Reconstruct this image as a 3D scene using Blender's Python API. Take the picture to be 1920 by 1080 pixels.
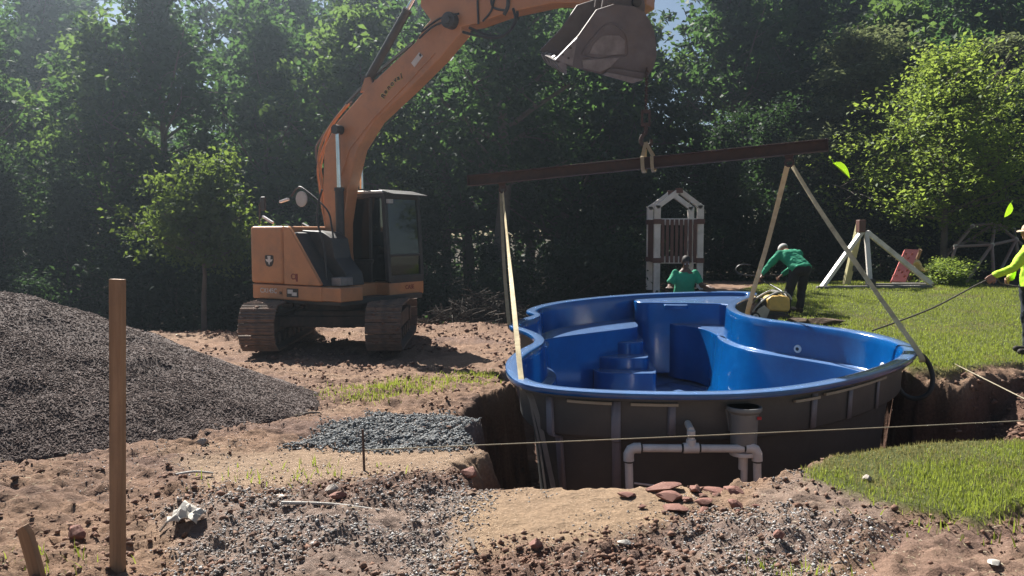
import bpy, bmesh, math, random
import numpy as np
from mathutils import Vector, Matrix, Quaternion, noise as mnoise

for o in list(bpy.data.objects):
    bpy.data.objects.remove(o, do_unlink=True)
SC = bpy.context.scene
COL = SC.collection
R = math.radians
rng = np.random.default_rng(7)
random.seed(7)

# ------------------------------------------------------------------ camera, sky, sun, exposure
EYE = 1.65
FPX = 1507.0                       # focal length in pixels of a 1920 px wide frame
PITCH = math.atan(100.0 / FPX)     # horizon sits 100 px above the middle
cam_d = bpy.data.cameras.new('camera')
cam_d.sensor_width = 36.0
cam_d.lens = 36.0 * FPX / 1920.0
cam_d.clip_start = 0.05
cam_d.clip_end = 2000.0
cam = bpy.data.objects.new('camera', cam_d)
COL.objects.link(cam)
cam.location = (0, 0, EYE)
cam.rotation_euler = (math.pi / 2 - PITCH, 0, 0)
SC.camera = cam

SUN_EL = R(46.0)
SUN_AZ = R(-30.0)                  # measured from +Y, negative = left
sun_dir = Vector((math.sin(SUN_AZ) * math.cos(SUN_EL), math.cos(SUN_AZ) * math.cos(SUN_EL), math.sin(SUN_EL)))
world = bpy.data.worlds.new('World')
SC.world = world
world.use_nodes = True
wn = world.node_tree.nodes
bg = wn['Background']
sky = wn.new('ShaderNodeTexSky')
sky.sky_type = 'NISHITA'
sky.sun_disc = False
sky.sun_elevation = SUN_EL
sky.sun_rotation = SUN_AZ
sky.air_density = 1.0
sky.dust_density = 0.6
world.node_tree.links.new(sky.outputs['Color'], bg.inputs['Color'])
bg.inputs['Strength'].default_value = 0.03
sl = bpy.data.lights.new('sun', 'SUN')
sl.energy = 5.0
sl.angle = R(0.55)
sl.color = (1.0, 0.95, 0.87)
sun = bpy.data.objects.new('sun', sl)
COL.objects.link(sun)
sun.rotation_euler = sun_dir.to_track_quat('Z', 'Y').to_euler()
sun.location = (-10, 20, 30)
SC.view_settings.view_transform = 'Standard'
SC.view_settings.look = 'None'
SC.view_settings.gamma = 1.0
SC.view_settings.exposure = 1.4
SC.view_settings.use_curve_mapping = False
SC.render.engine = 'CYCLES'
SC.cycles.max_bounces = 6
SC.cycles.diffuse_bounces = 3
SC.cycles.glossy_bounces = 3
SC.cycles.transmission_bounces = 4
SC.cycles.transparent_max_bounces = 8
SC.cycles.use_denoising = True


# ------------------------------------------------------------------ measuring helpers
def ray(px, py):
    u = (px - 960.0) / FPX
    v = (540.0 - py) / FPX
    c, s = math.cos(PITCH), math.sin(PITCH)
    return Vector((u, c + v * s, -s + v * c))


def at(px, py, Y):
    d = ray(px, py)
    t = Y / d.y
    return Vector((d.x * t, Y, EYE + d.z * t))


def on(px, py, z=0.0):
    d = ray(px, py)
    t = (z - EYE) / d.z
    return Vector((d.x * t, d.y * t, z))


def sstep(a, b, x):
    t = np.clip((x - a) / (b - a), 0, 1)
    return t * t * (3 - 2 * t)


def _hash(ix, iy, seed):
    h = (ix.astype(np.int64) * 374761393 + iy.astype(np.int64) * 668265263 + seed * 1442695041) & 0x7fffffff
    h = ((h ^ (h >> 13)) * 1274126177) & 0x7fffffff
    h = (h ^ (h >> 16)) & 0xffff
    return h / 65535.0


def vnoise(x, y, seed=0):
    xi = np.floor(x); yi = np.floor(y)
    fx = x - xi; fy = y - yi
    fx = fx * fx * (3 - 2 * fx); fy = fy * fy * (3 - 2 * fy)
    a = _hash(xi, yi, seed); b = _hash(xi + 1, yi, seed)
    c = _hash(xi, yi + 1, seed); d = _hash(xi + 1, yi + 1, seed)
    return (a * (1 - fx) + b * fx) * (1 - fy) + (c * (1 - fx) + d * fx) * fy


def fbm(x, y, seed=0, octv=4, gain=0.5):
    s = 0; a = 1; t = 0; f = 1.0
    for i in range(octv):
        s = s + a * vnoise(x * f + 13.7 * i, y * f - 7.1 * i, seed + i)
        t += a; a *= gain; f *= 2.03
    return s / t                     # 0..1


def poly_sd(x, y, poly):
    """signed distance to a polygon, negative inside"""
    x = np.asarray(x, float); y = np.asarray(y, float)
    best = np.full(x.shape, 1e9); inside = np.zeros(x.shape, bool)
    n = len(poly)
    for i in range(n):
        ax, ay = poly[i][0], poly[i][1]; bx, by = poly[(i + 1) % n][0], poly[(i + 1) % n][1]
        ex, ey = bx - ax, by - ay
        t = np.clip(((x - ax) * ex + (y - ay) * ey) / (ex * ex + ey * ey + 1e-12), 0, 1)
        best = np.minimum(best, np.hypot(x - ax - t * ex, y - ay - t * ey))
        cond = ((ay > y) != (by > y))
        xc = ax + (y - ay) / ((by - ay) if by != ay else 1e-9) * ex
        inside ^= cond & (x < xc)
    return np.where(inside, -best, best)


# ------------------------------------------------------------------ object helpers
def tag(o, label=None, cat=None, group=None, kind=None):
    if label: o['label'] = label
    if cat: o['category'] = cat
    if group: o['group'] = group
    if kind: o['kind'] = kind
    return o


def empty(name, loc=(0, 0, 0), label=None, cat=None, group=None, rz=0.0):
    o = bpy.data.objects.new(name, None)
    o.empty_display_size = 0.2
    COL.objects.link(o)
    o.location = loc
    o.rotation_euler = (0, 0, rz)
    return tag(o, label, cat, group)


def link(name, me, mat=None, parent=None, loc=None, mtx=None):
    o = bpy.data.objects.new(name, me)
    COL.objects.link(o)
    if mat is not None and len(me.materials) == 0:
        me.materials.append(mat)
    if parent is not None:
        o.parent = parent
    if mtx is not None:
        o.matrix_local = mtx
    elif loc is not None:
        o.location = loc
    return o


def copy_tree(o, parent=None):
    c = o.copy()
    COL.objects.link(c)
    c.parent = parent
    for ch in list(o.children):
        copy_tree(ch, c)
    return c


def np_mesh(name, V, F, smooth=False):
    """V (n,3), F (m,k) arrays -> mesh"""
    V = np.ascontiguousarray(V, dtype=np.float32); F = np.ascontiguousarray(F, dtype=np.int32)
    me = bpy.data.meshes.new(name)
    m, k = F.shape
    me.vertices.add(len(V)); me.vertices.foreach_set('co', V.ravel())
    me.loops.add(m * k); me.loops.foreach_set('vertex_index', F.ravel())
    me.polygons.add(m)
    me.polygons.foreach_set('loop_start', np.arange(0, m * k, k, dtype=np.int32))
    try:
        me.polygons.foreach_set('loop_total', np.full(m, k, dtype=np.int32))
    except Exception:
        pass
    if smooth:
        me.polygons.foreach_set('use_smooth', np.ones(m, dtype=bool))
    me.update(calc_edges=True)
    return me


def frame_of(d, up=Vector((0, 0, 1))):
    d = Vector(d).normalized()
    if abs(d.dot(up)) > 0.98:
        up = Vector((1, 0, 0))
    s = d.cross(up).normalized()
    u = s.cross(d).normalized()
    return d, s, u


class MB:
    """collects shapes of ONE part"""
    def __init__(self):
        self.v = []; self.f = []

    def add(self, vs, fs):
        n = len(self.v)
        self.v += [Vector(p) for p in vs]
        self.f += [tuple(i + n for i in f) for f in fs]
        return self

    def box(self, c, s, rot=None):
        c = Vector(c); hx, hy, hz = s[0] / 2, s[1] / 2, s[2] / 2
        vs = [Vector((x, y, z)) for x in (-hx, hx) for y in (-hy, hy) for z in (-hz, hz)]
        if rot is not None:
            vs = [rot @ p for p in vs]
        return self.add([p + c for p in vs], [(0, 1, 3, 2), (4, 6, 7, 5), (0, 4, 5, 1), (2, 3, 7, 6), (0, 2, 6, 4), (1, 5, 7, 3)])

    def bar(self, a, b, w, t, up=Vector((0, 0, 1))):
        """square bar from a to b; w along side, t along up"""
        a = Vector(a); b = Vector(b)
        d, s, u = frame_of(b - a, up)
        vs = [p + s * x + u * z for p in (a, b) for x, z in ((-w / 2, -t / 2), (w / 2, -t / 2), (w / 2, t / 2), (-w / 2, t / 2))]
        return self.add(vs, [(3, 2, 1, 0), (4, 5, 6, 7), (0, 1, 5, 4), (1, 2, 6, 5), (2, 3, 7, 6), (3, 0, 4, 7)])

    def cyl(self, a, b, r0, r1=None, n=14, cap=True):
        r1 = r0 if r1 is None else r1
        return self.rings([a, b], [r0, r1], n, cap)

    def rings(self, pts, rad, n=8, cap=True):
        pts = [Vector(p) for p in pts]
        base = len(self.v); m = len(pts)
        up = Vector((0, 0, 1))
        ps = None
        for i, p in enumerate(pts):
            d = (pts[min(i + 1, m - 1)] - pts[max(i - 1, 0)])
            if d.length < 1e-9: d = Vector((0, 0, 1))
            d.normalize()
            if ps is None:
                _, s, u = frame_of(d, up)
            else:
                s = ps - d * ps.dot(d)
                if s.length < 1e-6: _, s, u = frame_of(d, up)
                s.normalize(); u = s.cross(d).normalized()
            ps = s
            r = rad[i] if hasattr(rad, '__len__') else rad
            for k in range(n):
                a = 2 * math.pi * k / n
                self.v.append(p + (s * math.cos(a) + u * math.sin(a)) * r)
        for i in range(m - 1):
            for k in range(n):
                a = base + i * n + k; b = base + i * n + (k + 1) % n
                self.f.append((a, b, b + n, a + n))
        if cap:
            self.f.append(tuple(base + k for k in reversed(range(n))))
            self.f.append(tuple(base + (m - 1) * n + k for k in range(n)))
        return self

    def capsule(self, a, b, r0, r1=None, n=12):
        r1 = r0 if r1 is None else r1
        a = Vector(a); b = Vector(b); d = (b - a)
        if d.length < 1e-6: d = Vector((0, 0, 1e-4)); b = a + d
        d = d.normalized()
        P = []; Q = []
        for q in (-1, -0.86, -0.5, 0):
            P.append(a + d * q * r0); Q.append(max(0.02 * r0, r0 * math.sqrt(1 - q * q)))
        for q in (0, 0.5, 0.86, 1):
            P.append(b + d * q * r1); Q.append(max(0.02 * r1, r1 * math.sqrt(1 - q * q)))
        return self.rings(P, Q, n)

    def ball(self, c, r, rot=None, nu=14, nv=10):
        c = Vector(c); r = (r, r, r) if not hasattr(r, '__len__') else r
        vs = []; fs = []
        for j in range(nv + 1):
            th = math.pi * j / nv
            for i in range(nu):
                ph = 2 * math.pi * i / nu
                rr = max(math.sin(th), 1e-3)
                p = Vector((r[0] * rr * math.cos(ph), r[1] * rr * math.sin(ph), r[2] * math.cos(th)))
                if rot is not None: p = rot @ p
                vs.append(c + p)
        for j in range(nv):
            for i in range(nu):
                a = j * nu + i; b = j * nu + (i + 1) % nu
                fs.append((a, a + nu, b + nu, b))
        fs.append(tuple(range(nu))); fs.append(tuple(nv * nu + i for i in reversed(range(nu))))
        return self.add(vs, fs)

    def prism(self, poly, o, ax, ay, ex):
        """polygon in the (ax, ay) plane at origin o, extruded along vector ex"""
        o = Vector(o); ax = Vector(ax); ay = Vector(ay); ex = Vector(ex); n = len(poly)
        vs = [o + ax * p[0] + ay * p[1] for p in poly]
        vs += [p + ex for p in vs]
        fs = [tuple(range(n)), tuple(reversed(range(n, 2 * n)))]
        fs += [(i, i + n, (i + 1) % n + n, (i + 1) % n) for i in range(n)]
        return self.add(vs, fs)

    def slab(self, pts, ex):
        """3-D polygon extruded along ex"""
        pts = [Vector(p) for p in pts]; n = len(pts); ex = Vector(ex)
        vs = pts + [p + ex for p in pts]
        fs = [tuple(range(n)), tuple(reversed(range(n, 2 * n)))]
        fs += [(i, i + n, (i + 1) % n + n, (i + 1) % n) for i in range(n)]
        return self.add(vs, fs)

    def torus(self, c, R_, r, axis=(0, 0, 1), n=16, m=8, sx=1.0):
        d, s, u = frame_of(axis)
        c = Vector(c); vs = []; fs = []
        for i in range(n):
            a = 2 * math.pi * i / n
            e = s * math.cos(a) * sx + u * math.sin(a)
            en = (s * math.cos(a) + u * math.sin(a))
            for j in range(m):
                b = 2 * math.pi * j / m
                vs.append(c + e * R_ + en * r * math.cos(b) + d * r * math.sin(b))
        for i in range(n):
            for j in range(m):
                a = i * m + j; b = i * m + (j + 1) % m
                a2 = ((i + 1) % n) * m + j; b2 = ((i + 1) % n) * m + (j + 1) % m
                fs.append((a, a2, b2, b))
        return self.add(vs, fs)

    def mesh(self, name, xf=None, smooth=35, off=None):
        vs = self.v if xf is None else [xf @ p for p in self.v]
        if off is not None:
            vs = [p - Vector(off) for p in vs]
        me = bpy.data.meshes.new(name)
        me.from_pydata([tuple(p) for p in vs], [], self.f)
        bm = bmesh.new(); bm.from_mesh(me)
        bmesh.ops.recalc_face_normals(bm, faces=bm.faces)
        bm.to_mesh(me); bm.free()
        if smooth:
            me.polygons.foreach_set('use_smooth', [True] * len(me.polygons))
            me.set_sharp_from_angle(angle=R(smooth))
        me.update()
        return me

    def build(self, name, mat, parent=None, xf=None, bevel=0, seg=2, smooth=35, off=None):
        me = self.mesh(name, xf, smooth, off)
        o = link(name, me, mat, parent)
        if bevel:
            b = o.modifiers.new('bevel', 'BEVEL')
            b.width = bevel; b.segments = seg; b.limit_method = 'ANGLE'; b.angle_limit = R(32)
            b.harden_normals = True
        return o


def spline(pts, n=8, closed=False):
    """Catmull-Rom through points"""
    P = [Vector(p) for p in pts]; m = len(P); out = []
    segs = m if closed else m - 1
    for i in range(segs):
        if closed:
            p0, p1, p2, p3 = P[(i - 1) % m], P[i], P[(i + 1) % m], P[(i + 2) % m]
        else:
            p0, p1, p2, p3 = P[max(i - 1, 0)], P[i], P[i + 1], P[min(i + 2, m - 1)]
        for k in range(n):
            t = k / n
            out.append(0.5 * ((2 * p1) + (p2 - p0) * t + (2 * p0 - 5 * p1 + 4 * p2 - p3) * t * t + (3 * p1 - p0 - 3 * p2 + p3) * t ** 3))
    if not closed: out.append(P[-1])
    return out


def baked(o, mods):
    """evaluate modifiers into a plain mesh"""
    bpy.context.view_layer.update()
    dg = bpy.context.evaluated_depsgraph_get()
    me = bpy.data.meshes.new_from_object(o.evaluated_get(dg))
    o.modifiers.clear()
    old = o.data; o.data = me
    bpy.data.meshes.remove(old)
    return o


def fused(mb, name, mat, parent, voxel=0.01, smooth_it=4, off=None, fold=0.0):
    """one continuous skin round overlapping shapes"""
    me = bpy.data.meshes.new(name)
    vs = mb.v if off is None else [p - Vector(off) for p in mb.v]
    me.from_pydata([tuple(p) for p in vs], [], mb.f)
    bm = bmesh.new(); bm.from_mesh(me); bmesh.ops.recalc_face_normals(bm, faces=bm.faces); bm.to_mesh(me); bm.free()
    o = link(name, me, mat, parent)
    r = o.modifiers.new('r', 'REMESH'); r.mode = 'VOXEL'; r.voxel_size = voxel; r.use_smooth_shade = True
    s = o.modifiers.new('s', 'SMOOTH'); s.iterations = smooth_it; s.factor = 0.5
    if fold:
        bpy.context.view_layer.update()
        baked(o, None)
        nv = len(o.data.vertices)
        co = np.empty(nv * 3, dtype=np.float32); o.data.vertices.foreach_get('co', co); co = co.reshape(-1, 3)
        nr = np.empty(nv * 3, dtype=np.float32); o.data.vertex_normals.foreach_get('vector', nr); nr = nr.reshape(-1, 3)
        a_ = fbm(co[:, 0] * 8 + co[:, 1] * 6 + 40, co[:, 2] * 7 + co[:, 1] * 4 + 40, 7, 3) + fbm(co[:, 1] * 9 - co[:, 0] * 5 + 70, co[:, 2] * 5 + 20, 8, 3) - 1.0
        co = co + nr * (a_ * 2.4 * fold)[:, None]
        o.data.vertices.foreach_set('co', co.astype(np.float32).ravel()); o.data.update()
    else:
        baked(o, None)
    o.data.name = name
    if len(o.data.materials) == 0: o.data.materials.append(mat)
    return o


# ------------------------------------------------------------------ materials
def new_mat(name):
    m = bpy.data.materials.new(name); m.use_nodes = True
    nt = m.node_tree
    return m, nt, nt.nodes['Principled BSDF'], nt.nodes['Material Output']


def N(nt, kind, **kw):
    n = nt.nodes.new(kind)
    for k, v in kw.items():
        if k.startswith('i_'):
            n.inputs[k[2:].replace('_', ' ')].default_value = v
        else:
            setattr(n, k, v)
    return n


def pmat(name, c1, c2=None, scale=6.0, rough=0.6, rvar=0.15, bump=0.0, bscale=None, metal=0.0, coat=0.0, dirt=None, dscale=2.0, damt=0.5, detail=6.0, spec=0.5, stretch=None):
    m, nt, p, out = new_mat(name)
    L = nt.links.new
    tc = N(nt, 'ShaderNodeTexCoord')
    if stretch:
        mp = N(nt, 'ShaderNodeMapping'); mp.inputs['Scale'].default_value = stretch
        L(tc.outputs['Object'], mp.inputs['Vector']); vec = mp.outputs['Vector']
    else:
        vec = tc.outputs['Object']
    c2 = c2 or tuple(x * 0.75 for x in c1)
    nz = N(nt, 'ShaderNodeTexNoise', i_Scale=scale, i_Detail=detail, i_Roughness=0.6)
    L(vec, nz.inputs['Vector'])
    mx = N(nt, 'ShaderNodeMix', data_type='RGBA')
    mx.inputs[6].default_value = (*c1, 1); mx.inputs[7].default_value = (*c2, 1)
    rp = N(nt, 'ShaderNodeMapRange'); rp.inputs['From Min'].default_value = 0.3; rp.inputs['From Max'].default_value = 0.7
    L(nz.outputs['Fac'], rp.inputs['Value']); L(rp.outputs['Result'], mx.inputs[0])
    col = mx.outputs[2]
    if dirt is not None:
        n2 = N(nt, 'ShaderNodeTexNoise', i_Scale=dscale, i_Detail=8.0, i_Roughness=0.7)
        L(tc.outputs['Object'], n2.inputs['Vector'])
        r2 = N(nt, 'ShaderNodeMapRange'); r2.inputs['From Min'].default_value = 0.48; r2.inputs['From Max'].default_value = 0.68; r2.inputs['To Max'].default_value = damt
        L(n2.outputs['Fac'], r2.inputs['Value'])
        m2 = N(nt, 'ShaderNodeMix', data_type='RGBA'); m2.inputs[7].default_value = (*dirt, 1)
        L(col, m2.inputs[6]); L(r2.outputs['Result'], m2.inputs[0])
        col = m2.outputs[2]
    L(col, p.inputs['Base Color'])
    rr = N(nt, 'ShaderNodeMapRange'); rr.inputs['To Min'].default_value = max(0.02, rough - rvar); rr.inputs['To Max'].default_value = min(1, rough + rvar)
    L(nz.outputs['Fac'], rr.inputs['Value']); L(rr.outputs['Result'], p.inputs['Roughness'])
    p.inputs['Metallic'].default_value = metal
    p.inputs['Coat Weight'].default_value = coat
    p.inputs['Coat Roughness'].default_value = 0.08
    p.inputs['Specular IOR Level'].default_value = spec
    if bump:
        n3 = N(nt, 'ShaderNodeTexNoise', i_Scale=bscale or scale * 4, i_Detail=6.0, i_Roughness=0.6)
        L(vec, n3.inputs['Vector'])
        b = N(nt, 'ShaderNodeBump'); b.inputs['Strength'].default_value = 0.6; b.inputs['Distance'].default_value = bump
        L(n3.outputs['Fac'], b.inputs['Height']); L(b.outputs['Normal'], p.inputs['Normal'])
    return m


def leafmat(name, c1, c2, trans, tmix=0.45, tint=0.35):
    """leaf: diffuse and translucent, each leaf its own tone, each plant its own tone"""
    m, nt, p, out = new_mat(name)
    L = nt.links.new
    nt.nodes.remove(p)
    ge = N(nt, 'ShaderNodeNewGeometry'); oi = N(nt, 'ShaderNodeObjectInfo')
    mx = N(nt, 'ShaderNodeMix', data_type='RGBA'); mx.inputs[6].default_value = (*c1, 1); mx.inputs[7].default_value = (*c2, 1)
    L(ge.outputs['Random Per Island'], mx.inputs[0])
    hv = N(nt, 'ShaderNodeHueSaturation')
    mr = N(nt, 'ShaderNodeMapRange'); mr.inputs['To Min'].default_value = 1 - tint; mr.inputs['To Max'].default_value = 1 + tint
    L(oi.outputs['Random'], mr.inputs['Value']); L(mr.outputs['Result'], hv.inputs['Value'])
    L(mx.outputs[2], hv.inputs['Color'])
    df = N(nt, 'ShaderNodeBsdfDiffuse'); tr = N(nt, 'ShaderNodeBsdfTranslucent'); gl = N(nt, 'ShaderNodeBsdfGlossy')
    gl.inputs['Roughness'].default_value = 0.55; gl.inputs['Color'].default_value = (0.8, 0.85, 0.8, 1)
    L(hv.outputs['Color'], df.inputs['Color'])
    m2 = N(nt, 'ShaderNodeMix', data_type='RGBA'); m2.inputs[0].default_value = 0.72; m2.inputs[7].default_value = (*trans, 1)
    L(hv.outputs['Color'], m2.inputs[6]); L(m2.outputs[2], tr.inputs['Color'])
    s1 = N(nt, 'ShaderNodeMixShader'); s1.inputs['Fac'].default_value = tmix
    L(df.outputs[0], s1.inputs[1]); L(tr.outputs[0], s1.inputs[2])
    s2 = N(nt, 'ShaderNodeMixShader'); s2.inputs['Fac'].default_value = 0.025
    L(s1.outputs[0], s2.inputs[1]); L(gl.outputs[0], s2.inputs[2])
    L(s2.outputs[0], out.inputs['Surface'])
    return m


def islandmat(name, cols, rough=0.9, nscale=60.0, trans=0.0):
    """stones, clods: each island its own colour from a ramp"""
    m, nt, p, out = new_mat(name)
    L = nt.links.new
    ge = N(nt, 'ShaderNodeNewGeometry'); cr = N(nt, 'ShaderNodeValToRGB')
    el = cr.color_ramp.elements
    while len(el) < len(cols): el.new(0.5)
    for i, c in enumerate(cols):
        el[i].position = i / (len(cols) - 1); el[i].color = (*c, 1)
    L(ge.outputs['Random Per Island'], cr.inputs['Fac'])
    L(cr.outputs['Color'], p.inputs['Base Color'])
    p.inputs['Roughness'].default_value = rough
    p.inputs['Specular IOR Level'].default_value = 0.3
    return m


def webbing(*a, **k):
    """woven polyester: some light comes through"""
    m = pmat(*a, **k); nt = m.node_tree; p = nt.nodes['Principled BSDF']
    t = N(nt, 'ShaderNodeBsdfTranslucent'); s = N(nt, 'ShaderNodeMixShader'); s.inputs['Fac'].default_value = 0.35
    nt.links.new(p.inputs['Base Color'].links[0].from_socket, t.inputs['Color'])
    nt.links.new(p.outputs[0], s.inputs[1]); nt.links.new(t.outputs[0], s.inputs[2]); nt.links.new(s.outputs[0], nt.nodes['Material Output'].inputs['Surface'])
    return m


M = {}
M['orange'] = pmat('orange_paint', (0.50, 0.215, 0.085), (0.43, 0.18, 0.072), 3.0, 0.42, 0.15, coat=0.15, dirt=(0.22, 0.12, 0.07), dscale=1.6, damt=0.55)
M['black_metal'] = pmat('black_metal', (0.022, 0.022, 0.024), (0.035, 0.032, 0.03), 5, 0.5, 0.15, dirt=(0.09, 0.065, 0.05), dscale=2.5, damt=0.35)
M['track_steel'] = pmat('track_steel', (0.10, 0.075, 0.06), (0.17, 0.115, 0.085), 9, 0.8, 0.12, bump=0.006, dirt=(0.25, 0.15, 0.105), dscale=5, damt=0.9)
M['dark_frame'] = pmat('dark_frame', (0.03, 0.026, 0.024), (0.07, 0.05, 0.04), 4, 0.75, 0.1, dirt=(0.16, 0.1, 0.07), dscale=3, damt=0.6)
M['chrome'] = pmat('chrome_rod', (0.75, 0.75, 0.74), (0.6, 0.6, 0.6), 4, 0.18, 0.06, metal=1.0)
M['bucket'] = pmat('bucket_steel', (0.085, 0.068, 0.066), (0.15, 0.125, 0.12), 4, 0.62, 0.15, bump=0.004, dirt=(0.14, 0.10, 0.08), dscale=3.0, damt=0.8)
M['bucket_worn'] = pmat('worn_steel', (0.23, 0.22, 0.225), (0.14, 0.125, 0.125), 7, 0.42, 0.15, metal=0.35, bump=0.002)
M['rust'] = pmat('rusty_steel', (0.055, 0.036, 0.030), (0.095, 0.055, 0.040), 12, 0.85, 0.1, bump=0.003, dirt=(0.06, 0.035, 0.03), dscale=4, damt=0.7)
M['gelcoat'] = None
M['shell'] = pmat('grey_resin', (0.092, 0.090, 0.090), (0.072, 0.070, 0.071), 2.2, 0.55, 0.14, bump=0.002, bscale=40, dirt=(0.125, 0.115, 0.105), dscale=2.0, damt=0.4)
M['rib'] = pmat('pale_resin_strip', (0.22, 0.21, 0.245), (0.18, 0.17, 0.20), 6, 0.5, 0.1, bump=0.001, bscale=60)
M['batten'] = pmat('cream_batten', (0.42, 0.37, 0.30), (0.33, 0.28, 0.22), 10, 0.6, 0.1)
M['pvc'] = pmat('white_pvc', (0.72, 0.70, 0.68), (0.6, 0.57, 0.55), 8, 0.35, 0.1, dirt=(0.4, 0.33, 0.28), dscale=5, damt=0.35)
M['band'] = pmat('black_rubber', (0.015, 0.015, 0.016), (0.03, 0.03, 0.03), 8, 0.6)
M['skimmer'] = pmat('grey_plastic', (0.20, 0.20, 0.20), (0.16, 0.16, 0.165), 6, 0.4, 0.1)
M['red'] = pmat('red_plastic', (0.5, 0.02, 0.03))
M['fitting'] = pmat('white_fitting', (0.8, 0.8, 0.8), rough=0.3)
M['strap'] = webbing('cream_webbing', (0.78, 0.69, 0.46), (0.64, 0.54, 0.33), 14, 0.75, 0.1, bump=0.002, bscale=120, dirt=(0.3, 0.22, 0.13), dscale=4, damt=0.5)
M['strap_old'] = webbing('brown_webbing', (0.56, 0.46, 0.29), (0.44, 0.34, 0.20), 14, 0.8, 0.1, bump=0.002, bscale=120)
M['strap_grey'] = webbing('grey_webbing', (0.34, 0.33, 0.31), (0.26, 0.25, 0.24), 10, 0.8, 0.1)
M['wood'] = pmat('raw_lumber', (0.38, 0.24, 0.14), (0.21, 0.125, 0.07), 26, 0.75, 0.1, bump=0.003, bscale=60, stretch=(1, 1, 0.06), dirt=(0.2, 0.13, 0.09), dscale=6, damt=0.5)
M['rebar'] = pmat('dark_rebar', (0.05, 0.035, 0.03), (0.09, 0.05, 0.04), 30, 0.8)
M['string'] = pmat('mason_string', (0.42, 0.36, 0.25), rough=0.8)
M['rope'] = pmat('dark_rope', (0.06, 0.055, 0.045), (0.1, 0.09, 0.07), 40, 0.9)
M['white_vinyl'] = pmat('white_vinyl', (0.72, 0.68, 0.64), (0.6, 0.56, 0.52), 3, 0.45, 0.1, dirt=(0.4, 0.36, 0.30), dscale=3, damt=0.5)
M['brown_slat'] = pmat('brown_slat', (0.085, 0.035, 0.028), (0.13, 0.055, 0.04), 6, 0.6)
M['grey_wood'] = pmat('weathered_wood', (0.42, 0.40, 0.37), (0.3, 0.28, 0.25), 6, 0.8, 0.1, bump=0.003)
M['dark_timber'] = pmat('dark_timber', (0.20, 0.185, 0.17), (0.13, 0.12, 0.11), 8, 0.85, 0.1, bump=0.003)
M['green_post'] = pmat('pale_yellow_post', (0.45, 0.42, 0.22), (0.34, 0.30, 0.16), 6, 0.7)
M['pink'] = pmat('pink_plastic', (0.74, 0.22, 0.20), (0.66, 0.19, 0.18), 3, 0.45, 0.1)
M['tube'] = pmat('climber_tube', (0.24, 0.12, 0.10), (0.26, 0.22, 0.2), 2, 0.5)
M['glass'] = None
M['seat'] = pmat('dark_seat', (0.03, 0.03, 0.033), rough=0.85)
M['tarp'] = pmat('white_scrap', (0.48, 0.45, 0.40), (0.34, 0.31, 0.27), 12, 0.6)
M['green_shirt'] = pmat('green_cotton', (0.015, 0.30, 0.16), (0.012, 0.24, 0.13), 9, 0.85, 0.1, bump=0.006, bscale=14)
M['hivis'] = pmat('hivis_cotton', (0.52, 0.85, 0.03), (0.45, 0.72, 0.03), 9, 0.8, 0.1, bump=0.006, bscale=14)
M['denim'] = pmat('dark_denim', (0.014, 0.02, 0.034), (0.022, 0.03, 0.045), 12, 0.9, 0.05, bump=0.005, bscale=16)
M['black_cloth'] = pmat('black_cloth', (0.012, 0.012, 0.014), (0.02, 0.02, 0.022), 12, 0.9, 0.05, bump=0.005, bscale=16)
M['dark_skin'] = pmat('brown_skin', (0.11, 0.055, 0.035), (0.09, 0.045, 0.03), 10, 0.5, 0.1)
M['tan_skin'] = pmat('tan_skin', (0.33, 0.17, 0.11), (0.28, 0.14, 0.09), 10, 0.5, 0.1)
M['hair'] = pmat('black_hair', (0.012, 0.01, 0.009), rough=0.7, bump=0.004, bscale=90)
M['cap'] = pmat('grey_cap', (0.55, 0.54, 0.52), rough=0.8)
M['tan_cap'] = pmat('tan_cap', (0.62, 0.48, 0.33), rough=0.8)
M['boot'] = pmat('dark_boot', (0.03, 0.022, 0.018), rough=0.8)
M['yellow_plastic'] = pmat('yellow_plastic', (0.68, 0.45, 0.13), (0.55, 0.36, 0.10), 6, 0.4, dirt=(0.35, 0.24, 0.13), dscale=8, damt=0.5)
M['grey_metal'] = pmat('pale_grey_metal', (0.48, 0.47, 0.45), (0.38, 0.36, 0.34), 8, 0.45, 0.1, metal=0.3)
M['shale'] = pmat('red_shale', (0.22, 0.098, 0.072), (0.15, 0.066, 0.05), 8, 0.85, 0.1, bump=0.006, bscale=25)
M['stone'] = pmat('pale_stone', (0.34, 0.30, 0.26), (0.24, 0.2, 0.17), 8, 0.85, 0.1, bump=0.006, bscale=25)
M['bark'] = pmat('bark', (0.075, 0.06, 0.05), (0.13, 0.105, 0.088), 3, 0.9, 0.05, bump=0.02, bscale=14)
M['decal_dark'] = pmat('decal_dark', (0.02, 0.018, 0.017), rough=0.5)
M['decal_light'] = pmat('decal_light', (0.66, 0.62, 0.58), rough=0.5)
M['decal_yellow'] = pmat('decal_yellow', (0.62, 0.48, 0.12), rough=0.5)
M['decal_red'] = pmat('decal_red', (0.22, 0.03, 0.02), rough=0.5)


def glass_mat():
    m, nt, p, out = new_mat('cab_glass'); L = nt.links.new
    nt.nodes.remove(p)
    t = N(nt, 'ShaderNodeBsdfTransparent'); t.inputs['Color'].default_value = (0.62, 0.70, 0.68, 1)
    g = N(nt, 'ShaderNodeBsdfGlossy'); g.inputs['Roughness'].default_value = 0.03
    fr = N(nt, 'ShaderNodeFresnel'); fr.inputs['IOR'].default_value = 1.5
    ad = N(nt, 'ShaderNodeMath', operation='MULTIPLY_ADD'); ad.inputs[1].default_value = 1.0; ad.inputs[2].default_value = 0.05
    s = N(nt, 'ShaderNodeMixShader')
    L(fr.outputs[0], ad.inputs[0]); L(ad.outputs[0], s.inputs['Fac']); L(t.outputs[0], s.inputs[1]); L(g.outputs[0], s.inputs[2])
    L(s.outputs[0], out.inputs['Surface'])
    return m


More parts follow.
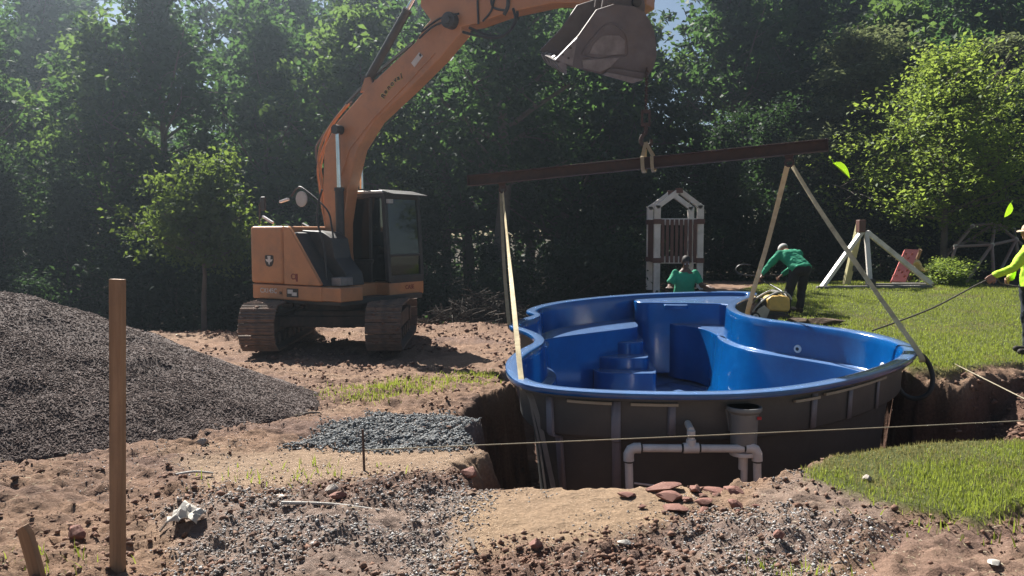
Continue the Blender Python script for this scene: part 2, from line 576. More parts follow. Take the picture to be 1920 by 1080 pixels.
M['glass'] = glass_mat()


def gelcoat_mat():
    """glossy blue gelcoat; upward faces painted paler to imitate sun and sky glare"""
    m = pmat('blue_gelcoat', (0.0004, 0.078, 0.275), (0.0003, 0.060, 0.22), 2.0, 0.16, 0.05, coat=0.5, dirt=(0.002, 0.11, 0.33), dscale=3.2, damt=0.5)
    nt = m.node_tree; L = nt.links.new
    p = nt.nodes['Principled BSDF']
    src = p.inputs['Base Color'].links[0].from_socket
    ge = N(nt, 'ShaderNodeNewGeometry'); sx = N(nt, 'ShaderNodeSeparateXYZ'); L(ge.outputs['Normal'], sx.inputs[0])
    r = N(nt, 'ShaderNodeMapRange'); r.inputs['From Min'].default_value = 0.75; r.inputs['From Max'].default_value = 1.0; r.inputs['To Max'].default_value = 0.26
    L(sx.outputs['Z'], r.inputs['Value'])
    mx = N(nt, 'ShaderNodeMix', data_type='RGBA'); mx.inputs[7].default_value = (0.46, 0.57, 0.74, 1)  # pale blue mixed into upward faces, standing in for glare
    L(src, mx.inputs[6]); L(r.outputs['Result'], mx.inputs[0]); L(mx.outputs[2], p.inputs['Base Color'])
    return m


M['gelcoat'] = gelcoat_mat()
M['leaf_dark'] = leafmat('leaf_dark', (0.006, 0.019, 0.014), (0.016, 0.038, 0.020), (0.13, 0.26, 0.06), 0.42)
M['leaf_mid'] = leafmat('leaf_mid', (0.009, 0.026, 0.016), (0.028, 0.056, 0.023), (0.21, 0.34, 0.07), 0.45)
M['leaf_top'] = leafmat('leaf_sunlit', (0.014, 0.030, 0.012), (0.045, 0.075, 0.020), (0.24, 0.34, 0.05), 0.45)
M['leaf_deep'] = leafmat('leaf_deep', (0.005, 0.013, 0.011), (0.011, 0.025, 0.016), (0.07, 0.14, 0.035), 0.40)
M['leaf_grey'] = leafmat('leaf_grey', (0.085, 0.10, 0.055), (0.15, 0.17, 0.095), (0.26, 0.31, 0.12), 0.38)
M['leaf_lime'] = leafmat('leaf_lime', (0.080, 0.125, 0.022), (0.145, 0.200, 0.036), (0.38, 0.50, 0.08), 0.5, 0.1)
M['leaf_bright'] = leafmat('leaf_bright', (0.14, 0.32, 0.01), (0.16, 0.36, 0.012), (0.45, 0.75, 0.03), 0.5, 0.05)
M['grass'] = leafmat('grass_blade', (0.10, 0.135, 0.022), (0.20, 0.225, 0.048), (0.42, 0.50, 0.07), 0.42, 0.0)
M['dry_grass'] = leafmat('straw_blade', (0.26, 0.21, 0.09), (0.16, 0.17, 0.05), (0.4, 0.36, 0.13), 0.35, 0.0)
M['pea_gravel'] = islandmat('pea_gravel', [(0.048, 0.033, 0.030), (0.08, 0.053, 0.047), (0.062, 0.047, 0.045), (0.11, 0.078, 0.068), (0.18, 0.135, 0.118)])
M['grey_gravel'] = islandmat('grey_gravel', [(0.07, 0.08, 0.092), (0.13, 0.142, 0.15), (0.19, 0.198, 0.203), (0.15, 0.143, 0.135), (0.31, 0.315, 0.31)])
M['mix_gravel'] = islandmat('mixed_gravel', [(0.13, 0.115, 0.105), (0.25, 0.22, 0.20), (0.19, 0.14, 0.115), (0.32, 0.31, 0.30), (0.46, 0.44, 0.42)])
M['clod'] = islandmat('soil_clod', [(0.085, 0.05, 0.036), (0.16, 0.092, 0.064), (0.22, 0.125, 0.088), (0.13, 0.075, 0.055), (0.28, 0.18, 0.13)])
M['debris'] = islandmat('plant_debris', [(0.05, 0.034, 0.024), (0.11, 0.075, 0.05), (0.20, 0.15, 0.095), (0.30, 0.25, 0.16), (0.42, 0.37, 0.27)])
M['brush'] = islandmat('dead_brush', [(0.02, 0.014, 0.011), (0.035, 0.024, 0.018), (0.055, 0.04, 0.03)])
# ------------------------------------------------------------------ ground
PIT = [(-0.30, 5.17), (0.4, 5.18), (1.2, 5.24), (1.95, 5.36), (2.10, 5.55), (2.40, 5.80), (2.85, 5.98), (3.5, 6.05), (4.5, 6.12), (6.5, 6.2), (9.0, 6.5), (9.0, 9.7),
       (6.4, 9.75), (5.6, 9.4), (5.05, 9.12), (4.74, 9.3), (4.66, 9.9), (4.25, 10.75), (3.85, 11.5), (3.66, 12.2), (3.75, 12.9), (4.08, 13.6), (4.52, 14.4), (4.2, 14.75), (2.5, 14.68),
       (0.9, 14.4), (0.1, 13.0), (-0.12, 11.6), (-0.22, 10.5), (-0.05, 9.4), (-0.36, 8.5), (-0.5, 7.6), (-0.28, 7.0), (-0.34, 6.3), (-0.2, 6.0), (-0.42, 5.7)]
LAWN_NEAR = [tuple(on(*p, 0.08)[:2]) for p in ((1498, 872), (1560, 850), (1640, 832), (1750, 823), (1920, 815), (2300, 800), (2300, 930), (1960, 925), (1900, 935), (1830, 965), (1780, 950), (1720, 938), (1640, 925), (1560, 900), (1515, 890))]
LAWN_FAR = [(4.70, 9.35), (5.1, 9.2), (5.6, 9.6), (6.4, 9.9), (9.0, 9.85), (16, 9.5), (40, 12), (40, 23.5), (14, 22.8), (9.5, 22.2), (6.5, 20.8), (5.2, 18.5), (4.9, 15.5), (4.7, 14.0), (4.35, 13.2), (4.1, 12.2), (4.3, 11.6), (4.6, 11.0)]
SAND_A = [tuple(on(*p)[:2]) for p in ((880, 915), (1000, 905), (1300, 895), (1340, 930), (1260, 965), (1190, 1000), (1130, 1020), (900, 1035), (870, 1100), (835, 1100), (845, 1000), (850, 950))]
SAND_B = [tuple(on(*p)[:2]) for p in ((330, 870), (560, 842), (720, 838), (905, 842), (912, 870), (760, 895), (540, 905), (380, 920))]
GRAV_FG = [tuple(on(*p)[:2]) for p in ((300, 960), (450, 935), (640, 925), (840, 905), (880, 915), (845, 960), (835, 1060), (820, 1100), (450, 1100), (330, 1020))]
GRAV_R = [tuple(on(*p)[:2]) for p in ((1120, 1100), (1220, 1000), (1400, 950), (1480, 895), (1560, 905), (1740, 940), (1680, 975), (1560, 1000), (1480, 1100))]
GRAV_MOUND = [tuple(on(*p)[:2]) for p in ((560, 835), (640, 790), (720, 768), (850, 770), (925, 780), (915, 835), (800, 840), (640, 838))]
SOIL = [tuple(on(*p)[:2]) for p in ((880, 1040), (1000, 1020), (1100, 1018), (1200, 1010), (1260, 1040), (1300, 1100), (900, 1100))]
SOIL_B = [tuple(on(*p)[:2]) for p in ((500, 930), (640, 905), (800, 890), (870, 895), (760, 925), (600, 945))]
MULCH = [tuple(on(*p, 0.08)[:2]) for p in ((1830, 550), (1880, 543), (1990, 543), (1990, 560), (1850, 560))]
RUT = [tuple(on(*p)[:2]) for p in ((1640, 1100), (1600, 1020), (1690, 1000), (1800, 1000), (1920, 990), (1920, 1100))]


def pile_h(x, y):
    w = 0.35 * (fbm(x * 0.9, y * 0.9, 31, 3) - 0.5) + 0.16 * (fbm(x * 4.0, y * 4.0, 32, 3) - 0.5)
    dA = np.hypot((x + 5.6), (y - 8.3) * 0.95) + w
    dB = np.hypot((x + 3.72), (y - 7.9)) + w
    dC = np.hypot((x + 4.2), (y - 7.4)) + w
    a = 1.37 - 0.43 * np.sqrt(dA ** 2 + 0.30)
    b = 0.70 - 0.43 * np.sqrt(dB ** 2 + 0.10)
    c = 0.62 - 0.42 * np.sqrt(dC ** 2 + 0.2)
    k = 16.0
    s = np.log(np.exp(k * a) + np.exp(k * b) + np.exp(k * c) + np.exp(k * -0.06)) / k
    return s


def base_h(x, y):
    left = -0.36 * sstep(7.5, 13.5, y) - 0.05 * sstep(5.5, 7.5, y)
    right = 0.30 * sstep(9.5, 19.0, y) + 0.02
    w = sstep(1.5, 4.6, x) * sstep(4.5, 6.0, y) * 1.0
    z = left * (1 - w) + right * w
    crest = 16.9 + 1.5 * sstep(-6, 1, x) + 0.7 * (fbm(x * 0.5, y * 0.0, 5, 3) - 0.5) + 30 * sstep(3.5, 7.0, x)
    z = z - 1.1 * sstep(0, 4.5, y - crest)
    z = z - 0.8 * sstep(23, 32, y) * sstep(3, 8, x)
    z = z + 0.16 * np.exp(-((y - crest + 0.3) / 0.5) ** 2) * (fbm(x * 1.3, y * 1.3, 9, 4)) * (x < 3.6)
    return z


def lawn_mask(x, y):
    wob = 0.16 * (fbm(x * 3, y * 3, 77, 3) - 0.5)
    a = np.minimum(poly_sd(x, y, LAWN_NEAR), poly_sd(x, y, LAWN_FAR)) + wob
    return 1 - sstep(-0.06, 0.05, a)


def pit_sd(x, y):
    return poly_sd(x, y, PIT) + 0.20 * (fbm(x * 2.1, y * 2.1, 3, 4) - 0.5) + 0.14 * (fbm(x * 8, y * 8, 4, 3) - 0.5) + 0.06 * (fbm(x * 21, y * 21, 6, 2) - 0.5)


def ground_h(x, y):
    x = np.asarray(x, float); y = np.asarray(y, float)
    z = base_h(x, y)
    lawn = lawn_mask(x, y)
    near = 1 - sstep(14, 24, y)
    rough = 0.16 * (fbm(x * 0.9, y * 0.9, 11, 3) - 0.5) + 0.10 * (fbm(x * 3.1, y * 3.1, 12, 4) - 0.5) + 0.085 * (fbm(x * 12, y * 12, 14, 3) - 0.5) + 0.045 * (fbm(x * 29, y * 29, 15, 2) - 0.5)
    sandy = np.minimum(poly_sd(x, y, SAND_A), poly_sd(x, y, SAND_B))
    flat = 1 - sstep(-0.08, 0.12, sandy)
    soil = 1 - sstep(-0.1, 0.12, np.minimum(poly_sd(x, y, SOIL), poly_sd(x, y, SOIL_B)))
    ridge = np.abs(fbm(x * 2.3, y * 5.5, 41, 4) - 0.5)
    z = z + (1 - lawn) * near * ((rough - 0.12 * ridge * sstep(6.5, 9, y)) * (1 - 0.72 * flat) + soil * 0.085 * (fbm(x * 9, y * 9, 21, 4) - 0.25))
    z = z + lawn * (0.055 + 0.03 * (fbm(x * 1.1, y * 1.1, 16, 2) - 0.5))
    gm = 1 - sstep(-0.25, 0.05, poly_sd(x, y, GRAV_MOUND))
    z = z + 0.03 * gm
    rut = 1 - sstep(-0.1, 0.1, poly_sd(x, y, RUT))
    z = z - 0.02 * rut * (0.5 + 0.5 * np.sin((x * 0.8 - y * 0.45) * 14))
    hl = np.exp(-(((x - 3.2) / 0.75) ** 4 + ((y - 15.1) / 0.55) ** 4))
    z = z - (z + 0.46) * hl
    # the hole
    sd = pit_sd(x, y)
    t = sstep(0.0, 0.26, -sd)
    deep = -1.32 + 0.10 * (fbm(x * 2.5, y * 2.5, 18, 3) - 0.5)
    tr = sstep(4.55, 5.5, x + 0.25 * (y - 8.5))
    trench = -0.66 + 0.42 * sstep(5.1, 6.2, x) + 0.42 * (fbm(x * 2.2, y * 2.2, 19, 4) - 0.5) + 0.20 * (fbm(x * 8, y * 8, 20, 3) - 0.5) - 0.25 * sstep(8.0, 6.8, y)
    deep = deep * (1 - tr) + trench * tr + 0.35 * (fbm(x * 6, y * 6, 24, 4) - 0.5) * 4 * tr * (1 - tr)
    heap = np.exp(-(((x - 3.3) / 0.36) ** 2 + ((y - 7.3) / 0.36) ** 2))
    deep = deep + 0.95 * heap * (0.45 + 1.0 * fbm(x * 6, y * 6, 22, 4))
    wallrough = 0.22 * (fbm(x * 5, y * 5, 23, 3) - 0.5) * t * (1 - t) * 4
    z = z * (1 - t) + deep * t + wallrough
    return z


def axis(lo, hi, fine_lo, fine_hi, step, grow=1.12, top=40.0):
    a = list(np.arange(fine_lo, fine_hi, step))
    s = step
    while a[-1] < hi:
        s = min(s * grow, top); a.append(a[-1] + s)
    s = step
    b = [a[0]]
    while b[-1] > lo:
        s = min(s * grow, top); b.append(b[-1] - s)
    return np.array(b[:0:-1] + a)


gx = axis(-400, 400, -5.4, 6.6, 0.032, 1.06)
gy1 = np.arange(3.2, 6.8, 0.022)
gy2 = np.arange(gy1[-1] + 0.03, 10.5, 0.034)
gy3 = [gy2[-1]]
s_ = 0.04
while gy3[-1] < 600:
    s_ = min(s_ * 1.018 if gy3[-1] < 24 else s_ * 1.12, 40); gy3.append(gy3[-1] + s_)
gy0 = [3.2]
s_ = 0.03
while gy0[-1] > -60:
    s_ = min(s_ * 1.15, 8); gy0.append(gy0[-1] - s_)
gy = np.concatenate([np.array(gy0[:0:-1]), gy1, gy2, np.array(gy3[1:])])
GX, GY = np.meshgrid(gx, gy)
GZ = ground_h(GX, GY)
nx, ny = len(gx), len(gy)
V = np.stack([GX.ravel(), GY.ravel(), GZ.ravel()], 1)
idx = np.arange(nx * ny).reshape(ny, nx)
F = np.stack([idx[:-1, :-1].ravel(), idx[:-1, 1:].ravel(), idx[1:, 1:].ravel(), idx[1:, :-1].ravel()], 1)
me = np_mesh('ground', V, F, smooth=True)


def zone_colours(x, y):
    def blend(c, m, new):
        return c * (1 - m[:, None]) + np.array(new)[None] * m[:, None]
    n1 = fbm(x * 1.2, y * 1.2, 51, 5); n2 = fbm(x * 5, y * 5, 52, 4); n3 = fbm(x * 0.5, y * 1.6, 53, 4)
    c = np.array((0.225, 0.138, 0.076))[None] * (0.55 + 0.9 * n2[:, None])
    c = blend(c, 0.75 * sstep(0.5, 0.72, n1), (0.32, 0.215, 0.126))
    c = blend(c, 0.85 * sstep(0.50, 0.70, n3), (0.135, 0.085, 0.060))
    c = blend(c, 0.45 * sstep(10, 14, y) * sstep(0.35, 0.6, n2), (0.315, 0.192, 0.118))
    warp = 0.22 * (fbm(x * 3, y * 3, 54, 4) - 0.5) + 0.20 * (fbm(x * 14, y * 14, 55, 4) - 0.5)
    for poly, colr, amt in ((SAND_A, (0.385, 0.275, 0.155), 0.95), (SAND_B, (0.37, 0.27, 0.165), 0.9), (GRAV_FG, (0.25, 0.215, 0.185), 0.7), (GRAV_R, (0.25, 0.205, 0.17), 0.7), (GRAV_MOUND, (0.15, 0.15, 0.155), 0.9),
                            (SOIL, (0.12, 0.075, 0.055), 0.75), (SOIL_B, (0.12, 0.075, 0.052), 0.7), (RUT, (0.22, 0.135, 0.10), 0.6)):
        m = (1 - sstep(-0.10, 0.10, poly_sd(x, y, poly) + warp)) * amt
        c = blend(c, m * (0.75 + 0.25 * n2), colr)
    ph = 1 - sstep(-0.02, 0.25, -(pile_h(x, y) - 0.0))
    c = blend(c, np.clip(ph, 0, 1) * 0.6, (0.15, 0.10, 0.09))
    # cut faces and floor of the hole: fresh red-brown subsoil, darkened further to suggest shade
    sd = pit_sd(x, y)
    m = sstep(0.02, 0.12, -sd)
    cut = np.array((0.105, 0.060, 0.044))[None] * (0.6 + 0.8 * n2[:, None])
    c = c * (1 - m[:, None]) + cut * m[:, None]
    lw = lawn_mask(x, y) * (1 - m)
    c = c * (1 - lw[:, None]) + (np.array((0.075, 0.085, 0.028))[None] * (0.7 + 0.6 * n2[:, None])) * lw[:, None]
    mu = (1 - sstep(-0.1, 0.08, poly_sd(x, y, MULCH) + warp)) * 0.9
    c = blend(c, mu, (0.055, 0.04, 0.032))
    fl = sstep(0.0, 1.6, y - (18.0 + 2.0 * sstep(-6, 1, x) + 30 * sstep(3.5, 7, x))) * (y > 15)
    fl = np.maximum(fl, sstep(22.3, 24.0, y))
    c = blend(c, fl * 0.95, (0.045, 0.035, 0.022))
    return np.clip(c, 0, 1)


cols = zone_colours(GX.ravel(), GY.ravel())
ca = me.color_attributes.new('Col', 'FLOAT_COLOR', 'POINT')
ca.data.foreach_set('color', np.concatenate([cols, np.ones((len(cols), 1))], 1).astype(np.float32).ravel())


def ground_mat():
    m, nt, p, out = new_mat('ground_soil'); L = nt.links.new
    at_ = N(nt, 'ShaderNodeAttribute', attribute_name='Col')
    tc = N(nt, 'ShaderNodeTexCoord')
    n1 = N(nt, 'ShaderNodeTexNoise', i_Scale=34.0, i_Detail=8.0, i_Roughness=0.7); L(tc.outputs['Object'], n1.inputs['Vector'])
    n2 = N(nt, 'ShaderNodeTexNoise', i_Scale=7.0, i_Detail=8.0, i_Roughness=0.65); L(tc.outputs['Object'], n2.inputs['Vector'])
    mr = N(nt, 'ShaderNodeMapRange'); mr.inputs['From Min'].default_value = 0.25; mr.inputs['From Max'].default_value = 0.75; mr.inputs['To Min'].default_value = 0.62; mr.inputs['To Max'].default_value = 1.35
    L(n1.outputs['Fac'], mr.inputs['Value'])
    hs = N(nt, 'ShaderNodeHueSaturation'); L(at_.outputs['Color'], hs.inputs['Color']); L(mr.outputs['Result'], hs.inputs['Value'])
    L(hs.outputs['Color'], p.inputs['Base Color'])
    p.inputs['Roughness'].default_value = 0.95; p.inputs['Specular IOR Level'].default_value = 0.15
    b1 = N(nt, 'ShaderNodeBump'); b1.inputs['Strength'].default_value = 0.8; b1.inputs['Distance'].default_value = 0.02
    b2 = N(nt, 'ShaderNodeBump'); b2.inputs['Strength'].default_value = 0.7; b2.inputs['Distance'].default_value = 0.05
    L(n2.outputs['Fac'], b2.inputs['Height']); L(n1.outputs['Fac'], b1.inputs['Height']); L(b2.outputs['Normal'], b1.inputs['Normal'])
    L(b1.outputs['Normal'], p.inputs['Normal'])
    return m


M['ground'] = ground_mat()
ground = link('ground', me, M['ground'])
tag(ground, 'bare red-brown building-site soil with a pool hole cut into it', 'ground', kind='structure')


def gz(x, y):
    return float(ground_h(np.array([x]), np.array([y]))[0])


# ------------------------------------------------------------------ scattered small pieces
OCT = np.array([(1, 0, 0), (-1, 0, 0), (0, 1, 0), (0, -1, 0), (0, 0, 1), (0, 0, -1)], float)
OCTF = np.array([(0, 2, 4), (2, 1, 4), (1, 3, 4), (3, 0, 4), (2, 0, 5), (1, 2, 5), (3, 1, 5), (0, 3, 5)])


def stones_mesh(name, P, size, rg, flat=0.65):
    """n small angular stones at P, sizes size"""
    n = len(P)
    jit = rg.uniform(0.65, 1.3, (n, 6, 1))
    base = OCT[None] * jit + rg.normal(0, 0.16, (n, 6, 3))
    base[..., 2] *= flat; base[..., 0] *= rg.uniform(0.8, 1.35, (n, 1))
    a = rg.uniform(0, 2 * np.pi, n); t = rg.normal(0, 0.45, n)
    ca_, sa_ = np.cos(a)[:, None], np.sin(a)[:, None]
    x = base[..., 0]; y = base[..., 1]; z = base[..., 2]
    ct, st = np.cos(t)[:, None], np.sin(t)[:, None]
    y, z = y * ct - z * st, y * st + z * ct
    x, y = x * ca_ - y * sa_, x * sa_ + y * ca_
    Vv = np.stack([x, y, z], 2) * (size[:, None, None] * 0.5) + P[:, None, :]
    Ff = OCTF[None] + (np.arange(n) * 6)[:, None, None]
    return np_mesh(name, Vv.reshape(-1, 3), Ff.reshape(-1, 3))


def scatter_poly(poly, n, rg, edge=0.06, wob=0.25, seed=60, patch=None):
    xs = [p[0] for p in poly]; ys = [p[1] for p in poly]
    x = rg.uniform(min(xs) - 0.2, max(xs) + 0.2, n * 2); y = rg.uniform(min(ys) - 0.2, max(ys) + 0.2, n * 2)
    sd = poly_sd(x, y, poly) + wob * (fbm(x * 3, y * 3, seed, 3) - 0.5)
    keep = (rg.uniform(0, 1, len(x)) < (1 - sstep(-edge, edge * 2.5, sd)) * (patch(x, y) if patch else 1.0)) & (pit_sd(x, y) > 0.0)
    return x[keep][:n], y[keep][:n]


# the big gravel pile: mound and its loose stones
px_ = axis(-9.5, -1.2, -6.4, -1.25, 0.03, 1.1); px_ = px_[(px_ > -9.6) & (px_ < -1.1)]
py_ = np.arange(4.9, 11.6, 0.035)
PX, PY = np.meshgrid(px_, py_)
ph_ = pile_h(PX, PY)
ZB = base_h(PX, PY)
PZ = np.where(ph_ > 0.0, ZB + ph_ + 0.012 * (fbm(PX * 16, PY * 16, 61, 3) - 0.5) + 0.06 * (fbm(PX * 2.2, PY * 2.2, 62, 3) - 0.5), ZB - 0.2)
idx = np.arange(PX.size).reshape(PX.shape)
F = np.stack([idx[:-1, :-1].ravel(), idx[:-1, 1:].ravel(), idx[1:, 1:].ravel(), idx[1:, :-1].ravel()], 1)
keepf = (ph_.ravel()[F] > -0.02).any(1)
pile = empty('gravel_pile', (-4.6, 7.9, float(base_h(np.array([-4.6]), np.array([7.9]))[0])), 'long heap of fine brown pea gravel beside the tall wooden stake', 'gravel pile')
Vp = np.stack([PX.ravel(), PY.ravel(), PZ.ravel()], 1) - np.array(pile.location)
used = np.unique(F[keepf]); remap = -np.ones(len(Vp), int); remap[used] = np.arange(len(used))
M['pile'] = pmat('gravel_fines', (0.05, 0.035, 0.031), (0.085, 0.060, 0.053), 60, 0.95, 0.03, bump=0.012, bscale=90)
mo = link('mound', np_mesh('mound', Vp[used], remap[F[keepf]], smooth=True), M['pile'], pile)
mo['kind'] = 'stuff'
rg = np.random.default_rng(21)
n_try = 230000
x = rg.uniform(-9.2, -1.0, n_try); y = rg.uniform(4.9, 9.6, n_try)
h = pile_h(x, y)
dens = np.where(h > 0.01, 1.0, 0.30 * np.exp(-np.clip(0.01 - h, 0, 1) * 60))
k = (rg.uniform(0, 1, n_try) < dens * np.where(y > 8.9, 0.35, 1.0) * (0.55 + 0.45 * (7.5 > y)) * np.where(np.abs(x) / np.maximum(y, 0.1) < 0.72, 1.0, 0.30))
x, y, h = x[k], y[k], h[k]
zz = np.where(h > 0, base_h(x, y) + h + 0.06 * (fbm(x * 2.2, y * 2.2, 62, 3) - 0.5), ground_h(x, y)) + 0.003
P = np.stack([x, y, zz], 1) - np.array(pile.location)
st = link('stones', stones_mesh('stones', P, rg.uniform(0.009, 0.020, len(x)) * np.where(rg.uniform(0, 1, len(x)) < 0.03, 2.2, 1.0), rg), M['pea_gravel'], pile)
st['kind'] = 'stuff'

rg = np.random.default_rng(22)
# grey gravel mound at the lip of the hole
gm = empty('grey_gravel_heap', (*[sum(p[i] for p in GRAV_MOUND) / len(GRAV_MOUND) for i in (0, 1)], 0), 'low heap of blue-grey crushed stone at the lip of the pool hole', 'gravel heap')
gm.location.z = gz(gm.location.x, gm.location.y)
x, y = scatter_poly(GRAV_MOUND, 13000, rg, 0.08)
P = np.stack([x, y, ground_h(x, y) + 0.008], 1) - np.array(gm.location)
o = link('stones', stones_mesh('stones', P, rg.uniform(0.014, 0.032, len(x)), rg), M['grey_gravel'], gm); o['kind'] = 'stuff'
# loose gravel on the ground
X = []; Y = []; S = []
for poly, n, lo, hi in ((GRAV_FG, 15000, 0.006, 0.019), (GRAV_R, 13000, 0.006, 0.019)):
    x, y = scatter_poly(poly, n, rg, 0.12, 0.3, patch=lambda a, b: sstep(0.38, 0.58, fbm(a * 2.6, b * 2.6, 72, 4)))
    X.append(x); Y.append(y); S.append(rg.uniform(lo, hi, len(x)) * rg.choice([1, 1, 1, 1, 1, 1, 1.6], len(x)))
x = rg.uniform(-3.6, 1.2, 9000); y = rg.uniform(3.4, 7.6, 9000)
k = (fbm(x * 1.5, y * 1.5, 71, 3) > 0.52) & (pit_sd(x, y) > 0.02) & (pile_h(x, y) < 0.02)
X.append(x[k]); Y.append(y[k]); S.append(rg.uniform(0.006, 0.018, k.sum()))
x = np.concatenate(X); y = np.concatenate(Y); s = np.concatenate(S)
k = (np.abs(x) / y < 0.82) & (lawn_mask(x, y) < 0.25)
x, y, s = x[k], y[k], s[k]
o = link('loose_gravel', stones_mesh('loose_gravel', np.stack([x, y, ground_h(x, y) + s * 0.12], 1), s, rg), M['mix_gravel'])
tag(o, 'loose grey gravel strewn over the foreground soil', 'gravel', kind='stuff')
# soil clods
X = []; Y = []; S = []
for poly, n, lo, hi in ((SOIL, 2600, 0.007, 0.045), (SOIL_B, 2000, 0.007, 0.04)):
    x, y = scatter_poly(poly, n, rg, 0.12, 0.3)
    X.append(x); Y.append(y); S.append(lo + (hi - lo) * rg.uniform(0, 1, len(x)) ** 5)
n = 42000
y = 3.3 + 14.5 * rg.uniform(0, 1, n) ** 1.3; x = rg.uniform(-0.82, 0.75, n) * y
d = fbm(x * 1.1, y * 1.1, 81, 4)
k = (rg.uniform(0, 1, n) < sstep(0.42, 0.62, d)) & (lawn_mask(x, y) < 0.3) & (pile_h(x, y) < 0.05) & (np.minimum(poly_sd(x, y, SAND_A), poly_sd(x, y, SAND_B)) > -0.1)
k &= (pit_sd(x, y) > 0.0)
X.append(x[k]); Y.append(y[k]); S.append(0.007 + (0.02 + 0.0045 * y[k]) * rg.uniform(0, 1, k.sum()) ** 4 + 0.0007 * y[k])
# crumbs on the cut floor of the trench and on the heap
n = 7000
x = rg.uniform(2.9, 7.2, n); y = rg.uniform(6.5, 9.9, n); k = (pit_sd(x, y) < -0.05) & ((x > 4.9) | (x < 3.75))
X.append(x[k]); Y.append(y[k]); S.append(0.015 + 0.08 * rg.uniform(0, 1, k.sum()) ** 4)
x = np.concatenate(X); y = np.concatenate(Y); s = np.concatenate(S)
o = link('soil_clods', stones_mesh('soil_clods', np.stack([x, y, ground_h(x, y) + s * 0.15], 1), s, rg, 0.75), M['clod'])
tag(o, 'crumbled clods of red-brown soil scattered over the site', 'soil', kind='stuff')


# ------------------------------------------------------------------ grass
def blades(name, x, y, z, hgt, wid, rg, lean=0.45):
    n = len(x)
    a = rg.uniform(0, 2 * np.pi, n); la = rg.uniform(0, 2 * np.pi, n); le = np.abs(rg.normal(0, lean, n))
    wx, wy = np.cos(a) * wid / 2, np.sin(a) * wid / 2
    dx, dy = np.cos(la) * np.sin(le) * hgt, np.sin(la) * np.sin(le) * hgt
    dz = np.cos(np.clip(le, 0, 1.4)) * hgt
    z0 = z - 0.01
    A = np.stack([x - wx, y - wy, z0], 1); B = np.stack([x + wx, y + wy, z0], 1)
    C = np.stack([x + dx * 0.45 + wx * 0.7, y + dy * 0.45 + wy * 0.7, z0 + dz * 0.6], 1); D = np.stack([x + dx * 0.45 - wx * 0.7, y + dy * 0.45 - wy * 0.7, z0 + dz * 0.6], 1)
    E = np.stack([x + dx, y + dy, z0 + dz], 1)
    Vv = np.stack([A, B, C, D, E], 1).reshape(-1, 3)
    b = np.arange(n) * 5
    T = np.concatenate([np.stack([b, b + 1, b + 2], 1), np.stack([b, b + 2, b + 3], 1), np.stack([b + 3, b + 2, b + 4], 1)])
    return np_mesh(name, Vv, T)


rg = np.random.default_rng(33)
X = []; Y = []; H_ = []; W_ = []
x = rg.uniform(1.7, 8.5, 120000); y = rg.uniform(4.2, 6.9, 120000)
d = lawn_mask(x, y)
k = (rg.uniform(0, 1, len(x)) < d * (0.6 + 0.4 * sstep(0.3, 0.5, fbm(x * 2, y * 2, 91, 3)))) & (pit_sd(x, y) > -0.02)
X.append(x[k]); Y.append(y[k]); H_.append(rg.uniform(0.022, 0.058, k.sum()) * (0.75 + 0.6 * fbm(x[k] * 1.7, y[k] * 1.7, 92, 3))); W_.append(rg.uniform(0.004, 0.008, k.sum()))
y = 9.0 + 14.0 * rg.uniform(0, 1, 215000) ** 1.4; x = rg.uniform(0.25, 1.0, 215000) * y
k = (rg.uniform(0, 1, len(x)) < lawn_mask(x, y) * (0.55 + 0.45 * fbm(x * 1.2, y * 1.2, 93, 3))) & (pit_sd(x, y) > -0.02) & (poly_sd(x, y, MULCH) > -0.02)
X.append(x[k]); Y.append(y[k]); H_.append(rg.uniform(0.02, 0.06, k.sum()) * (0.7 + 0.7 * fbm(x[k] * 0.9, y[k] * 0.9, 94, 3))); W_.append(rg.uniform(0.007, 0.013, k.sum()) * (0.6 + y[k] * 0.04))
x = np.concatenate(X); y = np.concatenate(Y); h = np.concatenate(H_); w = np.concatenate(W_)
z = ground_h(x, y)
dry = fbm(x * 1.3, y * 1.3, 95, 4) + 0.25 * np.exp(-np.abs(pit_sd(x, y)) / 0.25) + rg.normal(0, 0.08, len(x)) > 0.66
o = link('lawn_grass', blades('lawn_grass', x[~dry], y[~dry], z[~dry], h[~dry], w[~dry], rg), M['grass'])
tag(o, 'short sunlit green lawn grass around the pool hole', 'grass', kind='stuff')
o = link('dry_grass', blades('dry_grass', x[dry], y[dry], z[dry], h[dry] * 0.9, w[dry], rg, 0.8), M['dry_grass'])
tag(o, 'straw coloured dry blades among the lawn', 'grass', kind='stuff')
# weedy tufts on the dirt
X = []; Y = []
for (a, b, r_, n) in ((740, 732, 0.42, 900), (690, 748, 0.3, 350), (830, 715, 0.4, 500), (925, 685, 0.35, 700), (900, 695, 0.3, 300), (1560, 603, 0.5, 500), (100, 1070, 0.2, 40), (1480, 1075, 0.2, 60), (1850, 990, 0.35, 90), (1780, 970, 0.2, 80), (480, 905, 0.3, 60), (600, 880, 0.3, 50)):
    c = on(a, b, -0.1 if b < 760 else 0.0)
    x = c.x + rg.normal(0, r_ * 0.5, n) * 1.6; y = c.y + rg.normal(0, r_ * 0.5, n) * 0.8
    k = pit_sd(x, y) > 0.02
    X.append(x[k]); Y.append(y[k])
x = np.concatenate(X); y = np.concatenate(Y)
o = link('weeds', blades('weeds', x, y, ground_h(x, y), rg.uniform(0.03, 0.10, len(x)), rg.uniform(0.006, 0.014, len(x)), rg, 0.7), M['grass'])
tag(o, 'thin patches of weeds growing on the bare dirt', 'weeds', kind='stuff')

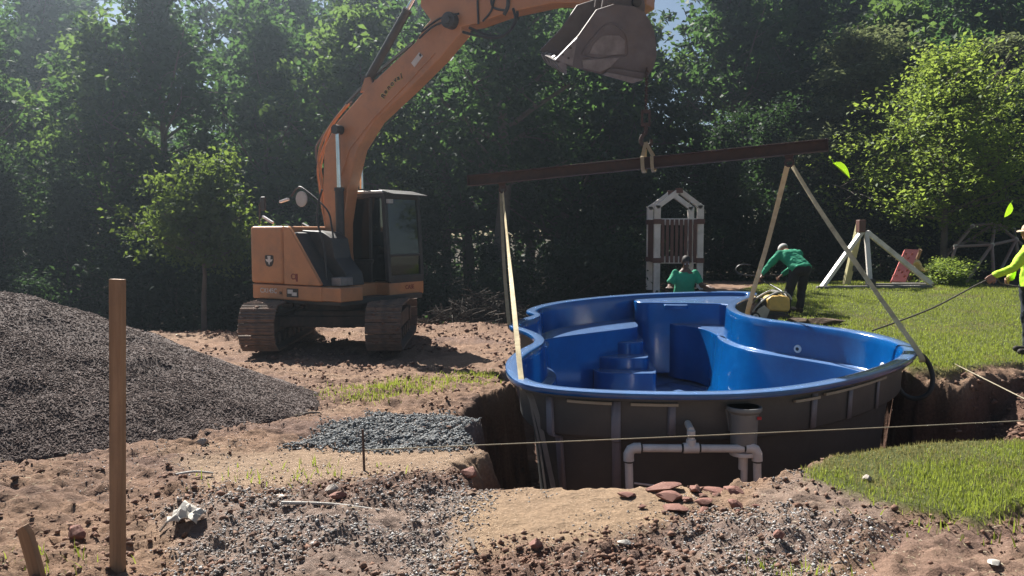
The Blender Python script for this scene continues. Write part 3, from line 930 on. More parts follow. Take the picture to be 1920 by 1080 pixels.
# straw, bark chips and bits of root lying on the dirt
n = 16000
y = 3.3 + 11 * rg.uniform(0, 1, n) ** 1.6; x = rg.uniform(-0.8, 0.72, n) * y
k = (rg.uniform(0, 1, n) < sstep(0.40, 0.62, fbm(x * 1.4, y * 1.4, 98, 4))) & (lawn_mask(x, y) < 0.3) & (pile_h(x, y) < 0.03) & (pit_sd(x, y) > 0.03) & (np.minimum(poly_sd(x, y, SAND_A), poly_sd(x, y, SAND_B)) > -0.05)
x, y = x[k], y[k]
n = len(x); a = rg.uniform(0, 2 * np.pi, n); ln = 0.015 + 0.06 * rg.uniform(0, 1, n) ** 3; wd = rg.uniform(0.002, 0.006, n); zz = ground_h(x, y) + 0.006
dx, dy = np.cos(a) * ln / 2, np.sin(a) * ln / 2; sx, sy = -np.sin(a) * wd / 2, np.cos(a) * wd / 2; dz = rg.normal(0, 0.12, n) * ln
A = np.stack([x - dx, y - dy, zz - dz], 1); B = np.stack([x + sx, y + sy, zz], 1); C = np.stack([x + dx, y + dy, zz + dz], 1); D = np.stack([x - sx, y - sy, zz], 1); E = np.stack([x, y, zz + wd * 0.7], 1)
b = np.arange(n) * 5
o = link('plant_debris', np_mesh('plant_debris', np.stack([A, B, C, D, E], 1).reshape(-1, 3), np.concatenate([np.stack([b + i, b + j, b + 4], 1) for i, j in ((0, 1), (1, 2), (2, 3), (3, 0))])), M['debris'])
tag(o, 'straw and bits of root strewn over the dirt', 'debris', kind='stuff')
# ------------------------------------------------------------------ pool
def rim_z(y):
    return 0.019 + 0.043 * y


def on_rim(px, py):
    d = ray(px, py)
    # EYE + d.z t = 0.019 + 0.043 d.y t
    t = (EYE - 0.019) / (0.043 * d.y - d.z)
    return Vector((d.x * t, d.y * t, 0))


RIM_PX = [(948, 684), (953, 700), (975, 716), (1020, 726), (1100, 733), (1200, 737), (1300, 738), (1400, 736), (1500, 727), (1590, 711), (1660, 692), (1700, 676), (1719, 660), (1712, 647), (1680, 634), (1630, 622), (1560, 612), (1490, 603), (1440, 597), (1402, 589), (1381, 579), (1380, 570), (1394, 561), (1412, 554), (1420, 548.5), (1402, 546), (1350, 545.3), (1280, 547), (1200, 550), (1120, 556), (1050, 564), (1005, 573), (986, 582), (998, 586.5), (1004, 589), (980, 596), (955, 606), (960, 613), (985, 621), (1001, 632), (1001, 641), (984, 649), (964, 661), (951, 674)]
rim0 = spline([on_rim(*p) for p in RIM_PX], 12, closed=True)


def resample(P, n):
    P = P + [P[0]]
    L = [0]
    for a, b in zip(P, P[1:]): L.append(L[-1] + (b - a).length)
    out = []; j = 0
    for i in range(n):
        t = L[-1] * i / n
        while L[j + 1] < t: j += 1
        f = (t - L[j]) / max(L[j + 1] - L[j], 1e-9)
        out.append(P[j].lerp(P[j + 1], f))
    return out


NR = 260
RIM = resample(rim0, NR)
for _ in range(2):
    RIM = [(RIM[i - 1] + RIM[i] * 2 + RIM[(i + 1) % NR]) / 4 for i in range(NR)]
area = sum(RIM[i].x * RIM[(i + 1) % NR].y - RIM[(i + 1) % NR].x * RIM[i].y for i in range(NR)) / 2
sgn = 1 if area > 0 else -1
RN = []
for i in range(NR):
    t = (RIM[(i + 1) % NR] - RIM[i - 1]).normalized()
    RN.append(Vector((t.y, -t.x, 0)) * sgn)      # outward


def off_curve(o):
    """rim outline moved by o (negative = inward), kept free of kinks"""
    P = [RIM[i] + RN[i] * o for i in range(NR)]
    it = int(abs(o) * 60)
    for _ in range(it):
        P = [(P[i - 1] + P[i] * 2 + P[(i + 1) % NR]) / 4 for i in range(NR)]
    return P


PC = Vector((2.2, 10.5, rim_z(10.5) - 1.4))
pool = empty('swimming_pool', PC, 'blue fibreglass pool shell with grey outside hanging over the hole', 'swimming pool')


def loft(sections, close_floor=None):
    mb = MB(); rings = []
    for o, dz in sections:
        C = off_curve(o)
        rings.append([Vector((p.x, p.y, rim_z(p.y) + dz)) for p in C])
    for r in rings: mb.v += r
    for j in range(len(rings) - 1):
        for i in range(NR):
            a = j * NR + i; b = j * NR + (i + 1) % NR
            mb.f.append((a, b, b + NR, a + NR))
    if close_floor:
        b = (len(rings) - 1) * NR
        mb.f.append(tuple(b + i for i in range(NR)))
    return mb


def finish(mb, name, mat, parent, flip=None, smooth=40):
    me = bpy.data.meshes.new(name)
    me.from_pydata([tuple(p - PC) for p in mb.v], [], mb.f)
    bm = bmesh.new(); bm.from_mesh(me); bmesh.ops.recalc_face_normals(bm, faces=bm.faces); bm.to_mesh(me); bm.free()
    me.polygons.foreach_set('use_smooth', [True] * len(me.polygons)); me.set_sharp_from_angle(angle=R(smooth))
    return link(name, me, mat, parent)


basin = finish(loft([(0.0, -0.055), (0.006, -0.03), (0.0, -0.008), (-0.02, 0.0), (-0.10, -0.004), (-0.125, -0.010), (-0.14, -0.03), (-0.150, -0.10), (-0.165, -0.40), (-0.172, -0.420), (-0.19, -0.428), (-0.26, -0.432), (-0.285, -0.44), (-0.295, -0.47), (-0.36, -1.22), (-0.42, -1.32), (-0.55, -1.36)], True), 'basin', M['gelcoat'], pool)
shell = finish(loft([(-0.004, -0.056), (-0.012, -0.075), (-0.09, -0.078), (-0.125, -0.10), (-0.14, -0.43), (-0.16, -0.455), (-0.235, -0.475), (-0.255, -0.50), (-0.335, -1.24), (-0.40, -1.36), (-0.52, -1.395)], True), 'shell', M['shell'], pool)


def nearest_i(x, y):
    return min(range(NR), key=lambda i: (RIM[i].x - x) ** 2 + (RIM[i].y - y) ** 2)


def inner_arc(a, b, o=-0.15):
    """rim samples between two plan points, the short way round"""
    i, j = nearest_i(*a), nearest_i(*b)
    C = off_curve(o)
    f = [C[(i + k) % NR] for k in range((j - i) % NR + 1)]
    g = [C[(i - k) % NR] for k in range((i - j) % NR + 1)]
    return f if len(f) < len(g) else g


def deck(name, plan, rel, depth, bev=0.03):
    """solid moulded platform: plan polygon, top at rim + rel"""
    mb = MB()
    n = len(plan)
    top = [Vector((p[0], p[1], rim_z(p[1]) + rel)) for p in plan]
    bot = [Vector((p[0], p[1], rim_z(p[1]) + rel - depth)) for p in plan]
    mb.v = top + bot
    mb.f = [tuple(range(n))] + [(i, (i + 1) % n, (i + 1) % n + n, i + n) for i in range(n)] + [tuple(reversed(range(n, 2 * n)))]
    me = bpy.data.meshes.new(name)
    me.from_pydata([tuple(p - PC) for p in mb.v], [], mb.f)
    bm = bmesh.new(); bm.from_mesh(me); bmesh.ops.recalc_face_normals(bm, faces=bm.faces); bm.to_mesh(me); bm.free()
    me.polygons.foreach_set('use_smooth', [True] * len(me.polygons)); me.set_sharp_from_angle(angle=R(40))
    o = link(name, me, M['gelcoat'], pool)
    b = o.modifiers.new('bevel', 'BEVEL'); b.width = bev; b.segments = 3; b.limit_method = 'ANGLE'; b.angle_limit = R(40); b.harden_normals = True
    return o


arc = inner_arc((0.25, 11.5), (2.05, 13.95))
front = spline([(2.07, 13.55, 0), (2.06, 13.05, 0), (1.97, 12.82, 0), (1.6, 12.54, 0), (1.1, 12.2, 0), (0.75, 11.94, 0), (0.5, 11.72, 0)], 5)
deck('sun_shelf', [(p.x, p.y) for p in arc] + [(p.x, p.y) for p in front], -0.40, 0.9)
arc = inner_arc((2.12, 13.95), (3.75, 12.95))
front = [(3.45, 13.25), (3.0, 13.34), (2.7, 13.37), (2.45, 13.4), (2.3, 13.42), (2.2, 13.45), (2.13, 13.51), (2.09, 13.6), (2.085, 13.75)]
deck('seat_platform', [(p.x, p.y) for p in arc] + front, -0.075, 1.2)
deck('foot_ledge', [(2.52, 13.5), (2.53, 13.27), (2.6, 13.21), (2.86, 13.2), (2.92, 13.25), (2.93, 13.5)], -0.10, 0.07, 0.015)
arc = inner_arc((3.75, 12.95), (3.55, 11.75))
front = spline([(3.28, 11.9, 0), (3.14, 12.2, 0), (3.10, 12.6, 0), (3.02, 12.9, 0), (2.88, 13.12, 0), (2.7, 13.25, 0), (2.62, 13.45, 0)], 5)
deck('corner_seat', [(p.x, p.y) for p in arc] + [(p.x, p.y) for p in front] + [(3.4, 13.45)], -0.425, 0.9)
for i, (x0, x1, yf, rel) in enumerate(((1.54, 2.10, 12.55, -0.60), (1.40, 2.14, 12.26, -0.79), (1.36, 2.22, 12.0, -0.97))):
    pl = spline([(x0 - 0.14, 12.95, 0), (x0 - 0.10, yf + 0.22, 0), (x0 + 0.10, yf + 0.05, 0), (x1 - 0.22, yf, 0), (x1 - 0.02, yf + 0.12, 0), (x1 + 0.02, 13.0, 0), (x1 + 0.02, 13.55, 0)], 5)
    deck('step', [(p.x, p.y) for p in pl], rel, 0.36 - 0.02 * i, 0.02)


def wall_pt(x, y, rel, o=-0.16):
    i = nearest_i(x, y)
    p = off_curve(o)[i]
    return Vector((p.x, p.y, rim_z(p.y) + rel)), RN[i]


for (x, y, rel, r) in ((3.95, 10.75, -0.33, 0.055), (4.50, 9.45, -0.33, 0.05)):
    c, nrm = wall_pt(x, y, rel, -0.157)
    mb = MB(); mb.cyl(c, c - nrm * 0.018, r, r * 0.92, 20)
    f = mb.build('return_fitting', M['fitting'], pool, off=PC, bevel=0.004)
    mb = MB(); mb.cyl(c - nrm * 0.016, c - nrm * 0.024, r * 0.42, r * 0.42, 14)
    mb.build('eyeball', M['band'], f, off=PC)

# outside strips, battens
OC = {o: off_curve(o) for o in (-0.10, -0.118, -0.125, -0.14, -0.135, -0.235, -0.24, -0.25, -0.335, -0.33)}


def strip(name, px, w, z0, z1, mat, taper=0.0):
    """vertical resin rib bonded to the outer wall at frame column px of the near side"""
    i = min(range(NR), key=lambda k: abs(960 + FPX * RIM[k].x / RIM[k].y - px) + (100 if RIM[k].y > 9.2 else 0))
    mb = MB(); prof = [(-0.113, -0.11), (-0.128, -0.435)] if z1 > -0.45 else [(-0.113, -0.11), (-0.128, -0.435), (-0.145, -0.468), (-0.222, -0.488), (-0.243, -0.512), (-0.323, -1.25)]
    h = max(1, int(w / 0.04))
    cs = [off_curve(o) for o, _ in prof]
    rows = []
    for (o, dz), C in zip(prof, cs):
        dzz = max(dz, z1); row = []
        for k in range(-h, h + 1):
            p = C[(i + k) % NR]
            c0 = C[i]
            q = c0 + (p - c0).normalized() * (w / 2 * k / h) if k else c0
            row.append(Vector((q.x, q.y, rim_z(q.y) + dzz)))
        rows.append(row)
    m = 2 * h + 1
    for r in rows: mb.v += r
    for a in range(len(rows) - 1):
        for b in range(m - 1):
            mb.f.append((a * m + b, a * m + b + 1, (a + 1) * m + b + 1, (a + 1) * m + b))
    o = mb.build(name, mat, pool, off=PC)
    s = o.modifiers.new('t', 'SOLIDIFY'); s.thickness = 0.012; s.offset = 0
    return o


for px, w, z1 in ((1012, 0.14, -1.25), (1142, 0.15, -1.25), (1262, 0.13, -0.40), (1545, 0.13, -0.44), (1625, 0.12, -0.44), (1676, 0.10, -0.44)):
    strip('reinforcing_rib', px, w, -0.1, z1, M['rib'])


def batten(px0, px1, rel):
    ids = [k for k in range(NR) if RIM[k].y < 9.3 and px0 <= 960 + FPX * RIM[k].x / RIM[k].y <= px1]
    ids.sort(key=lambda k: RIM[k].x / RIM[k].y)
    C = off_curve(-0.098)
    pts = [Vector((C[k].x, C[k].y, rim_z(C[k].y) + rel)) for k in ids]
    mb = MB()
    for j, p in enumerate(pts):
        nrm = RN[ids[j]]
        for a, b in ((0.010, 0.012), (0.010, -0.012), (-0.02, -0.012), (-0.02, 0.012)):
            mb.v.append(p + nrm * a + Vector((0, 0, b)))
    for j in range(len(pts) - 1):
        for k in range(4):
            mb.f.append((j * 4 + k, j * 4 + (k + 1) % 4, j * 4 + 4 + (k + 1) % 4, j * 4 + 4 + k))
    mb.f.append((0, 1, 2, 3)); e = (len(pts) - 1) * 4; mb.f.append((e + 3, e + 2, e + 1, e))
    mb.build('batten', M['batten'], pool, off=PC)


batten(1050, 1166, -0.125); batten(1169, 1280, -0.125); batten(1512, 1564, -0.15); batten(1567, 1690, -0.135)

# skimmer and plumbing on the near wall
sk = Vector((1.985, 6.79, -0.035))
mb = MB()
mb.rings([sk + Vector((0, 0, z)) for z in (-0.185, -0.17, -0.06, 0.10, 0.165, 0.19, 0.205, 0.222, 0.222, 0.20, 0.1)], [0.09, 0.108, 0.112, 0.118, 0.125, 0.150, 0.152, 0.148, 0.128, 0.12, 0.10], 28)
skim = mb.build('skimmer', M['skimmer'], pool, off=PC)
mb = MB(); mb.prism([(-0.10, -0.02), (0.10, -0.02), (0.14, 0.18), (-0.14, 0.18)], sk + Vector((0, 0.08, 0)), (1, 0, 0), (0, 0, 1), (0, 0.16, 0))
mb.build('throat', M['skimmer'], skim, off=PC, bevel=0.008)
mb = MB(); mb.cyl(sk + Vector((0, 0, 0.212)), sk + Vector((0, 0, 0.218)), 0.118, 0.118, 24); mb.build('lid', M['band'], skim, off=PC)
mb = MB(); mb.cyl(sk + Vector((0, 0, -0.20)), sk + Vector((0, 0, -0.165)), 0.118, 0.118, 24); mb.build('collar', M['pvc'], skim, off=PC, bevel=0.005)
mb = MB(); mb.box(sk + Vector((0.10, -0.10, 0.14)), (0.035, 0.012, 0.025)); mb.build('red_tag', M['red'], skim, off=PC)
yP = 6.71
zP = at(1300, 840, yP).z
xl, xt, xr = at(1187, 0, yP).x, at(1308, 0, yP).x, at(1437, 0, yP).x
mb = MB(); mb.cyl((xl + 0.05, yP, zP), (xr - 0.03, yP, zP - 0.006), 0.034, n=18); pipe = mb.build('pipe', M['pvc'], pool, off=PC)
for xx, ln in ((xl, -0.85), (xr, -0.9)):
    mb = MB(); mb.cyl((xx, yP, zP - 0.08), (xx + 0.03, yP, zP + ln), 0.034, n=18); mb.build('pipe', M['pvc'], pool, off=PC)
    sg = 1 if xx == xl else -1
    mb = MB()
    pts = [(xx + sg * 0.10, yP, zP), (xx + sg * 0.05, yP, zP), (xx + sg * 0.018, yP, zP - 0.014), (xx, yP, zP - 0.05), (xx + 0.002, yP, zP - 0.11)]
    mb.rings(pts, 0.045, 18); mb.build('elbow', M['pvc'], pool, off=PC)
    mb = MB(); mb.cyl((xx + 0.002, yP, zP - 0.112), (xx + 0.002, yP, zP - 0.125), 0.037, n=18); mb.build('joint_band', M['band'], pool, off=PC)
    mb = MB(); mb.cyl((xx + sg * 0.102, yP, zP), (xx + sg * 0.115, yP, zP), 0.037, n=18); mb.build('joint_band', M['band'], pool, off=PC)
mb = MB(); mb.cyl((xt - 0.065, yP, zP), (xt + 0.065, yP, zP), 0.045, n=18); mb.cyl((xt, yP, zP), (xt, yP, zP + 0.075), 0.042, n=18); tee = mb.build('tee', M['pvc'], pool, off=PC)
mb = MB(); mb.cyl((xt, yP, zP + 0.07), (xt, yP, zP + 0.10), 0.03, n=16); mb.cyl((xt, yP, zP + 0.11), (xt, yP, zP + 0.15), 0.036, n=16); mb.build('valve', M['pvc'], tee, off=PC)
mb = MB(); mb.cyl((xt, yP, zP + 0.098), (xt, yP, zP + 0.112), 0.038, n=16); mb.build('joint_band', M['band'], tee, off=PC)
mb = MB(); mb.cyl((xt - 0.082, yP, zP), (xt - 0.068, yP, zP), 0.037, n=16); mb.build('joint_band', M['band'], tee, off=PC)
mb = MB(); mb.cyl((xt + 0.068, yP, zP), (xt + 0.082, yP, zP), 0.037, n=16); mb.build('joint_band', M['band'], tee, off=PC)
mb = MB(); mb.cyl((xt, yP, zP + 0.15), (xt, yP + 0.14, zP + 0.18), 0.03, n=16); mb.build('inlet_pipe', M['pvc'], tee, off=PC)
sx = at(1414, 0, yP).x
mb = MB(); mb.cyl((sx, yP + 0.06, zP - 0.02), (sx, yP + 0.06, zP - 0.20), 0.04, n=18); mb.cyl((sx + 0.01, yP + 0.06, zP - 0.2), (sx + 0.01, yP + 0.06, zP - 0.75), 0.03, n=18); mb.build('drain_pipe', M['pvc'], pool, off=PC)
mb = MB(); mb.bar(Vector((xl + 0.05, yP - 0.01, at(1195, 905, yP).z)), at(1240, 912, yP - 0.1), 0.012, 0.012); mb.build('stay_rod', M['pvc'], pool, off=PC)


# ------------------------------------------------------------------ spreader beam, slings, chain
bl = at(880, 339, 12.0); br = at(1553, 272, 10.2)
bd = (br - bl).normalized()
bm_mid = bl.lerp(br, 0.5)
beam = empty('spreader_beam', bm_mid, 'long rusty steel beam hanging level above the blue pool', 'steel beam')
d, s, u = frame_of(bd)
mb = MB()
H_b, W_b, tk = 0.155, 0.15, 0.014
poly = [(-W_b / 2, -H_b / 2), (W_b / 2, -H_b / 2), (W_b / 2, -H_b / 2 + tk), (tk / 2, -H_b / 2 + tk), (tk / 2, H_b / 2 - tk), (W_b / 2, H_b / 2 - tk), (W_b / 2, H_b / 2), (-W_b / 2, H_b / 2), (-W_b / 2, H_b / 2 - tk), (-tk / 2, H_b / 2 - tk), (-tk / 2, -H_b / 2 + tk), (-W_b / 2, -H_b / 2 + tk)]
mb.prism(poly, bl, s, u, br - bl)
mb.build('girder', M['rust'], beam, off=bm_mid, bevel=0.003)
for t in (0.105, 0.905):
    p = bl.lerp(br, t)
    mb = MB(); mb.slab([p - u * 0.07 - d * 0.06 - s * 0.01, p - u * 0.07 + d * 0.06 - s * 0.01, p - u * 0.16 + d * 0.035 - s * 0.01, p - u * 0.16 - d * 0.035 - s * 0.01], s * 0.02)
    mb.torus(p - u * 0.17, 0.05, 0.014, s, 16, 8)
    mb.build('sling_lug', M['rust'], beam, off=bm_mid)
for e, t in ((bl, 0.004), (br, -0.004)):
    mb = MB(); mb.box(e - d * (0.004 if e is br else -0.004), (0.012, W_b * 0.96, H_b * 0.96), rot=Matrix((d, s, u)).transposed()); mb.build('end_plate', M['rust'], beam, off=bm_mid)


def ribbon(name, pts, w, label, mat, side=None, thick=0.006, twist=None, n=10, cat='sling strap', group=None):
    P = spline(pts, n)
    mb = MB(); m = len(P); prev = None
    for i, p in enumerate(P):
        dd = (P[min(i + 1, m - 1)] - P[max(i - 1, 0)]).normalized()
        sd = Vector(side) if side is not None else dd.cross(Vector((0, 1, 0)))
        a = (twist(i / (m - 1)) if twist else 0.0)
        sd = (sd - dd * sd.dot(dd)).normalized()
        sd = Quaternion(dd, a) @ sd
        nn = dd.cross(sd).normalized()
        ww = w / 2
        for x, z in ((-ww, -thick / 2), (ww, -thick / 2), (ww, thick / 2), (-ww, thick / 2)):
            mb.v.append(p + sd * x + nn * z)
    for i in range(m - 1):
        for k in range(4):
            a = i * 4 + k; b = i * 4 + (k + 1) % 4
            mb.f.append((a, b, b + 4, a + 4))
    mb.f.append((0, 1, 2, 3)); e = (m - 1) * 4; mb.f.append((e + 3, e + 2, e + 1, e))
    o0 = P[-1]
    o = mb.build(name, mat, None, off=o0); o.location = o0
    return tag(o, label, cat, group)


def strap_top(t):
    p = bl.lerp(br, t)
    return p - u * 0.22


TL, TR = strap_top(0.105), strap_top(0.905)
ri = on_rim(976, 706); rz = rim_z(ri.y)
e1 = Vector((ri.x, ri.y - 0.02, rz + 0.01))
ribbon('lifting_sling', [TL, TL.lerp(e1, 0.5), e1 + Vector((0, 0, 0.02)), e1 + Vector((0.03, -0.1, -0.08))], 0.05, 'cream webbing sling over the pool rim beside the dirt', M['strap'], side=(1, 0.2, 0), twist=lambda t: 1.1 - 1.3 * t + 0.4 * math.sin(8 * t), n=12)
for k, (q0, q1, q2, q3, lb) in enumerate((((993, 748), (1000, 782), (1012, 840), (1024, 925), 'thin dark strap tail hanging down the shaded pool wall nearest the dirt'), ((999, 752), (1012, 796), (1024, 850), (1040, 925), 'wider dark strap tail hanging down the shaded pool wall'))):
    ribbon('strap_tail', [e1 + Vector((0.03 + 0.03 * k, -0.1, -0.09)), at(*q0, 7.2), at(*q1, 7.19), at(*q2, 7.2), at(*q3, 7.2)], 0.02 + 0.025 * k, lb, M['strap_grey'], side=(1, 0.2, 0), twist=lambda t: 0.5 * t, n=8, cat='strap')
e2p = on_rim(957, 607); e2 = Vector((e2p.x - 0.02, e2p.y, rim_z(e2p.y)))
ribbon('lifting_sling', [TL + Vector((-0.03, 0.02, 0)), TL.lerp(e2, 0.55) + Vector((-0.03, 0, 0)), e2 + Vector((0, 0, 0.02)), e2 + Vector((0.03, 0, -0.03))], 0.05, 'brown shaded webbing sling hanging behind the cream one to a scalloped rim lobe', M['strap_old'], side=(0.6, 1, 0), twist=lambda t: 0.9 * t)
e3p = on_rim(1719, 661); e3 = Vector((e3p.x + 0.01, e3p.y, rim_z(e3p.y)))
ribbon('lifting_sling', [TR + Vector((0.04, 0, 0)), TR.lerp(e3, 0.3), TR.lerp(e3, 0.7), e3 + Vector((0, 0, 0.015)), e3 + Vector((0.03, -0.03, -0.1))], 0.055, 'pale yellow sling slanting past the fallen swing frame to the pool end beside the trench', M['strap'], side=(1, 0.3, 0), twist=lambda t: 1.25 - 1.1 * t + 0.35 * math.sin(9 * t))
e4p = on_rim(1398, 586); e4 = Vector((e4p.x + 0.03, e4p.y, rim_z(e4p.y)))
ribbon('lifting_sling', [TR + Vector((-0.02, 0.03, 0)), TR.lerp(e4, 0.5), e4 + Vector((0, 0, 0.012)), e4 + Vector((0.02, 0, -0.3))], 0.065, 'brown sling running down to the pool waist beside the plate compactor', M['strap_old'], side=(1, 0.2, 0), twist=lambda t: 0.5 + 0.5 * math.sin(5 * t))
# wedge under the near sling
mb = MB(); p = e1 + Vector((0.07, -0.11, -0.055)); mb.box(p, (0.13, 0.05, 0.035), rot=Matrix.Rotation(R(14), 3, 'Y')); o = mb.build('wood_block', M['wood'], None, bevel=0.004, off=p); o.location = p
tag(o, 'small pale wood wedge tucked between the cream sling and pool rim', 'wood block')
# dark hose loop at the pool end
c = at(1716, 705, 8.75)
P = [c + Vector((math.cos(a) * 0.19, 0.04 * math.sin(2 * a), math.sin(a) * 0.25)) for a in [math.pi * 2 * k / 14 + 1.7 for k in range(15)]]
mb = MB(); mb.rings(spline(P, 5), 0.026, 10); p0 = P[0]
o = mb.build('hose_loop', M['band'], None, off=p0); o.location = p0
tag(o, 'black hose loop hanging from the pool end over the trench', 'hose')

# bucket-to-beam chain
hang = bm_mid.lerp(at(1218, 300, bm_mid.y - 0.02), 1.0)
hook_top = at(1211, 206, bm_mid.y); chain_top = at(1213, 128, bm_mid.y)
chain = empty('lifting_chain', chain_top, 'rusty chain with hook hanging from the excavator bucket to the beam', 'chain')
nl = 15
lm = None
for i in range(nl):
    t = (i + 0.5) / nl
    p = chain_top.lerp(hook_top, t)
    if lm is None:
        mb = MB(); mb.torus((0, 0, 0), 0.030, 0.0075, (1, 0, 0), 14, 6, sx=0.55); lm = mb.mesh('chain_link')
        lm.materials.append(M['rust'])
    link('chain_link', lm, None, chain, mtx=Matrix.Translation(p - chain_top) @ Matrix.Rotation(R(90) * (i % 2), 4, 'Z'))
c = hook_top
mb = MB(); mb.box(c + Vector((0, 0, -0.02)), (0.10, 0.05, 0.05)); mb.bar(c + Vector((-0.05, 0, 0)), c + Vector((-0.05, 0, -0.19)), 0.03, 0.03); mb.bar(c + Vector((0.05, 0, 0)), c + Vector((0.05, 0, -0.19)), 0.03, 0.03); mb.box(c + Vector((0, 0, -0.2)), (0.13, 0.05, 0.05))
mb.build('clevis', M['rust'], chain, off=chain_top, bevel=0.006)
mb = MB(); P = [c + Vector(q) for q in ((0, 0, -0.2), (0.0, 0, -0.3), (-0.05, 0, -0.36), (-0.06, 0, -0.44), (0, 0, -0.5), (0.07, 0, -0.46), (0.08, 0, -0.40))]
mb.rings(spline(P, 6), [0.028] * 30 + [0.022] * 7, 10); mb.build('hook', M['rust'], chain, off=chain_top)
hk = c + Vector((0, 0, -0.47))
bc = bl.lerp(br, (hk.x - bl.x) / (br.x - bl.x))
for k, (dx, w, lb) in enumerate(((-0.03, 0.05, 'pale choker sling looped straight round the rusty beam under the hook'), (0.10, 0.045, 'pale choker sling slanting off the hook round the rusty beam'))):
    q = bc + d * dx
    P = [hk + Vector((0, -0.02, 0.03)), q + u * 0.10 - s * -0.05, q + s * 0.088 + u * 0.07, q + s * 0.088 - u * 0.08, q - u * 0.13, q - s * 0.088 - u * 0.08, q - s * 0.088 + u * 0.07, hk + Vector((0, 0.03, 0.03))]
    ribbon('choker_sling', P, w, lb, M['strap_old'], side=tuple(d), n=6)
# ------------------------------------------------------------------ excavator
TH = R(32)
EO = Vector((-3.27, 15.0, -0.36))
exc = empty('excavator', EO, 'orange tracked excavator with raised boom standing on the dirt', 'excavator')
UX = Vector((math.cos(TH), -math.sin(TH), 0)); UY = Vector((math.sin(TH), math.cos(TH), 0))
UM = Matrix.Rotation(-TH, 4, 'Z')


def ex(px, py, yo=0.0):
    """frame point -> (X, Z) in the boom's own plane, yo to the machine's left"""
    dd = ray(px, py); C = Vector((0, 0, EYE))
    t = ((EO - C).dot(UY) + yo) / dd.dot(UY)
    P = C + dd * t - EO
    return (P.dot(UX), P.z)


# undercarriage (own heading: tracks point at the viewer)
LM = Matrix.Rotation(R(-88), 4, 'Z')
TR_R, TR_L, SHW, GAUGE = 0.365, 2.55, 0.60, 2.10
per = 2 * TR_L + 2 * math.pi * TR_R
NS = 38


def loop_pt(s, r=TR_R):
    s = s % per
    if s < TR_L: return Vector((-TR_L / 2 + s, 0, 0.43 + r)), 0.0
    s -= TR_L
    if s < math.pi * TR_R:
        a = s / TR_R
        return Vector((TR_L / 2 + math.sin(a) * r, 0, 0.43 + math.cos(a) * r)), a
    s -= math.pi * TR_R
    if s < TR_L: return Vector((TR_L / 2 - s, 0, 0.43 - r)), math.pi
    s -= TR_L
    a = s / TR_R
    return Vector((-TR_L / 2 - math.sin(a) * r, 0, 0.43 - math.cos(a) * r)), math.pi + a


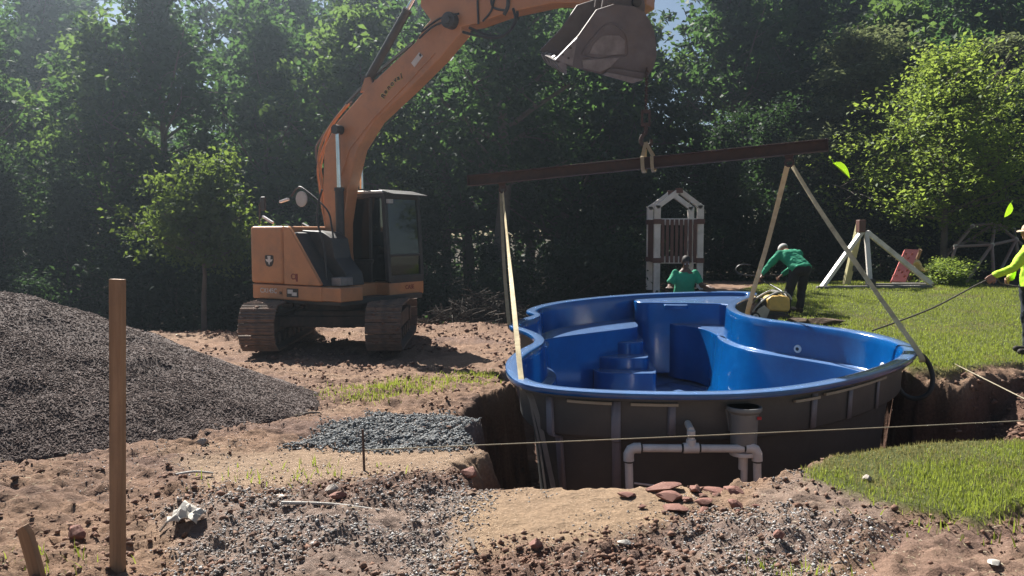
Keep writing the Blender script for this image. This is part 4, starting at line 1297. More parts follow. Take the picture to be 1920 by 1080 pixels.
mb = MB()
pl = per / NS * 0.96
mb.prism([(-pl / 2, 0.0), (pl / 2, 0.0), (pl / 2, 0.02), (pl / 2 - 0.02, 0.024), (pl / 2 - 0.03, 0.052), (pl / 2 - 0.042, 0.052), (pl / 2 - 0.052, 0.024), (0.012, 0.024), (0.006, 0.042), (-0.006, 0.042), (-0.012, 0.024), (-pl / 2 + 0.05, 0.024), (-pl / 2 + 0.042, 0.042), (-pl / 2 + 0.03, 0.042), (-pl / 2 + 0.02, 0.024), (-pl / 2, 0.02)], (0, -SHW / 2, 0), (1, 0, 0), (0, 0, 1), (0, SHW, 0))
shoe = mb.mesh('track_shoe'); shoe.materials.append(M['track_steel'])
for sgn_ in (-1, 1):
    yo = sgn_ * GAUGE / 2
    T = Matrix.Translation((0, yo, 0))
    mb = MB()
    # track frame beam
    mb.prism([(-TR_L / 2 - 0.05, 0.30), (TR_L / 2 + 0.05, 0.30), (TR_L / 2 + 0.1, 0.42), (TR_L / 2 - 0.2, 0.58), (-TR_L / 2 + 0.2, 0.58), (-TR_L / 2 - 0.1, 0.42)], (0, -0.17, 0), (1, 0, 0), (0, 0, 1), (0, 0.34, 0))
    tr = mb.build('track', M['dark_frame'], exc, xf=LM @ T, bevel=0.015)
    mb = MB(); ins = []; outs = []
    for i in range(72):
        p, a = loop_pt(per * i / 72, TR_R - 0.075); q, _ = loop_pt(per * i / 72, TR_R - 0.005)
        mb.v += [p + Vector((0, -0.1, 0)), p + Vector((0, 0.1, 0)), q + Vector((0, 0.1, 0)), q + Vector((0, -0.1, 0))]
    for i in range(72):
        a, b = i * 4, ((i + 1) % 72) * 4
        for k in range(4): mb.f.append((a + k, a + (k + 1) % 4, b + (k + 1) % 4, b + k))
    mb.build('chain_belt', M['dark_frame'], tr, xf=LM @ T)
    for i in range(NS):
        p, a = loop_pt(per * i / NS)
        link('track_shoe', shoe, None, tr, mtx=LM @ T @ Matrix.Translation(p) @ Matrix.Rotation(a, 4, 'Y'))
    for nm, xx in (('idler', TR_L / 2), ('sprocket', -TR_L / 2)):
        mb = MB(); mb.cyl((xx, -0.09, 0.43), (xx, 0.09, 0.43), TR_R - 0.07, n=24); mb.cyl((xx, -0.2, 0.43), (xx, 0.2, 0.43), 0.16, n=16)
        for k in range(8):
            a = k * math.pi / 4; mb.cyl((xx + 0.2 * math.cos(a), -0.105, 0.43 + 0.2 * math.sin(a)), (xx + 0.2 * math.cos(a), 0.105, 0.43 + 0.2 * math.sin(a)), 0.025, n=8)
        mb.build(nm, M['dark_frame'], tr, xf=LM @ T, bevel=0.01)
    for k in range(6):
        xx = -TR_L / 2 + 0.36 + k * 0.366
        mb = MB(); mb.cyl((xx, -0.2, 0.2), (xx, 0.2, 0.2), 0.10, n=14); mb.build('roller', M['dark_frame'], tr, xf=LM @ T)
    rgm = np.random.default_rng(50 + sgn_)
    ss = rgm.uniform(0, per, 420); Pm = []
    for s__ in ss:
        p, a = loop_pt(s__, TR_R + 0.03)
        v = LM @ T @ (p + Vector((0, rgm.uniform(-0.28, 0.28), 0))); Pm.append(tuple(v))
    mud = link('mud', stones_mesh('mud', np.array(Pm), 0.02 + 0.09 * rgm.uniform(0, 1, len(Pm)) ** 4, rgm), M['clod'], tr); mud['kind'] = 'stuff'
    for xx in (-0.55, 0.55):
        mb = MB(); mb.cyl((xx, -0.1, 0.66), (xx, 0.1, 0.66), 0.065, n=12); mb.build('carrier_roller', M['dark_frame'], tr, xf=LM @ T)
mb = MB()
mb.box((0, 0, 0.52), (1.3, 1.3, 0.26)); mb.box((0.6, 0, 0.46), (0.3, 1.8, 0.2)); mb.box((-0.6, 0, 0.46), (0.3, 1.8, 0.2))
mb.build('car_body', M['dark_frame'], exc, xf=LM, bevel=0.03)
mb = MB(); mb.cyl((0, 0, 0.64), (0, 0, 0.86), 0.58, n=36); mb.build('slewing_ring', M['dark_frame'], exc)

# upper structure ----------------------------------------------------------
RT, HW = 1.46, 1.2
zB, zS, zT = 0.87, 1.13, 2.16


def tail_plan(r, hw, x1, ym=None):
    pts = []
    a0 = math.asin(hw / r * 0.94)
    for k in range(-12, 13):
        a = a0 * k / 12
        pts.append((-r * math.cos(a), r * math.sin(a) / 0.94))
    return [(x1, -hw)] + pts + [(x1, hw)]


mb = MB(); mb.prism(tail_plan(RT, HW, -0.12), (0, 0, zS + 0.012), (1, 0, 0), (0, 1, 0), (0, 0, zT - zS - 0.012))
cw = mb.build('counterweight', M['orange'], exc, xf=UM, bevel=0.06, seg=4)
mb = MB(); mb.prism(tail_plan(RT - 0.015, HW - 0.012, 0.80), (0, 0, zB), (1, 0, 0), (0, 1, 0), (0, 0, zS - zB))
mb.build('lower_skirt', M['orange'], exc, xf=UM, bevel=0.025, seg=3)
mb = MB(); mb.prism(tail_plan(RT - 0.12, HW - 0.1, 1.15), (0, 0, zB - 0.06), (1, 0, 0), (0, 1, 0), (0, 0, 0.1)); mb.build('turntable_frame', M['black_metal'], exc, xf=UM, bevel=0.01)
# right-hand side panel with its long slope
mb = MB(); mb.prism([(-0.105, zS + 0.012), (0.78, zS + 0.012), (0.78, zS + 0.05), (0.08, zT - 0.06), (0.02, zT - 0.012), (-0.105, zT - 0.005)], (0, -HW + 0.004, 0), (1, 0, 0), (0, 0, 1), (0, 0.07, 0))
sp = mb.build('side_panel', M['orange'], exc, xf=UM, bevel=0.03, seg=3)
mb = MB(); mb.slab([(0.20, -HW - 0.001, 1.20), (0.24, -HW - 0.001, 1.20), (0.24, -HW - 0.001, 1.32), (0.20, -HW - 0.001, 1.32)], (0, 0.01, 0)); mb.build('latch', M['decal_red'], sp, xf=UM)
# dark engine hood and inner deck
mb = MB(); mb.prism([(-0.10, zS), (0.80, zS), (0.74, 1.18), (0.05, 2.04), (-0.10, 2.06)], (0, -HW + 0.08, 0), (1, 0, 0), (0, 0, 1), (0, 0.36, 0)); mb.build('hood_flank', M['black_metal'], exc, xf=UM, bevel=0.015)
mb = MB(); mb.prism([(-0.11, zS), (1.0, zS), (0.95, 1.35), (0.70, 1.60), (0.62, 1.95), (0.40, 2.06), (-0.11, 2.09)], (0, -0.76, 0), (1, 0, 0), (0, 0, 1), (0, 0.42, 0)); mb.build('hood', M['black_metal'], exc, xf=UM, bevel=0.02)
mb = MB(); mb.prism([(-0.11, zS), (0.1, zS), (0.1, 1.9), (-0.11, 2.0)], (0, -0.33, 0), (1, 0, 0), (0, 0, 1), (0, 0.56, 0)); mb.build('engine_cover', M['black_metal'], exc, xf=UM, bevel=0.02)
mb = MB(); mb.box((-0.16, 0.72, 1.5), (0.08, 0.9, 0.75)); mb.build('left_cover', M['orange'], exc, xf=UM, bevel=0.03)
mb = MB(); mb.box((1.0, -0.9, 1.0), (0.45, 0.55, 0.24)); mb.build('tool_box', M['orange'], exc, xf=UM, bevel=0.02)
mb = MB(); mb.box((0.95, -0.85, 1.21), (0.22, 0.30, 0.14)); mb.build('step_plate', M['bucket_worn'], exc, xf=UM, bevel=0.01)
# boom foot brackets
mb = MB()
for yy in (-0.31, 0.25):
    mb.prism([(0.0, zB), (0.75, zB), (0.6, 1.5), (0.42, 1.75), (0.2, 1.75), (0.1, 1.5)], (0, yy, 0), (1, 0, 0), (0, 0, 1), (0, 0.05, 0))
mb.build('boom_bracket', M['black_metal'], exc, xf=UM, bevel=0.01)

# boom ----------------------------------------------------------------------
BT = [(640, 528), (618, 470), (608, 420), (605, 350), (608, 275), (630, 231), (688, 164), (778, 79), (795, 50), (815, 28), (842, 16), (866, 32), (864, 62), (824, 110), (766, 168), (702, 228), (670, 280), (653, 350), (643, 420), (643, 470), (648, 520)]
bp = [ex(a, b, -0.15) for a, b in BT]
mb = MB(); mb.prism(bp, (0, -0.15, 0), (1, 0, 0), (0, 0, 1), (0, 0.28, 0))
boom = mb.build('boom', M['orange'], exc, xf=UM, bevel=0.025, seg=2)
# weld flange line along the lower web
mb = MB()
ln = [ex(a, b, -0.155) for a, b in ((640, 330), (655, 280), (700, 222), (760, 160), (815, 100))]
mb.rings([(p[0], -0.155, p[1]) for p in ln], 0.014, 6); mb.build('weld_seam', M['orange'], boom, xf=UM)
# head casting where boom and arm meet
pv = ex(842, 38, -0.25)
mb = MB(); mb.cyl((pv[0], -0.30, pv[1]), (pv[0], 0.30, pv[1]), 0.13, n=22); mb.cyl((pv[0], -0.34, pv[1]), (pv[0], 0.34, pv[1]), 0.07, n=16); mb.build('arm_pin', M['black_metal'], boom, xf=UM, bevel=0.012)
AP = [(812, 44), (788, 12), (790, -30), (810, -75), (860, -105), (960, -95), (1185, -45), (1212, -20), (1212, 8), (1190, 22), (1160, 6), (1034, 6), (949, 24), (890, 45), (850, 52)]
ap = [ex(a, b, -0.16) for a, b in AP]
mb = MB(); mb.prism(ap, (0, -0.16, 0), (1, 0, 0), (0, 0, 1), (0, 0.32, 0))
arm = mb.build('arm', M['orange'], exc, xf=UM, bevel=0.02)


def ram(name, a, b, y, f, r, rr, parent=None):
    A = Vector((a[0], y, a[1])); B = Vector((b[0], y, b[1])); Cc = A.lerp(B, f)
    mb = MB(); mb.cyl(A, Cc, r, n=18); mb.cyl(Cc - (B - A).normalized() * 0.06, Cc, r * 1.15, n=18); mb.cyl(A + Vector((0, -r * 1.1, 0)), A + Vector((0, r * 1.1, 0)), r * 0.9, n=14)
    o = mb.build(name, M['black_metal'], parent or exc, xf=UM)
    mb = MB(); mb.cyl(Cc, B, rr, n=14); mb.build('piston_rod', M['chrome'], o, xf=UM)
    mb = MB(); mb.cyl(B + Vector((0, -0.085, 0)), B + Vector((0, 0.085, 0)), rr * 2.0, n=14); mb.build('rod_eye', M['black_metal'], o, xf=UM)
    return o


ca_, cb_ = ex(641, 535, -0.25), ex(633, 243, -0.25)
ram('boom_cylinder', ca_, cb_, -0.25, 0.63, 0.078, 0.042)
ram('boom_cylinder', ca_, cb_, 0.34, 0.63, 0.078, 0.042)
ram('arm_cylinder', ex(690, 150), ex(806, -55), 0.0, 0.66, 0.075, 0.042)
for yy in (-0.05, 0.05):
    mb = MB(); a = ex(700, 152); b = ex(672, 168); mb.prism([(a[0] + 0.12, a[1] - 0.16), (a[0] + 0.02, a[1] + 0.05), (a[0] - 0.08, a[1] + 0.04), (a[0] - 0.2, a[1] - 0.2)], (0, yy * 2.2 - 0.02, 0), (1, 0, 0), (0, 0, 1), (0, 0.04, 0)); mb.build('ram_lug', M['orange'], boom, xf=UM)
ram('bucket_cylinder', ex(880, -110), ex(1080, -70), 0.0, 0.6, 0.07, 0.04)
# hoses
HOS = [([(650, 197), (622, 232), (603, 268), (597, 300), (603, 335), (604, 380), (612, 430)], -0.14, 0.022, 'orange'),
       ([(655, 195), (628, 228), (610, 268), (596, 312), (599, 350), (606, 400)], -0.05, 0.020, 'orange'),
       ([(660, 190), (630, 222), (600, 262), (592, 285), (600, 330), (604, 372)], 0.05, 0.018, 'bucket'),
       ([(646, 205), (618, 240), (606, 290), (601, 325), (606, 365), (610, 410)], 0.14, 0.020, 'orange'),
       ([(775, 82), (700, 145), (655, 190), (635, 215)], 0.10, 0.022, 'band'), ([(778, 76), (705, 138), (660, 182), (640, 208)], 0.16, 0.022, 'band'),
       ([(790, 60), (805, 48), (822, 36), (838, 30), (860, 26)], -0.24, 0.018, 'band'), ([(786, 72), (806, 54), (824, 44), (842, 42)], -0.25, 0.018, 'band'),
       ([(868, 60), (900, 68), (935, 70), (955, 58), (966, 36), (962, 16)], -0.18, 0.022, 'band'), ([(880, 52), (915, 66), (945, 66), (962, 50), (970, 30), (968, 10)], -0.12, 0.022, 'band'),
       ([(897, 45), (896, 20), (895, -10)], -0.175, 0.018, 'band'), ([(905, 40), (920, 22), (925, 5), (930, -12)], -0.18, 0.016, 'band'), ([(948, 20), (925, 14), (921, -4), (926, -18)], -0.18, 0.018, 'band'), ([(945, 28), (952, 12), (952, -12)], -0.18, 0.03, 'black_metal')]
for pts, yy, r_, mt in HOS:
    q = [ex(a, b, yy) for a, b in pts]
    mb = MB(); mb.rings(spline([(p[0], yy, p[1]) for p in q], 5), r_, 8); mb.build('hose', M[mt], exc, xf=UM)

# bucket, hanging curled and tilted on its coupler ---------------------------
BN = Vector((-0.20, 0.92, 0.32)).normalized()
BP0 = at(1120, 80, 10.9)


def bk(px, py, dep=0.0):
    dd = ray(px, py); C = Vector((0, 0, EYE))
    t = (BP0 + BN * dep - C).dot(BN) / dd.dot(BN)
    return C + dd * t - EO


BW = 0.92
SIDE = [(1042, 110), (1085, 65), (1118, 18), (1150, 8), (1188, 12), (1208, 22), (1226, 58), (1230, 104), (1214, 143), (1180, 152), (1125, 138), (1070, 124)]
sp_ = [bk(*p) for p in SIDE]
bucket = MB()
# wrapper sheet: back and bottom, mouth left open
wr = [bk(*p) for p in ((1040, 113), (1070, 125), (1125, 139), (1180, 153), (1200, 150), (1215, 143), (1226, 126), (1231, 104), (1230, 78), (1226, 58), (1218, 38), (1206, 22), (1188, 12), (1150, 6))]
cen = sum((p for p in wr), Vector()) / len(wr)
inn = [p + (cen - p).normalized() * 0.03 for p in wr]
n = len(wr)
for P in (wr, inn):
    bucket.v += [p + BN * 0.0 for p in P]; bucket.v += [p + BN * BW for p in P]
for i in range(n - 1):
    bucket.f += [(i, i + 1, n + i + 1, n + i), (2 * n + i, 3 * n + i, 3 * n + i + 1, 2 * n + i + 1), (i, 2 * n + i, 2 * n + i + 1, i + 1), (n + i, n + i + 1, 3 * n + i + 1, 3 * n + i)]
bucket.f += [(0, n, 3 * n, 2 * n), (n - 1, 3 * n - 1, 4 * n - 1, 2 * n - 1)]
bko = bucket.build('bucket', M['bucket'], exc)
for dep in (-0.02, BW - 0.02):
    mb = MB(); mb.slab([p + BN * dep for p in sp_], BN * 0.04); mb.build('side_plate', M['bucket'], bko, bevel=0.006)
for nm, pts, mt, dp in (('wear_plate', [(1090, 112), (1160, 107), (1142, 126), (1124, 134), (1092, 127)], 'bucket_worn', -0.04), ('side_cutter', [(1040, 111), (1066, 84), (1081, 70), (1072, 123), (1056, 118)], 'bucket_worn', -0.045), ('bottom_strip', [(1128, 138), (1142, 127), (1160, 128), (1216, 138), (1200, 149), (1180, 152)], 'bucket', -0.05), ('bottom_strip', [(1126, 139), (1136, 134), (1205, 148), (1182, 155)], 'bucket_worn', -0.075)):
    mb = MB(); mb.slab([bk(*p) + BN * dp for p in pts], BN * (0.025 if nm != 'bottom_strip' else 0.05)); mb.build(nm, M[mt], bko, bevel=0.004)
# raised rim round the dished side
el = [(1092, 103), (1098, 88), (1112, 70), (1128, 52), (1145, 44), (1160, 50), (1172, 64), (1176, 85), (1174, 104), (1150, 106), (1120, 110)]
P = spline([bk(*p) - BN * 0.02 for p in el], 4, closed=True); P.append(P[0])
mb = MB(); mb.rings(P, 0.016, 6, cap=False); mb.build('stiffening_rib', M['bucket'], bko)
mb = MB(); mb.slab([bk(*p) - BN * 0.026 for p in ((1104, 100), (1112, 82), (1128, 66), (1160, 66), (1171, 76), (1170, 100), (1140, 103))], BN * 0.01); mb.build('polished_patch', M['bucket_worn'], bko, bevel=0.003)
for (a, b) in ((1053, 101), (1068, 89), (1064, 108)):
    mb = MB(); c = bk(a, b); mb.cyl(c - BN * 0.05, c - BN * 0.06, 0.016, n=10); mb.build('bolt', M['black_metal'], bko)
tdir = (bk(1060, 148) - bk(1048, 122)).normalized()
for k in range(5):
    c = bk(1052, 118) + BN * (0.03 + k * (BW - 0.06) / 4)
    d_, s_, u_ = frame_of(tdir, BN)
    mb = MB()
    w0, w1 = 0.055, 0.03
    bs = [c - tdir * 0.03 + BN * x * w0 + s_ * z * 0.05 for x, z in ((-1, -1), (1, -1), (1, 1), (-1, 1))]
    tp = [c + tdir * 0.17 + BN * x * w1 + s_ * z * 0.012 for x, z in ((-1, -1), (1, -1), (1, 1), (-1, 1))]
    md = [c + tdir * 0.07 + BN * x * w0 * 0.9 + s_ * z * 0.045 for x, z in ((-1, -1), (1, -1), (1, 1), (-1, 1))]
    mb.v += bs + md + tp
    for r_ in range(2):
        for q in range(4): mb.f.append((r_ * 4 + q, r_ * 4 + (q + 1) % 4, r_ * 4 + 4 + (q + 1) % 4, r_ * 4 + 4 + q))
    mb.f += [(3, 2, 1, 0), (8, 9, 10, 11)]
    mb.build('tooth', M['bucket_worn'], bko, bevel=0.008)
mb = MB(); c0, c1 = bk(1046, 112), bk(1062, 120); mb.slab([c0, c1, c1 + tdir * 0.05, c0 + tdir * 0.05], BN * BW); mb.build('lip', M['bucket_worn'], bko, bevel=0.006)
# ears and coupler
for dep in (0.28, 0.60):
    mb = MB(); mb.slab([bk(a, b) + BN * dep for a, b in ((1140, 20), (1150, -40), (1215, -40), (1224, 15), (1220, 48), (1196, 46))], BN * 0.05); mb.build('ear', M['bucket'], bko, bevel=0.01)
mb = MB(); a = bk(1206, 6) + BN * 0.22; mb.cyl(a, a + BN * 0.5, 0.065, n=16); a = bk(1165, -14) + BN * 0.22; mb.cyl(a, a + BN * 0.5, 0.055, n=16); mb.build('coupler_pin', M['black_metal'], bko, bevel=0.01)
mb = MB(); a = ex(1206, -4); mb.cyl((a[0], -0.22, a[1]), (a[0], 0.22, a[1]), 0.09, n=16); mb.build('arm_tip_pin', M['black_metal'], arm, xf=UM)
mb = MB()
l0, l1 = ex(1100, -70), ex(1168, -14)
for yy in (-0.2, 0.2): mb.bar((l0[0], yy, l0[1]), (l1[0], yy, l1[1]), 0.05, 0.12)
mb.build('bucket_link', M['bucket'], exc, xf=UM, bevel=0.01)
mb = MB(); a = bk(1214, 120) + BN * 0.45; mb.torus(a + Vector((0.0, 0, -0.03)), 0.05, 0.014, (0, 1, 0)); mb.build('lifting_eye', M['rust'], bko)

# cab -------------------------------------------------------------------------
X0, X1, Y0, Y1, Z0, Z1 = -0.22, 1.06, 0.24, 1.18, zB + 0.03, 2.78
mb = MB()
pw = 0.085
for (xx, yy) in ((X0, Y0), (X0, Y1), (X1, Y0), (X1, Y1)):
    top = Vector((xx - (0.10 if xx == X1 else 0), yy, Z1 - 0.04))
    mb.bar((xx, yy, Z0 + 0.25), top, pw, pw)
for yy in (Y0, Y1):
    mb.bar((X0, yy, Z1 - 0.05), (X1 - 0.08, yy, Z1 - 0.05), pw, 0.09); mb.bar((X0, yy, 1.52), (X1 - 0.36, yy, 1.52), pw, 0.07); mb.bar((X1 - 0.42, yy, 1.15), (X1 - 0.42, yy, Z1 - 0.08), 0.06, 0.06)
mb.bar((X1 - 0.08, Y0, Z1 - 0.06), (X1 - 0.08, Y1, Z1 - 0.06), 0.08, 0.10); mb.bar((X0, Y0, Z1 - 0.06), (X0, Y1, Z1 - 0.06), 0.08, 0.09); mb.bar((X1, Y0, 1.19), (X1, Y1, 1.19), 0.08, 0.14); mb.bar((X1 - 0.015, Y0, 1.63), (X1 - 0.015, Y1, 1.63), 0.045, 0.05); mb.bar((X0, Y0, 1.55), (X0, Y1, 1.55), 0.07, 0.10)
cab = mb.build('cab', M['black_metal'], exc, xf=UM, bevel=0.012)
mb = MB(); mb.box(((X0 + X1) / 2, (Y0 + Y1) / 2, Z0 + 0.11), (X1 - X0 + 0.08, Y1 - Y0 + 0.06, 0.25)); mb.build('cab_base', M['orange'], cab, xf=UM, bevel=0.025)
mb = MB()
for yy in (Y0, Y1): mb.box(((X0 + X1 - 0.42) / 2, yy, 1.32), (X1 - X0 - 0.42, 0.05, 0.38))
mb.box((X0, (Y0 + Y1) / 2, 1.33), (0.05, Y1 - Y0, 0.4)); mb.build('lower_panel', M['black_metal'], cab, xf=UM, bevel=0.01)
mb = MB(); mb.prism([(X0 - 0.06, Z1 - 0.02), (X1 - 0.08, Z1 - 0.02), (X1 - 0.10, Z1 + 0.03), (X0, Z1 + 0.045)], (0, Y0 - 0.05, 0), (1, 0, 0), (0, 0, 1), (0, Y1 - Y0 + 0.1, 0)); mb.build('roof', M['grey_metal'], cab, xf=UM, bevel=0.015)
mb = MB(); mb.prism([(X1 - 0.22, Z1 + 0.06), (X1 + 0.16, Z1 - 0.03), (X1 + 0.16, Z1 - 0.055), (X1 - 0.22, Z1 + 0.035)], (0, Y0 - 0.02, 0), (1, 0, 0), (0, 0, 1), (0, Y1 - Y0 + 0.04, 0)); mb.build('sun_visor', M['black_metal'], cab, xf=UM, bevel=0.006)
g = 0.012
for nm, pts in (('windscreen', [(X1 - 0.012, Y0, 1.65), (X1 - 0.012, Y1, 1.65), (X1 - 0.09, Y1, Z1 - 0.1), (X1 - 0.09, Y0, Z1 - 0.1)]), ('lower_windscreen', [(X1 - 0.006, Y0, 1.24), (X1 - 0.006, Y1, 1.24), (X1 - 0.015, Y1, 1.61), (X1 - 0.015, Y0, 1.61)]),
                ('side_window', [(X0, Y0, 1.55), (X1 - 0.42, Y0, 1.55), (X1 - 0.42, Y0, Z1 - 0.1), (X0, Y0, Z1 - 0.1)]), ('side_window', [(X1 - 0.42, Y0, 1.2), (X1 - 0.02, Y0, 1.2), (X1 - 0.09, Y0, Z1 - 0.1), (X1 - 0.42, Y0, Z1 - 0.1)]),
                ('door_window', [(X0, Y1, 1.55), (X1 - 0.42, Y1, 1.55), (X1 - 0.42, Y1, Z1 - 0.1), (X0, Y1, Z1 - 0.1)]), ('door_window', [(X1 - 0.42, Y1, 1.2), (X1 - 0.02, Y1, 1.2), (X1 - 0.09, Y1, Z1 - 0.1), (X1 - 0.42, Y1, Z1 - 0.1)]), ('rear_window', [(X0, Y0, 1.6), (X0, Y1, 1.6), (X0, Y1, Z1 - 0.1), (X0, Y0, Z1 - 0.1)])):
    v = [Vector(p) for p in pts]; nrm = (v[1] - v[0]).cross(v[3] - v[0]).normalized()
    mb = MB(); mb.slab(v, nrm * 0.006); mb.build(nm, M['glass'], cab, xf=UM, smooth=0)
mb = MB(); mb.box((0.30, 0.72, 1.36), (0.5, 0.48, 0.14)); mb.box((0.06, 0.72, 1.72), (0.13, 0.46, 0.65), rot=Matrix.Rotation(R(-8), 3, 'Y')); mb.box((0.02, 0.72, 2.12), (0.1, 0.28, 0.2)); mb.box((0.3, 0.72, 1.2), (0.35, 0.35, 0.2)); mb.build('seat', M['seat'], cab, xf=UM, bevel=0.04, seg=3)
for yy in (0.47, 0.97):
    mb = MB(); mb.box((0.42, yy, 1.5), (0.36, 0.10, 0.14)); mb.cyl((0.55, yy, 1.55), (0.57, yy, 1.76), 0.018, n=8); mb.ball((0.57, yy, 1.78), 0.035); mb.build('joystick_console', M['seat'], cab, xf=UM, bevel=0.01)
mb = MB(); c = ex(785, 372, 0.3); mb.box((X1 - 0.02, Y0 + 0.06, Z1 - 0.16), (0.08, 0.12, 0.08)); mb.build('work_lamp', M['grey_metal'], cab, xf=UM, bevel=0.01)
# hand rail, mirrors
q = [ex(a, b, -0.7) for a, b in ((627, 468), (622, 425), (612, 392), (572, 356), (558, 352), (546, 368))]
mb = MB(); mb.rings(spline([(p[0], -0.7, p[1]) for p in q], 5), 0.016, 8); rail = mb.build('hand_rail', M['black_metal'], exc, xf=UM)
q = ex(566, 373, -0.72); mb = MB(); mb.cyl((q[0], -0.74, q[1]), (q[0], -0.70, q[1]), 0.145, 0.13, n=22); mr_ = mb.build('mirror', M['grey_metal'], rail, xf=UM, bevel=0.012)
q = ex(533, 376, -0.72); mb = MB(); mb.box((q[0], -0.72, q[1]), (0.22, 0.06, 0.045), rot=Matrix.Rotation(R(-12), 3, 'Y')); mb.build('lamp', M['fitting'], rail, xf=UM, bevel=0.01)
q = [ex(a, b, -0.75) for a, b in ((630, 560), (624, 470), (611, 415), (613, 380), (620, 356))]
mb = MB(); mb.rings(spline([(p[0], -0.95, p[1]) for p in q], 5), 0.018, 8); mb.build('grab_rail', M['black_metal'], exc, xf=UM)
q = [ex(a, b, -0.6) for a, b in ((487, 422), (486, 385), (492, 372))]
mb = MB(); mb.rings([(p[0], -0.6, p[1]) for p in q], 0.016, 8); r2 = mb.build('mirror_post', M['black_metal'], exc, xf=UM)
mb = MB(); mb.box((q[2][0] + 0.02, -0.6, q[2][1] - 0.1), (0.12, 0.05, 0.26)); mb.build('mirror', M['black_metal'], r2, xf=UM, bevel=0.02)
q = [ex(a, b, -0.6) for a, b in ((493, 406), (512, 418))]; mb = MB(); mb.bar((q[0][0], -0.6, q[0][1]), (q[1][0], -0.6, q[1][1]), 0.05, 0.045); mb.build('beacon', M['fitting'], r2, xf=UM, bevel=0.01)
q = ex(575, 408, -0.4); mb = MB(); mb.cyl((q[0], -0.4, 2.0), (q[0], -0.4, 2.16), 0.05, n=12); mb.cyl((q[0] + 0.05, -0.4, 2.14), (q[0] - 0.1, -0.4, 2.2), 0.035, n=10); mb.build('exhaust', M['black_metal'], exc, xf=UM)


# flat print ------------------------------------------------------------------
def text(name, s, size, mtx, mat, parent, shear=0.0, extrude=0.002):
    cu = bpy.data.curves.new(name, 'FONT'); cu.body = s; cu.size = size; cu.extrude = extrude; cu.shear = shear; cu.align_x = 'CENTER'; cu.align_y = 'CENTER'; cu.offset = size * 0.012
    o = bpy.data.objects.new(name, cu); COL.objects.link(o)
    bpy.context.view_layer.update()
    me = bpy.data.meshes.new_from_object(o.evaluated_get(bpy.context.evaluated_depsgraph_get()))
    bpy.data.objects.remove(o); bpy.data.curves.remove(cu)
    return link(name, me, mat, parent, mtx=mtx)


def face_mtx(X, Z, y, ang=0.0):
    """text lying on the machine's right side, reading along +X"""
    return UM @ Matrix.Translation((X, y, Z)) @ Matrix.Rotation(R(90), 4, 'X') @ Matrix.Rotation(ang, 4, 'Z')


q0 = ex(507, 538, -HW); q1 = ex(560, 538, -HW)
mb = MB(); mb.box((-0.46, -HW + 0.011, 1.0), (0.62, 0.008, 0.13)); mb.build('model_plate', M['orange'], exc, xf=UM)
text('model_lettering', 'CX145C', 0.12, face_mtx(-0.50, 1.015, -HW + 0.004), M['decal_light'], exc)
text('model_lettering', 'SR', 0.07, face_mtx(-0.19, 0.985, -HW + 0.004), M['decal_dark'], exc)
mb = MB(); mb.box((0.10, -HW + 0.010, 1.0), (0.28, 0.012, 0.15)); wp = mb.build('warning_plate', M['decal_dark'], exc, xf=UM)
mb = MB(); mb.box((0.05, -HW + 0.003, 1.02), (0.13, 0.004, 0.07)); mb.box((0.15, -HW + 0.003, 0.98), (0.12, 0.004, 0.06)); mb.build('plate_print', M['decal_light'], wp, xf=UM)
# round badge with a pale cross-like mark
mb = MB(); mb.prism([(-0.11 + x, z) for x, z in ((0.0, 0.09), (0.04, 0.1), (0.18, 0.1), (0.22, 0.09), (0.22, -0.02), (0.18, -0.09), (0.11, -0.11), (0.04, -0.09), (0.0, -0.02))], (-0.46, -HW - 0.003, 1.55), (1, 0, 0), (0, 0, 1), (0, 0.02, 0)); bd_ = mb.build('badge', M['decal_dark'], cw, xf=UM)
mb = MB(); mb.prism([(-0.09, 0.03), (-0.03, 0.02), (-0.04, 0.085), (0.04, 0.085), (0.03, 0.02), (0.09, 0.03), (0.075, -0.005), (0.02, -0.03), (0.0, -0.08), (-0.02, -0.03), (-0.075, -0.005)], (-0.46, -HW - 0.007, 1.55), (1, 0, 0), (0, 0, 1), (0, 0.008, 0)); mb.build('badge_mark', M['decal_light'], bd_, xf=UM)
text('panel_mark', 'CE', 0.14, face_mtx(0.16, 1.28, -HW - 0.001), M['decal_red'], sp)
text('cab_lettering', 'CASE', 0.11, UM @ Matrix.Translation((X1 + 0.044, 0.78, 1.03)) @ Matrix.Rotation(R(90), 4, 'Z') @ Matrix.Rotation(R(90), 4, 'X'), M['decal_red'], cab)
# boom decals: arched dealer lettering and a pale plate
word = 'Renoval'
wa = [ex(a, b, -0.155) for a, b in ((719, 180), (723, 172), (729, 164), (735, 157), (741, 150), (747, 146), (753, 143))]
for i, ch in enumerate(word):
    p = wa[i]; nx_ = wa[min(i + 1, 6)]; pr = wa[max(i - 1, 0)]
    ang = math.atan2(nx_[1] - pr[1], nx_[0] - pr[0])
    text('boom_letter', ch, 0.17, face_mtx(p[0], p[1], -0.156, ang), M['decal_yellow'], boom)
    text('boom_letter', ch, 0.13, face_mtx(p[0], p[1], -0.160, ang), M['decal_dark'], boom)
a = [ex(*p, -0.155) for p in ((771, 118), (786, 98), (793, 105), (777, 126))]
mb = MB(); mb.slab([Vector((p[0], -0.158, p[1])) for p in a], (0, 0.012, 0)); pp = mb.build('boom_plate', M['decal_light'], boom, xf=UM)
a = [ex(*p, -0.155) for p in ((786, 103), (788, 100), (791, 104), (788, 107))]
mb = MB(); mb.slab([Vector((p[0], -0.162, p[1])) for p in a], (0, 0.004, 0)); mb.build('plate_print', M['decal_dark'], pp, xf=UM)
